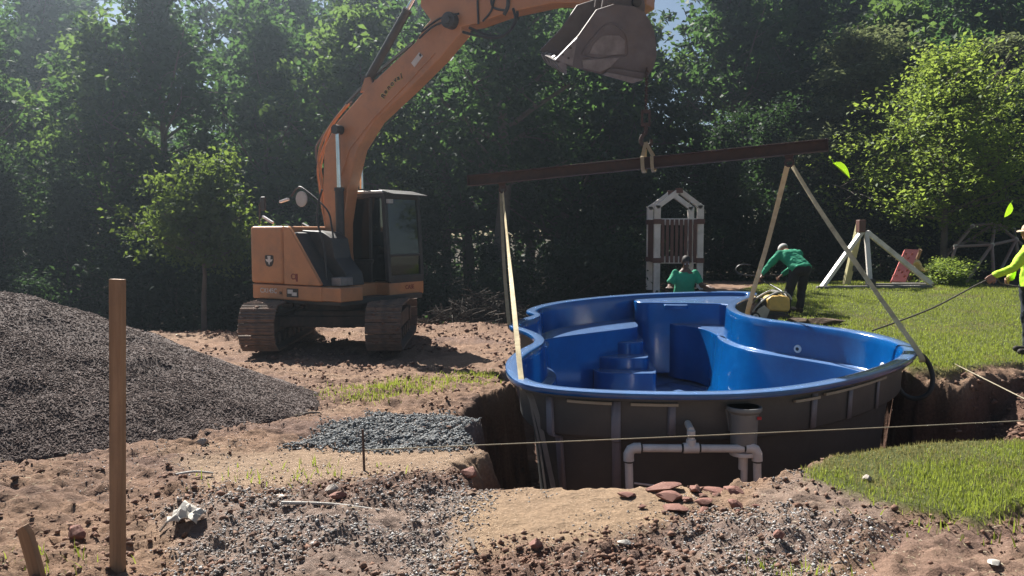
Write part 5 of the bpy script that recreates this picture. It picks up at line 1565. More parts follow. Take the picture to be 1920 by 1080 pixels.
# ------------------------------------------------------------------ people
def hand(mb, wr, dirv, palm_n, side, curl=0.5, sc=1.0, thumb_side=1):
    """palm + five bent fingers. dirv: wrist->knuckles, palm_n: palm faces this way"""
    d = Vector(dirv).normalized(); n = Vector(palm_n); n = (n - d * n.dot(d)).normalized(); s = d.cross(n).normalized() * thumb_side
    k = wr + d * 0.085 * sc
    for t in (-0.5, -0.17, 0.17, 0.5):
        mb.capsule(wr + s * t * 0.045 * sc, k + s * t * 0.075 * sc, 0.016 * sc, 0.013 * sc, 8)
    for t, ln in ((-0.5, 0.062), (-0.17, 0.078), (0.17, 0.085), (0.5, 0.075)):
        a = k + s * t * 0.08 * sc
        q = a.copy(); dd = d.copy()
        for j, f in enumerate((0.45, 0.32, 0.23)):
            dd = (Quaternion(d.cross(n), curl * (0.6 + 0.5 * j)) @ dd)
            e = q + dd * ln * f * 1.05 * sc
            mb.capsule(q, e, (0.0095 - 0.001 * j) * sc, (0.009 - 0.001 * j) * sc, 8); q = e
    a = wr + s * 0.028 * sc + d * 0.02 * sc
    b = a + (s * 0.8 + d * 0.75).normalized() * 0.042 * sc + n * 0.008; c = b + (s * 0.25 + d * 1.0 + n * curl).normalized() * 0.034 * sc
    mb.capsule(a, b, 0.013 * sc, 0.0105 * sc, 8); mb.capsule(b, c, 0.0105 * sc, 0.008 * sc, 8)


def torso(mb, pel, che, nb, right, fat=1.0):
    """pelvis, chest and shoulder girdle as overlapping tapered forms"""
    fwd = (che - pel).normalized().cross(right).normalized()
    for t in (-1, 0, 1):
        mb.capsule(pel + right * 0.075 * t, pel.lerp(che, 0.5) + right * 0.062 * t, 0.112 * fat, 0.108 * fat, 14)
        mb.capsule(pel.lerp(che, 0.45) + right * 0.062 * t, che + right * 0.088 * t, 0.108 * fat, 0.118 * fat, 14)
    mb.capsule(che - right * 0.10, nb, 0.10 * fat, 0.06, 12); mb.capsule(che + right * 0.10, nb, 0.10 * fat, 0.06, 12)


def head(mb, c, face, up, r=1.0):
    face = Vector(face).normalized(); up = Vector(up); up = (up - face * up.dot(face)).normalized(); rt = face.cross(up).normalized()
    rot = Matrix((rt, face, up)).transposed()
    mb.ball(c + up * 0.02 * r - face * 0.008, (0.074 * r, 0.094 * r, 0.098 * r), rot, 20, 14)
    mb.ball(c - up * 0.055 * r + face * 0.022 * r, (0.055 * r, 0.068 * r, 0.062 * r), rot, 16, 12)     # jaw
    mb.capsule(c + face * 0.088 * r + up * 0.02 * r, c + face * 0.108 * r - up * 0.022 * r, 0.011, 0.016, 8)   # nose
    for sd in (-1, 1):
        mb.ball(c + rt * sd * 0.075 * r - face * 0.008 * r, (0.012, 0.022, 0.032), rot, 10, 8)                # ears
        mb.ball(c + rt * sd * 0.034 * r + face * 0.078 * r + up * 0.026 * r, (0.026, 0.014, 0.010), rot, 10, 8)  # brow
    mb.ball(c + face * 0.082 * r - up * 0.062 * r, (0.026, 0.016, 0.010), rot, 10, 8)                         # lips
    return face, up, rt, rot


def person(label, base, J, skin, shirt, pants, sleeve='short', hat=None, hat_brim=False, voxel=0.0095, palm=((0, 0, -1), (0, 0, -1)), handdir=None, curl=(0.5, 0.5), group=None, shirt_part='shirt'):
    root = empty('person', base, label, 'person', group)
    B = Vector(base)
    V3 = {k: Vector(v) for k, v in J.items()}
    right = (V3['shR'] - V3['shL']).normalized()
    mb = MB()
    torso(mb, V3['pel'], V3['che'], V3['neck'], right, 0.93)
    face, up, rt, rot = head(mb, V3['head'], J['face'], J['up'])
    mb.capsule(V3['neck'] - (V3['head'] - V3['neck']) * 0.3, V3['head'] - up * 0.04, 0.056, 0.052)
    for i, s in enumerate('LR'):
        mb.capsule(V3['sh' + s], V3['el' + s], 0.052, 0.041); mb.capsule(V3['el' + s], V3['wr' + s], 0.041, 0.028)
        dv = Vector(handdir[i]) if handdir else V3['wr' + s] - V3['el' + s]
        hand(mb, V3['wr' + s], dv, palm[i], s, curl[i], thumb_side=1 if s == 'L' else -1)
        mb.capsule(V3['hip' + s], V3['kn' + s], 0.085, 0.056); mb.capsule(V3['kn' + s], V3['an' + s], 0.056, 0.038)
        t = Vector(J['toe' + s]) if ('toe' + s) in J else V3['an' + s] + Vector((0, 0, -0.07))
        mb.capsule(V3['an' + s] + Vector((0, 0, -0.04)), t, 0.036, 0.030)
    fused(mb, 'body', skin, root, voxel, 3, B)
    # eyes
    for sd in (-1, 1):
        e = MB(); e.ball(V3['head'] + rt * sd * 0.033 + face * 0.082 + up * 0.008, 0.011, None, 10, 8); e.build('eye', M['fitting'], root, off=B)
    # shirt
    mb = MB(); torso(mb, V3['pel'].lerp(V3['che'], 0.06), V3['che'], V3['neck'].lerp(V3['che'], 0.35), right, 1.06)
    for s in 'LR':
        if sleeve == 'long':
            mb.capsule(V3['sh' + s], V3['el' + s], 0.070, 0.057); mb.capsule(V3['el' + s], V3['wr' + s].lerp(V3['el' + s], 0.06), 0.057, 0.041)
        else:
            mb.capsule(V3['sh' + s], V3['sh' + s].lerp(V3['el' + s], 0.3), 0.070, 0.068); mb.cyl(V3['sh' + s].lerp(V3['el' + s], 0.25), V3['sh' + s].lerp(V3['el' + s], 0.78), 0.072, 0.068, 16)
    # loose hem
    ax = (V3['che'] - V3['pel']).normalized(); fw = ax.cross(right).normalized()
    for t in (-1, 0, 1):
        mb.cyl(V3['pel'] + right * 0.075 * t - ax * 0.05, V3['pel'].lerp(V3['che'], 0.5) + right * 0.066 * t, 0.128, 0.118, 16)
    fused(mb, shirt_part, shirt, root, 0.012, 5, B, fold=0.016)
    # trousers
    mb = MB()
    for t in (-1, 0, 1): mb.capsule(V3['pel'] + right * 0.07 * t - ax * 0.02, V3['pel'] + right * 0.07 * t + ax * 0.06, 0.121, 0.115)
    for s in 'LR':
        mb.capsule(V3['hip' + s], V3['kn' + s], 0.103, 0.079); mb.capsule(V3['kn' + s], V3['an' + s].lerp(V3['kn' + s], 0.25), 0.079, 0.070)
        mb.cyl(V3['kn' + s].lerp(V3['an' + s], 0.4), V3['an' + s] + Vector((0, 0, -0.015)), 0.072, 0.068, 16)
    fused(mb, 'trousers', pants, root, 0.012, 5, B, fold=0.016)
    for s in 'LR':
        mb = MB(); a = V3['an' + s]; t = Vector(J['toe' + s]) if ('toe' + s) in J else a + Vector((0, 0, -0.07))
        hd = (t - a); hd.z = 0; hd = hd.normalized() if hd.length > 0.01 else Vector((0, -1, 0))
        mb.capsule(a + Vector((0, 0, 0.03)), a + Vector((0, 0, -0.045)), 0.05, 0.05); mb.capsule(a - hd * 0.035 + Vector((0, 0, -0.05)), t + Vector((0, 0, 0.008)), 0.045, 0.042)
        fused(mb, 'boot', M['boot'], root, 0.011, 3, B)
    # hair / hat
    mb = MB(); c = V3['head'] + up * 0.032 - face * 0.016
    mb.ball(c, (0.081, 0.098, 0.096), rot, 20, 12)
    hr = mb
    keep = [i for i, p in enumerate(hr.v) if (p - V3['head']).dot(up) > -0.02 or (p - V3['head']).dot(face) < -0.02]
    if hat is None:
        o = fused(mb, 'hair', M['hair'], root, 0.011, 2, B)
    mbh = MB()
    if hat is not None:
        nu = 20
        for j in range(8):
            th = math.pi * 0.56 * j / 7
            for i in range(nu):
                ph = 2 * math.pi * i / nu
                rr = max(math.sin(th), 0.02)
                mbh.v.append(c + rot @ Vector((0.087 * rr * math.cos(ph), 0.105 * rr * math.sin(ph), 0.092 * math.cos(th))))
        for j in range(7):
            for i in range(nu): mbh.f.append((j * nu + i, (j + 1) * nu + i, (j + 1) * nu + (i + 1) % nu, j * nu + (i + 1) % nu))
        mbh.f.append(tuple(range(nu)))
        o = mbh.build('cap', hat, root, off=B)
        s_ = o.modifiers.new('t', 'SOLIDIFY'); s_.thickness = 0.006
        if hat_brim:
            bm_ = MB(); pts = []
            for i in range(13):
                a = math.pi * (i / 12)
                pts.append(c + rot @ Vector((0.083 * math.cos(a), 0.085 + 0.09 * math.sin(a), 0.0 - 0.012 * math.sin(a))))
            bm_.slab(pts, up * 0.006); bm_.build('brim', hat, o, off=B)
    return root


# man with hands on the far rim, facing the viewer
bx, by = 3.22, 14.98
bzz = gz(bx, by + 0.25)
HZ = max(bzz, -0.5)
hm = Vector((bx, 15.0, -0.46))
gpt = lambda dx, dy, z: hm + Vector((dx, dy, z))
rzf = rim_z(14.35) + 0.035
J = dict(pel=gpt(0, 0.02, 0.98), che=gpt(0, -0.08, 1.32), neck=gpt(0, -0.10, 1.47), head=gpt(0.0, -0.14, 1.60), face=(0.0, -0.9, -0.42), up=(0, -0.3, 1),
         shL=gpt(0.185, -0.09, 1.405), elL=gpt(0.30, -0.13, 1.16), wrL=Vector((bx + 0.37, 14.55, rzf + 0.03)), shR=gpt(-0.185, -0.09, 1.405), elR=gpt(-0.30, -0.13, 1.16), wrR=Vector((bx - 0.37, 14.55, rzf + 0.03)),
         hipL=gpt(0.09, 0.02, 0.92), knL=gpt(0.11, -0.03, 0.5), anL=gpt(0.12, 0.02, 0.09), toeL=gpt(0.14, -0.16, 0.04), hipR=gpt(-0.09, 0.02, 0.92), knR=gpt(-0.11, -0.03, 0.5), anR=gpt(-0.12, 0.02, 0.09), toeR=gpt(-0.14, -0.16, 0.04))
person('person in a short-sleeved green t-shirt leaning hands on the far pool rim', hm, J, M['dark_skin'], M['green_shirt'], M['black_cloth'], 'short', handdir=[(0.05, -1, 0.02), (-0.05, -1, 0.02)], curl=(0.15, 0.15))

# man bent over the compactor, seen from behind
mx_, my_ = 5.22, 14.6
hb = Vector((mx_, my_, gz(mx_, my_)))
gp = lambda dx, dy, z: hb + Vector((dx, dy, z))
J = dict(pel=gp(0.02, 0.0, 0.80), che=gp(-0.09, 0.24, 1.02), neck=gp(-0.11, 0.38, 1.10), head=gp(-0.13, 0.50, 1.12), face=(-0.35, 0.62, -0.70), up=(-0.2, 0.6, 0.75),
         shL=gp(-0.28, 0.24, 1.06), elL=gp(-0.46, 0.30, 0.84), wrL=gp(-0.62, 0.22, 0.66), shR=gp(0.10, 0.30, 1.06), elR=gp(0.05, 0.46, 0.80), wrR=gp(-0.20, 0.36, 0.66),
         hipL=gp(-0.08, 0.0, 0.76), knL=gp(-0.17, 0.03, 0.40), anL=gp(-0.22, -0.06, 0.09), toeL=gp(-0.34, 0.10, 0.045), hipR=gp(0.10, 0.02, 0.76), knR=gp(0.09, 0.1, 0.40), anR=gp(0.02, 0.0, 0.09), toeR=gp(-0.08, 0.16, 0.045))
person('person in green shirt and black trousers bent over the plate compactor', hb, J, M['tan_skin'], M['green_shirt'], M['black_cloth'], 'long', hat=M['cap'], curl=(0.9, 0.9), palm=((0, -0.3, -1), (0, -0.3, -1)))
COMP_H = (hb + Vector((-0.66, 0.22, 0.655)), hb + Vector((-0.22, 0.38, 0.655)))

# man in hi-vis holding the rope, cut by the frame edge
yx, yy_ = 6.79, 10.5
hy = Vector((yx, yy_, gz(yx, yy_)))
gp = lambda dx, dy, z: hy + Vector((dx, dy, z))
J = dict(pel=gp(0.02, 0.0, 0.93), che=gp(0.0, 0.0, 1.30), neck=gp(-0.02, 0, 1.46), head=gp(-0.05, 0, 1.60), face=(-1, -0.15, -0.12), up=(0, 0, 1),
         shL=gp(-0.14, -0.14, 1.40), elL=gp(-0.36, -0.22, 1.14), wrL=gp(-0.60, -0.20, 1.045), shR=gp(0.13, 0.14, 1.40), elR=gp(-0.08, 0.28, 1.12), wrR=gp(-0.20, 0.12, 1.0),
         hipL=gp(0.02, -0.09, 0.88), knL=gp(-0.02, -0.10, 0.48), anL=gp(-0.02, -0.12, 0.09), toeL=gp(-0.19, -0.15, 0.045), hipR=gp(0.02, 0.09, 0.88), knR=gp(0.04, 0.11, 0.48), anR=gp(0.10, 0.14, 0.09), toeR=gp(-0.07, 0.14, 0.045))
person('person in long-sleeved lime yellow shirt and dark jeans pulling a rope', hy, J, M['tan_skin'], M['hivis'], M['denim'], 'long', hat=M['tan_cap'], hat_brim=True, handdir=[(-0.8, -0.2, -0.55), (-0.8, -0.2, -0.5)], curl=(1.1, 1.1), palm=((0.2, 0.9, -0.4), (0.2, -0.9, -0.4)))
HR = hy + Vector((-0.665, -0.19, 0.995))

# operator seated in the cab
cm = lambda X, Y, Z: EO + UX * X + UY * Y + Vector((0, 0, Z))
ob = cm(0.2, 0.72, 1.43)
J = dict(pel=cm(0.18, 0.72, 1.53), che=cm(0.17, 0.72, 1.86), neck=cm(0.19, 0.72, 2.02), head=cm(0.23, 0.72, 2.16), face=tuple(UX - Vector((0, 0, 0.15))), up=(0, 0, 1),
         shL=cm(0.18, 0.91, 1.95), elL=cm(0.28, 0.97, 1.70), wrL=cm(0.52, 0.96, 1.77), shR=cm(0.18, 0.53, 1.95), elR=cm(0.28, 0.47, 1.70), wrR=cm(0.52, 0.48, 1.77),
         hipL=cm(0.24, 0.81, 1.52), knL=cm(0.66, 0.84, 1.56), anL=cm(0.84, 0.84, 1.22), toeL=tuple(cm(1.0, 0.84, 1.17)), hipR=cm(0.24, 0.63, 1.52), knR=cm(0.66, 0.60, 1.56), anR=cm(0.84, 0.60, 1.22), toeR=tuple(cm(1.0, 0.60, 1.17)))
J = {k: (Vector(v) if not isinstance(v, tuple) or k.startswith('toe') else v) for k, v in J.items()}
person('person in dark clothes sitting inside the excavator cab', ob, J, M['tan_skin'], M['denim'], M['black_cloth'], 'short', voxel=0.010, curl=(1.0, 1.0))

# rope from the pool end to the hands
rp = on_rim(1635, 622); r0 = Vector((rp.x, rp.y, rim_z(rp.y) + 0.012))
P = spline([r0, r0.lerp(HR, 0.5) + Vector((0, 0, -0.05)), HR, HR + Vector((0.2, 0.04, -0.06)), HR + Vector((0.42, -0.06, -0.10)), HR + Vector((0.8, -0.1, -0.15))], 8)
mb = MB(); mb.rings(P, 0.011, 8); o = mb.build('tag_rope', M['rope'], None, off=r0); o.location = r0
tag(o, 'dark taut rope stretched from pool rim to the lime-shirted person', 'rope')
# ------------------------------------------------------------------ plate compactor
cx_, cy_ = 4.56, 14.05
cz_ = max(gz(cx_, cy_), 0.02)
cb = Vector((cx_, cy_, cz_))
comp = empty('plate_compactor', cb, 'plate compactor with yellow tank standing on soil behind the pool waist', 'plate compactor')
q = lambda x, y, z: cb + Vector((x, y, z))
mb = MB(); mb.prism([(-0.36, 0.10), (-0.30, 0.02), (0.26, 0.02), (0.32, 0.10), (0.28, 0.11), (0.24, 0.05), (-0.27, 0.05), (-0.32, 0.11)], q(0, -0.22, 0), (1, 0, 0), (0, 0, 1), (0, 0.44, 0)); mb.box(q(0, 0, 0.09), (0.5, 0.4, 0.08)); mb.build('base_plate', M['dark_frame'], comp, off=cb, bevel=0.008)
mb = MB(); mb.prism([(-0.12, 0.20), (0.24, 0.18), (0.27, 0.24), (0.26, 0.42), (0.2, 0.46), (-0.06, 0.46), (-0.13, 0.40)], q(0, -0.17, 0), (1, 0, 0), (0, 0, 1), (0, 0.34, 0)); tank = mb.build('tank', M['yellow_plastic'], comp, off=cb, bevel=0.035, seg=4)
mb = MB(); mb.cyl(q(0.05, 0, 0.45), q(0.05, 0, 0.50), 0.05, n=16); mb.build('tank_cap', M['band'], tank, off=cb)
mb = MB(); mb.box(q(0.02, 0, 0.16), (0.36, 0.26, 0.12)); mb.cyl(q(-0.2, -0.1, 0.2), q(-0.2, 0.1, 0.2), 0.08, n=18); mb.box(q(-0.14, 0.02, 0.3), (0.14, 0.22, 0.2)); mb.build('engine', M['black_metal'], comp, off=cb, bevel=0.015)
mb = MB(); mb.rings(spline([q(-0.36, -0.18, 0.08), q(-0.38, -0.19, 0.2), q(-0.28, -0.19, 0.33), q(-0.14, -0.19, 0.44), q(0.05, -0.19, 0.53), q(0.2, -0.19, 0.5), q(0.28, -0.19, 0.4)], 5), 0.016, 8)
mb.rings(spline([q(-0.36, 0.18, 0.08), q(-0.38, 0.19, 0.2), q(-0.28, 0.19, 0.33), q(-0.14, 0.19, 0.44), q(0.05, 0.19, 0.53), q(0.2, 0.19, 0.5), q(0.28, 0.19, 0.4)], 5), 0.016, 8); mb.bar(q(0.05, -0.19, 0.53), q(0.05, 0.19, 0.53), 0.03, 0.03)
mb.build('guard_frame', M['grey_metal'], comp, off=cb)
mb = MB(); mb.prism([(-0.40, 0.06), (-0.16, 0.06), (-0.10, 0.22), (-0.2, 0.30), (-0.3, 0.24)], q(0, -0.215, 0), (1, 0, 0), (0, 0, 1), (0, 0.02, 0)); mb.build('belt_guard', M['grey_metal'], comp, off=cb, bevel=0.008)
for r_, mt in ((0.085, 'band'), (0.055, 'fitting'), (0.028, 'band')):
    mb = MB(); mb.cyl(q(-0.36, -0.20, 0.10), q(-0.36, -0.25 - (0.085 - r_) * 0.3, 0.10), r_, n=20); mb.build('pulley', M[mt], comp, off=cb)
h0, h1 = COMP_H
mb = MB(); mb.rings(spline([q(0.22, -0.15, 0.12), q(0.28, 0.1, 0.45), h0.lerp(h1, 0.0) + Vector((0.1, 0.0, -0.1)), h0 + Vector((0.0, 0, -0.01)), h0.lerp(h1, 0.5), h1, h1 + Vector((0.12, -0.05, -0.12)), q(0.3, 0.2, 0.4), q(0.24, 0.15, 0.12)], 6), 0.014, 8)
mb.rings(spline([h0 + Vector((-0.02, 0, 0)), h0 + Vector((-0.3, 0.02, 0.02)), h0 + Vector((-0.42, 0.03, 0.1)), h0 + Vector((-0.34, 0.03, 0.2)), h0 + Vector((-0.15, 0.03, 0.2))], 6), 0.014, 8)
mb.build('handle', M['black_metal'], comp, off=cb)
# soil dug up beside it
rg = np.random.default_rng(5)


def rock(name, loc, size, mat, seed, label=None, cat=None, group=None, flat=0.6, rz=0.0, tilt=0.0, parent=None, sub=2):
    bm = bmesh.new(); bmesh.ops.create_icosphere(bm, subdivisions=sub, radius=0.5)
    r_ = random.Random(seed); ofs = Vector((r_.uniform(-50, 50), r_.uniform(-50, 50), r_.uniform(-50, 50)))
    for v in bm.verts:
        n_ = mnoise.noise(v.co * 2.2 + ofs) * 0.22 + mnoise.noise(v.co * 5 + ofs) * 0.10
        v.co *= 1 + n_
        # chop some flat faces
        for k in range(11):
            nn = Vector((math.sin(k * 2.1 + seed), math.cos(k * 1.7 + seed * 2), math.sin(k * 1.3 + seed * 3))).normalized()
            dd = v.co.dot(nn) - 0.31
            if dd > 0: v.co -= nn * dd * 0.97
        v.co = Vector((v.co.x * size[0], v.co.y * size[1], v.co.z * size[2]))
    me = bpy.data.meshes.new(name); bm.to_mesh(me); bm.free()
    o = link(name, me, mat, parent)
    o.location = loc; o.rotation_euler = (tilt, tilt * 0.6, rz)
    return tag(o, label, cat, group)


SL = [(1245, 912, 0.36, 0.20, 0.07, 0.2, -0.2, 'long red shale slab tipped up nearest the white pipe elbow'), (1335, 905, 0.30, 0.18, 0.06, -0.3, 0.15, 'flat red shale slab below the pipe tee'), (1378, 916, 0.17, 0.15, 0.07, 0.5, 0.2, 'small red shale lump under the skimmer pipe'), (1255, 930, 0.22, 0.17, 0.08, 0.1, 0.1, 'pale red shale chunk in front of the long tipped slab'), (1268, 948, 0.20, 0.14, 0.05, -0.4, -0.1, 'flat red shale plate lying on the sandy soil'), (1380, 935, 0.13, 0.12, 0.07, 0.9, 0.2, 'squarish red shale block beside the loose gravel'), (1320, 932, 0.16, 0.12, 0.05, 0.3, 0.0, 'thin red shale flake between the larger slabs'), (1175, 925, 0.16, 0.10, 0.04, 0.1, 0.1, 'dark red shale flake lying alone on the tan sand'), (1302, 916, 0.14, 0.1, 0.06, 1.2, 0.2, 'stubby red shale piece wedged between two slabs')]
for i, (a, b, sx_, sy_, sz_, rz_, tl, lb) in enumerate(SL):
    p = on(a, b, 0.02); z = gz(p.x, p.y)
    rock('shale_slab', (p.x, p.y, z + sz_ * 0.3), (sx_, sy_, sz_), M['shale'], 40 + i, lb, 'rock', 'broken shale slabs', rz=rz_, tilt=tl)
rs = random.Random(31)
for i in range(12):
    p = on(rs.uniform(1200, 1420), rs.uniform(908, 955), 0.0); z = gz(p.x, p.y)
    if float(pit_sd(np.array([p.x]), np.array([p.y]))[0]) < 0.1: continue
    s0_ = rs.uniform(0.05, 0.10)
    rock('shale_fragment', (p.x, p.y, z + s0_ * 0.15), (s0_, s0_ * 0.7, s0_ * 0.4), M['shale'], 140 + i, 'small broken fragment of red shale lying among the larger slabs', 'rock', 'small shale fragments', rz=rs.uniform(0, 3), tilt=rs.uniform(-0.3, 0.3))
ST = [(145, 1018, 0.12, 0.10, 0.09, 'shale', 'reddish stone on the soil left of the tall stake'), (380, 842, 0.13, 0.09, 0.08, 'stone', 'pale stone at the foot of the gravel pile'), (1625, 915, 0.10, 0.07, 0.06, 'stone', 'tan stone at the edge of the near grass'), (880, 893, 0.17, 0.12, 0.11, 'shale', 'brown rock at the corner of the pool hole'), (905, 900, 0.12, 0.09, 0.07, 'stone', 'grey-brown rock perched on the lip of the pool hole'), (632, 940, 0.14, 0.09, 0.07, 'shale', 'red-brown rock beside the thin stick'), (620, 925, 0.11, 0.09, 0.08, 'stone', 'dark soil-stained rock behind the thin stick'), (1460, 1018, 0.09, 0.08, 0.07, 'shale', 'dark stone among the loose gravel'), (525, 930, 0.10, 0.06, 0.025, 'tarp', 'white flat stone chip on the dirt'), (1170, 1015, 0.09, 0.06, 0.04, 'tarp', 'cream stone chip on the tan sand by the dark soil'), (1865, 1050, 0.12, 0.07, 0.03, 'tarp', 'cream flat stone on the rutted dirt'), (1005, 1025, 0.10, 0.08, 0.08, 'shale', 'brown lump on the heap of dark soil')]
for i, (a, b, sx_, sy_, sz_, mt, lb) in enumerate(ST):
    p = on(a, b, 0.0); z = gz(p.x, p.y)
    rock('stone', (p.x, p.y, z + sz_ * 0.25), (sx_, sy_, sz_), M[mt], 70 + i, lb, 'stone', rz=i * 0.7, tilt=0.1)

# sod strips turned up beside the hole
for i, (a, b, sx_, lb) in enumerate(((1545, 601, 0.9, 'long dark strip of upturned turf beside the pool'), (1500, 598, 0.5, 'short crumbly strip of upturned turf by the black trousers'), (1440, 590, 0.7, 'heap of loose soil under the plate compactor'))):
    p = on(a, b, 0.1); p.y = 13.2 if i < 2 else 12.75; p.x = (a - 960) / FPX * p.y; z = gz(p.x, p.y)
    rock('turf_strip' if i < 2 else 'soil_heap', (p.x, p.y, z + 0.05), (sx_, 0.35, 0.16), M['sod'] if 'sod' in M else M.setdefault('sod', pmat('turned_sod', (0.07, 0.045, 0.03), (0.12, 0.08, 0.05), 10, 0.95, 0.03, bump=0.03, bscale=18)), 90 + i, lb, 'turf' if i < 2 else 'soil heap', sub=3)

# ------------------------------------------------------------------ stakes, string, scraps
p = on(221, 1078, 0.0); p.z = gz(p.x, p.y)
top = at(224, 523, p.y + 0.02)
mb = MB(); dd = (top - p); h = dd.length + 0.2
rot = Matrix.Rotation(R(-14), 3, 'Z')
mb.box((0, 0, h / 2 - 0.2), (0.068, 0.036, h), rot=None)
mb.v = [rot @ v for v in mb.v]
o = mb.build('wooden_stake', M['wood'], None, bevel=0.0025); o.location = p; o.rotation_euler = (0, math.atan2(dd.x, dd.z), 0)
tag(o, 'tall upright wooden stake in front of the gravel pile', 'stake')
p = on(72, 1085, 0.0); p.z = gz(p.x, p.y)
mb = MB(); mb.prism([(-0.032, -0.2), (0.032, -0.2), (0.03, 0.22), (0.012, 0.27), (-0.03, 0.255)], (0, -0.018, 0), (1, 0, 0), (0, 0, 1), (0, 0.036, 0))
o = mb.build('wooden_peg', M['wood'], None, bevel=0.003); o.location = p; o.rotation_euler = (R(4), R(-11), R(-8))
tag(o, 'short leaning wooden peg left of the tall stake', 'stake')
pr = on(683, 881, 0.0); pr.z = gz(pr.x, pr.y)
pt = at(680, 805, pr.y)
mb = MB(); mb.rings([pr + Vector((0, 0, -0.2)), pr, pr.lerp(pt, 0.5), pt], 0.009, 8); o = mb.build('rebar_pin', M['rebar'], None, off=pr); o.location = pr
tag(o, 'thin dark rebar pin stuck in the tan soil', 'rebar')
s0 = pr.lerp(pt, 0.5); s1 = at(1850, 790, 6.75); s2 = s1 + (s1 - s0).normalized() * 3.0
mb = MB(); mb.rings(spline([s0, s0.lerp(s2, 0.5) + Vector((0, 0, -0.012)), s2], 8), 0.0042, 6); o = mb.build('string_line', M['string'], None, off=s0); o.location = s0
tag(o, 'pale string stretched low across the front of the pool hole', 'string')
p2 = Vector((s2.x, s2.y, gz(s2.x, s2.y)))
mb = MB(); mb.bar(p2 + Vector((0, 0, -0.3)), s2 + Vector((0, 0, 0.1)), 0.04, 0.03); o = mb.build('wooden_peg', M['wood'], None, off=p2); o.location = p2
tag(o, 'wooden peg holding the far end of the pale string beyond the trench', 'stake')
a = at(1788, 704, 9.62); a.z = gz(a.x, a.y) + 0.02; b = at(1925, 750, 8.35); b2 = b + (b - a) * 1.5
mb = MB(); mb.rings([a, b, b2], 0.0065, 6); o = mb.build('string_line', M['string'], None, off=a); o.location = a
tag(o, 'pale string slanting over the dug trench beside the lawn', 'string')
p2 = Vector((b2.x, b2.y, gz(b2.x, b2.y)))
mb = MB(); mb.bar(p2 + Vector((0, 0, -0.3)), b2 + Vector((0, 0, 0.1)), 0.04, 0.03); o = mb.build('wooden_peg', M['wood'], None, off=p2); o.location = p2
tag(o, 'wooden peg holding the string over the trench', 'stake')
# crumpled white wrapper
p = on(352, 1000, 0.0); p.z = gz(p.x, p.y)
rr = random.Random(4)
mb = MB(); GXn = 9
gridp = {}
for i in range(GXn):
    for j in range(GXn):
        x = (i / 8 - 0.5) * 0.17; y = (j / 8 - 0.5) * 0.16
        z = 0.05 + 0.055 * abs(mnoise.noise(Vector((x * 14, y * 14, 3.3)))) * 2 + 0.03 * mnoise.noise(Vector((x * 30, y * 30, 9)))
        z *= 0.4 + 0.9 * (1 - min(1, math.hypot(x, y) / 0.12))
        gridp[i, j] = len(mb.v); mb.v.append(Vector((x + rr.uniform(-0.008, 0.008), y + rr.uniform(-0.008, 0.008), max(z, 0.006))))
for i in range(GXn - 1):
    for j in range(GXn - 1):
        mb.f.append((gridp[i, j], gridp[i + 1, j], gridp[i + 1, j + 1], gridp[i, j + 1]))
o = mb.build('crumpled_wrapper', M['tarp'], None, smooth=25); o.location = p
s_ = o.modifiers.new('t', 'SOLIDIFY'); s_.thickness = 0.002
tag(o, 'crumpled white wrapper lying on the foreground gravel', 'litter')
for i, (a, b, c, d_, lb, r_) in enumerate(((528, 958, 712, 957, 'thin straight stick lying on the foreground gravel', 0.012), (300, 1010, 345, 985, 'dark bent twig beside the white wrapper', 0.006), (330, 903, 400, 893, 'pale twig on the tan soil near the stake', 0.010), (880, 1010, 890, 1035, 'curved dark root at the edge of the tan sand', 0.012), (560, 772, 600, 775, 'dark root poking from the gravel pile foot', 0.012))):
    A = on(a, b, 0.0); Bp = on(c, d_, 0.0); A.z = gz(A.x, A.y) + 0.02; Bp.z = gz(Bp.x, Bp.y) + 0.02
    mb = MB(); mb.rings(spline([A, A.lerp(Bp, 0.5) + Vector((0, 0, 0.015)), Bp], 4), [r_ * (1 - 0.3 * k / 8) for k in range(9)], 7); o = mb.build('stick', M['grey_wood'] if i in (0, 2) else M['bark'], None, off=A); o.location = A
    tag(o, lb, 'stick')

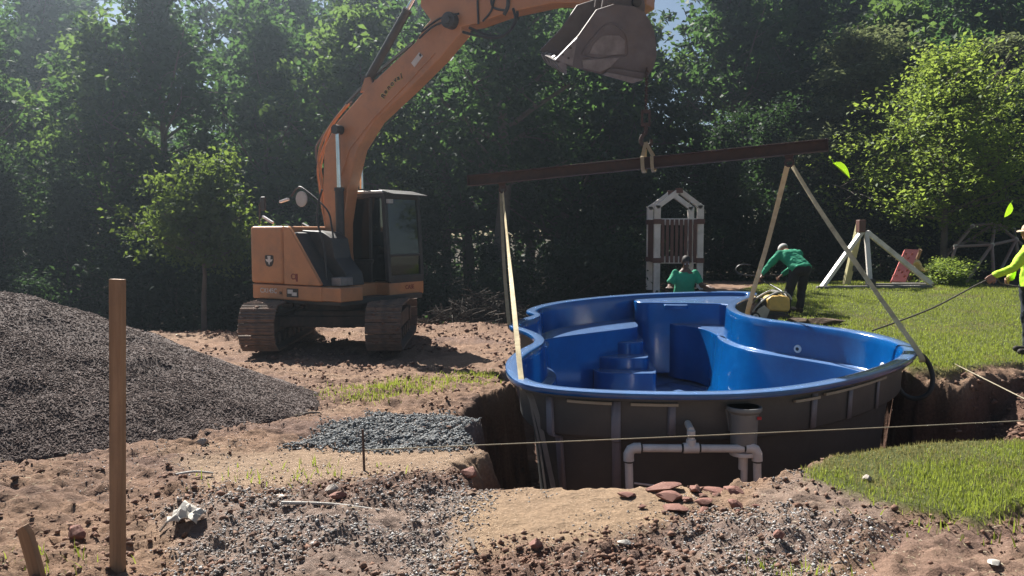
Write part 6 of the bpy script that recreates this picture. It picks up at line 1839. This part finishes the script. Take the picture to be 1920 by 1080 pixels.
# ------------------------------------------------------------------ play equipment
ty = 20.0
tb = Vector((at(1270, 0, ty).x, ty, gz(at(1270, 0, ty).x, ty)))
tw = empty('play_tower', tb, 'white play tower with brown slatted railing and open gable top', 'play tower')
W2 = 0.52; DZ = lambda py: at(0, py, ty).z - tb.z
zr0, zr1, zt_, zpk = DZ(487), DZ(416), DZ(386), DZ(362)
for sx in (-1, 1):
    for sy in (-1, 1):
        mb = MB(); mb.box((sx * W2, sy * W2, zt_ / 2), (0.15, 0.13, zt_)); mb.build('post', M['white_vinyl'], tw, bevel=0.01)
        for zz in (zr0, zr1):
            mb = MB(); mb.box((sx * W2, sy * W2, zz), (0.19, 0.17, 0.12)); mb.build('bracket', M['brown_slat'], tw, bevel=0.01)
for sy in (-1, 1):
    for zz in (zr0, zr1):
        mb = MB(); mb.box((0, sy * W2, zz), (2 * W2 - 0.15, 0.07, 0.15)); mb.build('rail', M['white_vinyl'], tw, bevel=0.008)
    for k in range(8 if sy < 0 else 0):
        xx = -W2 + 0.13 + k * (2 * W2 - 0.26) / 7
        mb = MB(); mb.box((xx, sy * (W2 + 0.05), (zr0 + zr1) / 2), (0.075, 0.03, zr1 - zr0 + 0.1)); mb.build('slat', M['brown_slat'], tw, bevel=0.004)
    for sx in (-1, 1):
        mb = MB(); mb.bar((sx * (W2 + 0.03), sy * W2, zt_ - 0.06), (sx * 0.04, sy * W2, zpk), 0.13, 0.12); mb.build('gable_beam', M['white_vinyl'], tw, bevel=0.008)
    mb = MB(); mb.box((0, sy * W2, zpk + 0.03), (0.16, 0.16, 0.12)); mb.build('peak_cap', M['brown_slat'], tw, bevel=0.01)
for sx in (-1, 1):
    for zz in (zr0, zr1):
        mb = MB(); mb.box((sx * W2, 0, zz), (0.07, 2 * W2 - 0.13, 0.15)); mb.build('rail', M['white_vinyl'], tw, bevel=0.008)
    for k in range(6):
        mb = MB(); mb.box((sx * (W2 + 0.05), -W2 + 0.16 + k * 0.14, (zr0 + zr1) / 2), (0.03, 0.10, zr1 - zr0 + 0.1)); mb.build('slat', M['brown_slat'], tw, bevel=0.004)
mb = MB(); mb.box((0, 0, zr0 - 0.05), (2 * W2, 2 * W2, 0.05)); mb.build('floor_deck', M['brown_slat'], tw)

sy0 = 19.5
sg = lambda px, py, y=sy0: at(px, py, y)
fb = sg(1615, 545); fb.z = gz(fb.x, fb.y)
sw = empty('swing_frame', fb, 'collapsed white swing-set frame with one beam slanting to the ground', 'swing set')


def gpost(name, a, b, w, mat, t=None):
    mb = MB(); mb.bar(a, b, w, t or w); return mb.build(name, mat, sw, off=fb, bevel=0.008)


g0 = lambda px, y: Vector((at(px, 0, y).x, y, gz(at(px, 0, y).x, y)))
apx = sg(1618, 432)
gpost('leg', apx, g0(1553, 19.0), 0.105, M['white_vinyl'], 0.09)
gpost('leg', apx + Vector((0.08, 0, -0.02)), g0(1648, 19.1), 0.105, M['white_vinyl'], 0.09)
gpost('fallen_beam', apx + Vector((0.12, 0.05, -0.04)), g0(1764, 19.6) + Vector((0, 0, 0.08)), 0.11, M['white_vinyl'], 0.11)
gpost('rear_post', sg(1613, 418, 20.1), g0(1601, 20.3), 0.15, M['green_post'], 0.15)
mb = MB(); mb.box(sg(1614, 424), (0.16, 0.22, 0.3)); mb.build('apex_bracket', M['brown_slat'], sw, off=fb, bevel=0.015)
mb = MB(); mb.box(g0(1648, 19.1) + Vector((0, 0, 0.12)), (0.2, 0.14, 0.2)); mb.build('foot_bracket', M['band'], sw, off=fb, bevel=0.01)
mb = MB(); mb.box(sg(1604, 503, 20.2), (0.17, 0.17, 0.14)); mb.build('band', M['band'], sw, off=fb)
# pink climbing panel, leaning
pc = g0(1692, 20.6)
pA, pB, pC_, pD = sg(1671, 527, 20.3), sg(1698, 528, 20.3), sg(1726, 468, 20.9), sg(1697, 467, 20.9)
ux = (pB - pA); uy = (pD - pA); nn = ux.cross(uy).normalized()
bm = bmesh.new()
NXg, NYg = 7, 16
holes = {(1, 2), (5, 2), (3, 4), (5, 5), (1, 5), (3, 8), (1, 9), (5, 8), (1, 13), (4, 13), (3, 11)}
vv = {}
for i in range(NXg + 1):
    for j in range(NYg + 1):
        vv[i, j] = bm.verts.new(pA + ux * (i / NXg) + uy * (j / NYg) - pc)
for i in range(NXg):
    for j in range(NYg):
        if (i, j) not in holes: bm.faces.new((vv[i, j], vv[i + 1, j], vv[i + 1, j + 1], vv[i, j + 1]))
me = bpy.data.meshes.new('climbing_panel'); bm.to_mesh(me); bm.free()
o = link('climbing_panel', me, M['pink']); o.location = pc
s_ = o.modifiers.new('t', 'SOLIDIFY'); s_.thickness = 0.08
tag(o, 'pink climbing panel with holes leaning behind the fallen swing beam', 'climbing panel')
mb = MB(); mb.bar(pC_, g0(1720, 21.6), 0.07, 0.07); mb.build('prop_strut', M['wood'], o, off=pc)
# pale curved slide end
P = [g0(1728, 20.9) + Vector(v) for v in ((-0.08, 0, 0.48), (0.02, 0, 0.56), (0.1, 0, 0.48), (0.14, 0, 0.38), (0.28, 0, 0.30), (0.5, 0, 0.36), (0.8, 0, 0.45))]
P = spline(P, 5); mb = MB()
for p in P:
    for y_, z_ in ((-0.2, 0.06), (-0.17, 0.0), (0.17, 0.0), (0.2, 0.06)): mb.v.append(p + Vector((0, y_, z_)))
for i in range(len(P) - 1):
    for k in range(3): mb.f.append((i * 4 + k, i * 4 + k + 1, i * 4 + 5 + k, i * 4 + 4 + k))
b0 = g0(1735, 20.9); o = mb.build('slide_end', M['strap'], None, off=b0); o.location = b0
s_ = o.modifiers.new('t', 'SOLIDIFY'); s_.thickness = 0.03
mb = MB(); mb.bar(b0 + Vector((0.12, 0, 0)), b0 + Vector((0.12, 0, 0.40)), 0.06, 0.06); mb.build('support', M['grey_wood'], o, off=b0)
mb = MB(); mb.bar(b0 + Vector((0.55, 0, 0)), b0 + Vector((0.55, 0, 0.36)), 0.06, 0.06); mb.build('support', M['grey_wood'], o, off=b0)
tag(o, 'curved cream slide end lying beside the low green bush', 'slide')
# landscape timbers
for i, (a, b, y0_, y1_, lb) in enumerate(((1545, 1765, 18.9, 19.3, 'long grey landscape timber at the feet of the swing frame'), (1690, 1775, 20.2, 20.3, 'short grey landscape timber under the pink panel'), (1655, 1768, 19.75, 19.85, 'grey landscape timber lying behind the fallen beam foot'))):
    A = g0(a, y0_); Bp = g0(b, y1_)
    mb = MB(); mb.bar(A + Vector((0, 0, 0.035)), Bp + Vector((0, 0, 0.035)), 0.12, 0.075); o = mb.build('landscape_timber', M['dark_timber'], None, off=A, bevel=0.015); o.location = A
    tag(o, lb, 'timber')
# dome climber
dy = 22.3
db = g0(1855, dy)
dome = empty('dome_climber', db, 'brown tube dome climbing frame behind the low bush', 'climbing frame')
n1 = lambda px, py, y=dy: at(px, py, y)
JN = {'a': n1(1792, 462, 21.6), 'b': n1(1823, 424, 22.0), 'c': n1(1866, 418, 22.4), 'd': n1(1818, 450, 22.4), 'e': n1(1860, 459, 21.5), 'f': n1(1905, 449, 22.0), 'g': n1(1930, 470, 22.6), 'h': n1(1780, 470, 23.2), 'i': n1(1850, 432, 23.4), 'j': n1(1900, 430, 23.4)}
for k, (px_i, y_) in enumerate(((1792, 21.4), (1830, 21.2), (1885, 21.3), (1935, 22.0), (1775, 22.6))): JN['g%d' % k] = g0(px_i, y_)
for a, b in (('a', 'b'), ('b', 'c'), ('a', 'd'), ('d', 'c'), ('a', 'e'), ('e', 'f'), ('e', 'c'), ('d', 'e'), ('e', 'g1'), ('f', 'g3'), ('a', 'g0'), ('e', 'g2'), ('c', 'f'), ('f', 'g'), ('b', 'i'), ('i', 'j'), ('j', 'f'), ('c', 'i'), ('c', 'j'), ('h', 'b'), ('h', 'a'), ('h', 'g4'), ('f', 'g2')):
    mb = MB(); mb.cyl(JN[a], JN[b], 0.042, n=8); mb.build('tube', M['tube'], dome, off=db)
for k in 'abcdefghij':
    mb = MB(); mb.cyl(JN[k] + Vector((0, -0.03, 0)), JN[k] + Vector((0, 0.03, 0)), 0.06, n=10); mb.build('joint', M['grey_metal'], dome, off=db)


# ------------------------------------------------------------------ single leaves in the air
def leaf_obj(name, c, ln, wd, ax, nrm, label):
    ax = Vector(ax).normalized(); nrm = Vector(nrm); nrm = (nrm - ax * nrm.dot(ax)).normalized(); sd = ax.cross(nrm)
    mb = MB(); prof = [(0, 0.04), (0.12, 0.5), (0.3, 0.92), (0.5, 1.0), (0.7, 0.85), (0.88, 0.45), (1.0, 0.03)]
    for t, w in prof:
        for k in (-1, -0.5, 0, 0.5, 1):
            mb.v.append(ax * (t - 0.5) * ln + sd * k * w * wd / 2 + nrm * (0.18 * wd * abs(k) * w - 0.25 * wd * (t - 0.5) ** 2))
    for i in range(len(prof) - 1):
        for k in range(4): mb.f.append((i * 5 + k, i * 5 + k + 1, i * 5 + 6 + k, i * 5 + 5 + k))
    mb.rings([ax * -0.5 * ln, ax * -0.68 * ln + nrm * 0.05 * ln], 0.0012, 5)
    o = mb.build(name, M['leaf_bright'], None); o.location = c
    return tag(o, label, 'leaf')


leaf_obj('falling_leaf', at(1579, 319, 2.6), 0.082, 0.044, (0.8, 0.3, -0.55), (0.15, -0.75, 0.6), 'large bright green leaf drifting in the air beside the beam end')
leaf_obj('falling_leaf', at(1890, 394, 3.2), 0.06, 0.036, (-0.25, 0.2, -0.95), (0.4, -0.9, 0.1), 'smaller bright green leaf drifting above the lime-shirted person')
# ------------------------------------------------------------------ trees
def limb_tube(V, F, pts, rad, n=6):
    mb = MB(); mb.rings(pts, rad, n, cap=False)
    b = len(V)
    V += mb.v; F += [tuple(i + b for i in f) for f in mb.f]


def leaf_quads(C, leaf, rg, up_bias=0.5, aspect=0.55):
    n = len(C)
    nrm = rg.normal(0, 1, (n, 3)); nrm[:, 2] = np.abs(nrm[:, 2]) + up_bias
    nrm /= np.linalg.norm(nrm, axis=1, keepdims=True)
    d = rg.normal(0, 1, (n, 3)); d[:, 2] -= 0.35
    d -= nrm * (d * nrm).sum(1, keepdims=True); d /= np.linalg.norm(d, axis=1, keepdims=True)
    s = np.cross(d, nrm)
    L = (leaf * rg.uniform(0.6, 1.35, n))[:, None]
    W = L * aspect
    A = C - d * L * 0.5; B = C + s * W * 0.5 - d * L * 0.05 + nrm * W * 0.12; Cc = C + d * L * 0.5 - nrm * L * 0.08; D = C - s * W * 0.5 - d * L * 0.05 + nrm * W * 0.12
    Vv = np.stack([A, B, Cc, D], 1).reshape(-1, 3)
    b = np.arange(n) * 4
    return Vv, np.stack([b, b + 1, b + 2, b + 3], 1)


def tree_meshes(name, seed, h, base, rad, nlimb, tips, nleaf, leaf, tr=0.16, layered=0.0, top_w=0.35, lean=(0, 0), clump=0.42, sub=2, low=0.35, up_bias=0.5):
    rg = np.random.default_rng(seed); rd = random.Random(seed)
    V = []; F = []
    nseg = 9
    path = []
    ox = oy = 0.0
    for i in range(nseg):
        t = i / (nseg - 1)
        ox += rd.uniform(-0.09, 0.09) * h / 10; oy += rd.uniform(-0.09, 0.09) * h / 10
        path.append(Vector((ox + lean[0] * t * h, oy + lean[1] * t * h, t * h * 0.93)))
    limb_tube(V, F, path, [tr * (1.25 if i == 0 else 1) * (1 - 0.86 * i / (nseg - 1)) for i in range(nseg)], 9)

    def on_trunk(z):
        t = min(max(z / (h * 0.93), 0), 0.999) * (nseg - 1); i = int(t)
        return path[i].lerp(path[i + 1], t - i)
    T = []; Wt = []
    for i in range(nlimb):
        t = (i + rd.random()) / nlimb
        z0 = base * 0.85 + (h * 0.92 - base * 0.85) * t
        prof = (math.sin(math.pi * min(1, low + (1 - low * 0.55) * t * 0.98)) ** 0.75) if t < 0.97 else top_w
        prof = max(prof, top_w * (1 - t * 0.4))
        az = i * 2.39996 + rd.uniform(-0.5, 0.5)
        Ln = rad * prof * rd.uniform(0.5, 1.3)
        el = R(rd.uniform(-4, 22) if layered else 8 + 55 * t + rd.uniform(-12, 12))
        p0 = on_trunk(z0); dirv = Vector((math.cos(az) * math.cos(el), math.sin(az) * math.cos(el), math.sin(el)))
        P = [p0]
        for k in range(1, 5):
            dirv = (dirv + Vector((rd.uniform(-0.22, 0.22), rd.uniform(-0.22, 0.22), rd.uniform(-0.12, 0.2) - (0.12 * k if layered else 0)))).normalized()
            P.append(P[-1] + dirv * Ln / 4)
        r0 = tr * 0.42 * (1 - 0.6 * t)
        limb_tube(V, F, P, [r0 * (1 - 0.2 * k) for k in range(5)], 5)
        for j in range(tips):
            f = rd.uniform(0.25, 1.0) * 4 * 0.999; k = int(f)
            q = P[k].lerp(P[k + 1], f - k)
            sd = Vector((rd.gauss(0, 1), rd.gauss(0, 1), rd.gauss(0, 0.25 if layered else 0.7))).normalized() * Ln * rd.uniform(0.12, 0.42)
            e = q + sd
            if j % 2 == 0: limb_tube(V, F, [q, q.lerp(e, 0.5) + Vector((0, 0, 0.04)), e], [r0 * 0.3, r0 * 0.2, r0 * 0.1], 4)
            T.append(e); Wt.append(rd.uniform(0.4, 1.5))
    T = np.array([tuple(p) for p in T]); Wt = np.array(Wt); Wt /= Wt.sum()
    ids = rg.choice(len(T), nleaf, p=Wt)
    sg_ = clump * np.clip(rg.uniform(0.5, 1.3, len(T)), 0, 2)
    off = rg.normal(0, 1, (nleaf, 3)) * sg_[ids][:, None] * np.array([1, 1, 0.30 if layered else 0.62])
    if layered: off[:, 2] -= 0.12 * (off[:, 0] ** 2 + off[:, 1] ** 2)
    C = T[ids] + off
    Vv, Ff = leaf_quads(C, leaf, rg, 1.6 if layered else up_bias)
    tm = bpy.data.meshes.new(name + '_trunk'); tm.from_pydata([tuple(p) for p in V], [], F)
    tm.polygons.foreach_set('use_smooth', [True] * len(tm.polygons)); tm.materials.append(M['bark'])
    cm_ = np_mesh(name + '_crown', Vv, Ff)
    return tm, cm_


def plant(name, meshes, mat, loc, label, cat, sc=1.0, rz=0.0, group=None, trunk='trunk', crown='crown', scz=None):
    o = empty(name, loc, label, cat, group, rz)
    o.scale = (sc, sc, scz or sc)
    a = bpy.data.objects.new(trunk, meshes[0]); COL.objects.link(a); a.parent = o
    b = bpy.data.objects.new(crown, meshes[1]); COL.objects.link(b); b.parent = o
    if len(meshes[1].materials) == 0: meshes[1].materials.append(mat)
    return o


def top98(me):
    z = np.empty(len(me.vertices) * 3, dtype=np.float32); me.vertices.foreach_get('co', z)
    return float(np.percentile(z[2::3], 99.5))


P_A = tree_meshes('forest_a', 101, 12.5, 2.6, 4.6, 40, 10, 13500, 0.29, 0.19, clump=0.30, top_w=0.7)
P_B = tree_meshes('forest_b', 102, 11.0, 1.8, 4.2, 38, 10, 12500, 0.27, 0.16, clump=0.28, top_w=0.65, low=0.2)
P_C = tree_meshes('forest_c', 103, 14.0, 4.2, 4.4, 34, 10, 12500, 0.30, 0.22, clump=0.32, top_w=0.75)
P_D = tree_meshes('sapling', 104, 6.5, 0.8, 1.9, 26, 9, 9000, 0.16, 0.07, clump=0.32)
P_S = tree_meshes('shrub', 105, 2.6, 0.2, 1.5, 22, 8, 6000, 0.13, 0.04, clump=0.28, low=0.15)
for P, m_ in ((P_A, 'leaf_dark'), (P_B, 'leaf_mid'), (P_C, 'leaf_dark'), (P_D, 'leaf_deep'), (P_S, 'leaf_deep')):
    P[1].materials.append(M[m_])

rd = random.Random(12)
GRP = 'trees of the wood behind the site'
LB = {'A': 'dense dark rounded woodland tree', 'B': 'mid-green low-branched woodland tree', 'C': 'tall high-crowned woodland tree', 'D': 'slender leafy sapling at the wood edge', 'S': 'dark head-high shrub at the wood edge'}
PR = {'A': P_A, 'B': P_B, 'C': P_C, 'D': P_D, 'S': P_S}
NMS = {'A': 'woodland_tree', 'B': 'woodland_tree', 'C': 'woodland_tree', 'D': 'sapling', 'S': 'shrub'}
CATS = {'A': 'tree', 'B': 'tree', 'C': 'tree', 'D': 'sapling', 'S': 'shrub'}


LM_ = [(130, 'the gravel pile peak'), (300, 'the tall wooden stake'), (450, 'the small round tree'), (580, 'the excavator counterweight'), (700, 'the excavator boom'), (830, 'the excavator cab'), (1000, 'the left end of the beam'), (1150, 'the excavator bucket'), (1250, 'the lifting chain'), (1360, 'the play tower'), (1490, 'the plate compactor'), (1580, 'the beam end with the yellow sling'), (1680, 'the swing frame'), (1800, 'the lime-green tree'), (1990, 'the dome climber')]


def landmark(x, y):
    px = 960 + FPX * x / y
    for lim, nm in LM_:
        if px < lim: return nm
    return 'the lime-shirted person'


def wood(kind, x, y, sc=1.0):
    ppx = 960 + FPX * x / y
    if y > 33.5 and (1215 < ppx < 1330 or 300 < ppx < 390): return None      # gaps where the sky shows
    z = gz(x, y) - 0.05
    rank = 'first' if y < 33.2 else 'second' if y < 38 else 'third' if y < 47 else 'last'
    lab = LB[kind] + ((', ' + rank + ' rank behind ') if kind in 'ABC' else ' behind ') + landmark(x, y)
    return plant(NMS[kind], PR[kind], None, (x, y, z), lab, CATS[kind], sc * rd.uniform(0.92, 1.08), rd.uniform(0, 6.28), GRP if kind in 'ABC' else ('saplings at the foot of the wood' if kind == 'D' else 'shrubs at the foot of the wood'))


# front row, second row, back row
for i, x in enumerate(np.linspace(-21, 24, 15)):
    k = 'CAB'[i % 3]
    wood(k, float(x) + rd.uniform(-0.9, 0.9), (28.0 if x < 3 else 31.5) + rd.uniform(-1.3, 1.6), 0.92)
for i, x in enumerate(np.linspace(-26, 30, 15)):
    wood('CAB'[i % 3], float(x) + rd.uniform(-1.2, 1.2), 35.2 + rd.uniform(-1.5, 1.5), 1.05)
for i, x in enumerate(np.linspace(-34, 38, 15)):
    wood('AC'[i % 2], float(x) + rd.uniform(-1.5, 1.5), 42.0 + rd.uniform(-2, 2), 1.28 if x > -10 else 1.45)
for i, x in enumerate(np.linspace(-44, 48, 13)):
    wood('CA'[i % 2], float(x) + rd.uniform(-1.5, 1.5), 52.0 + rd.uniform(-2, 2), 1.5)
for i, x in enumerate(np.linspace(-17.5, 6.5, 12)):
    wood('D', float(x) + rd.uniform(-0.7, 0.7), 24.2 + rd.uniform(-1.2, 1.5), rd.uniform(0.5, 0.85))
for i, x in enumerate(np.linspace(8, 22, 6)):
    wood('D', float(x) + rd.uniform(-0.7, 0.7), 25.6 + rd.uniform(-0.8, 0.8), rd.uniform(0.7, 0.95))
for i, x in enumerate(np.linspace(-16.5, 21, 22)):
    wood('S', float(x) + rd.uniform(-0.6, 0.6), (21.8 if x < 4.5 else 24.6) + rd.uniform(-0.9, 1.2), rd.uniform(0.7, 1.15))

# the individual trees in front of the wood
m_ = tree_meshes('lime_tree', 201, 6.1, 1.9, 3.1, 44, 14, 25000, 0.125, 0.11, clump=0.27, low=0.3, up_bias=0.9)
m_[1].materials.append(M['leaf_lime'])
p = g0(1775, 22.4); plant('lime_green_tree', m_, None, (p.x + 0.2, p.y, p.z - 0.03), 'sunlit lime-green tree on a thin trunk beside the dome climber', 'tree', 1.0, 0.4)
m_ = tree_meshes('layered_tree', 202, 8.2, 1.2, 3.1, 40, 13, 26000, 0.15, 0.14, layered=1.0, clump=0.36, low=0.25)
m_[1].materials.append(M['leaf_grey'])
p = g0(1622, 27.0); plant('layered_tree', m_, None, (p.x, p.y, p.z - 0.05), 'grey-green tree with drooping layered branches behind the swing frame', 'tree', 1.13, 1.0)
m_ = tree_meshes('layered_tree_b', 203, 9.5, 2.2, 3.0, 34, 12, 20000, 0.17, 0.15, layered=0.6, clump=0.4, low=0.25)
m_[1].materials.append(M['leaf_grey'])
p = g0(1880, 28.5); plant('layered_tree', m_, None, (p.x, p.y, p.z - 0.05), 'tall olive-green tree rising behind the lime-green tree', 'tree', 1.0, 2.0)
m_ = tree_meshes('small_tree', 204, 3.9, 2.3, 1.75, 30, 11, 12000, 0.13, 0.085, clump=0.22, low=0.48, top_w=0.8)
m_[1].materials.append(M['leaf_top'])
p = Vector((at(368, 0, 19.8).x, 19.8, 0)); p.z = gz(p.x, p.y) - 0.05
plant('small_round_tree', m_, None, p, 'small round-topped tree standing alone between stake and excavator', 'tree', 1.0, 0.3, scz=(at(368, 292, 19.8).z - p.z) / top98(m_[1]))
m_ = tree_meshes('big_trunk_tree', 205, 13.5, 5.5, 3.4, 26, 12, 18000, 0.21, 0.27, clump=0.45, lean=(0.012, 0))
m_[1].materials.append(M['leaf_dark'])
p = Vector((at(932, 0, 24.5).x, 24.5, 0)); p.z = gz(p.x, p.y) - 0.05
plant('thick_trunk_tree', m_, None, p, 'thick bare-trunked dark tree behind the end of the beam', 'tree', 1.0, 0.0)
m_ = tree_meshes('low_bush', 206, 0.75, 0.05, 0.75, 26, 8, 7000, 0.07, 0.02, clump=0.13, low=0.1)
m_[1].materials.append(M['leaf_lime'])
p = g0(1795, 20.2); plant('low_bush', m_, None, p, 'low bright green bush on the lawn in front of the dome climber', 'bush', 1.0, 0.0, scz=0.62, trunk='stem', crown='foliage')

# dead brush heap at the edge of the dirt
rg = np.random.default_rng(8)
bc_ = at(905, 0, 18.6); bx0, by0 = bc_.x, 18.6
V = []; F = []
for i in range(520):
    x = bx0 + rg.normal(0, 0.75); y = by0 + rg.normal(0, 0.4); r_ = math.hypot((x - bx0) / 1.3, (y - by0) / 0.7)
    z = gz(bx0, by0) + max(0, 0.85 * (1 - r_ * 0.7)) * rg.uniform(0.1, 1)
    a = rg.uniform(0, 6.28); e = rg.normal(0, 0.35); ln = rg.uniform(0.25, 0.9)
    d_ = Vector((math.cos(a) * math.cos(e), math.sin(a) * math.cos(e) * 0.6, math.sin(e))) * ln
    c = Vector((x, y, z))
    limb_tube(V, F, [c - d_ / 2, c + Vector((0, 0, 0.05)), c + d_ / 2], [0.014, 0.011, 0.005], 4)
b0 = Vector((bx0, by0, gz(bx0, by0)))
me = bpy.data.meshes.new('brush_heap'); me.from_pydata([tuple(p - b0) for p in V], [], F); me.materials.append(M['brush'])
o = link('brush_heap', me); o.location = b0
tag(o, 'dark heap of dead brush at the edge of the dirt', 'brush', kind='stuff')
# leaf litter and ground cover under the trees
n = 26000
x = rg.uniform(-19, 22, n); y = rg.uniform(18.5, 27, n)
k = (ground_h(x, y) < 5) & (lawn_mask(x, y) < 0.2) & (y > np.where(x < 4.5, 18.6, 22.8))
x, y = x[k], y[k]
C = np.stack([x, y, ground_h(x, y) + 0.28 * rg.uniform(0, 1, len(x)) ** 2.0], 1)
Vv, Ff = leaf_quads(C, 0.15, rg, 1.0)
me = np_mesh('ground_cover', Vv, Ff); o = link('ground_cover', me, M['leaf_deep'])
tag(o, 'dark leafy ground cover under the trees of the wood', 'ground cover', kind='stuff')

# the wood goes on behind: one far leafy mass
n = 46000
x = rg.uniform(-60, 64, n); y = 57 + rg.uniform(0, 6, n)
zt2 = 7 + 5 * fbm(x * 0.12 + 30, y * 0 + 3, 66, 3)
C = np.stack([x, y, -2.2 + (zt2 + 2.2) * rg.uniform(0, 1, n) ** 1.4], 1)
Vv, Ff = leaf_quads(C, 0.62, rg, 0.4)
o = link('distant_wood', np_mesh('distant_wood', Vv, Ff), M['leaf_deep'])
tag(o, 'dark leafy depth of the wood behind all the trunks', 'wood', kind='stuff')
# ------------------------------------------------------------------ air volume added to imitate lens veiling glare
mb = MB()
mb.box((0, 30, 10.5), (150, 100, 28))
o = mb.build('glare_volume', None, None, smooth=0)
m = bpy.data.materials.new('glare_volume'); m.use_nodes = True
nt = m.node_tree
nt.nodes.remove(nt.nodes['Principled BSDF'])
vp = N(nt, 'ShaderNodeVolumePrincipled')
vp.inputs['Color'].default_value = (0.70, 0.85, 1.0, 1)
vp.inputs['Density'].default_value = 0.0023
vp.inputs['Anisotropy'].default_value = 0.85
nt.links.new(vp.outputs[0], nt.nodes['Material Output'].inputs['Volume'])
o.data.materials.append(m)
tag(o, 'thin volume added in the air to imitate lens veiling glare', 'glare_volume', kind='stuff')

for o in SC.objects:
    if o.parent is None and o.get('category') and not o.get('kind'):
        o['kind'] = 'thing'
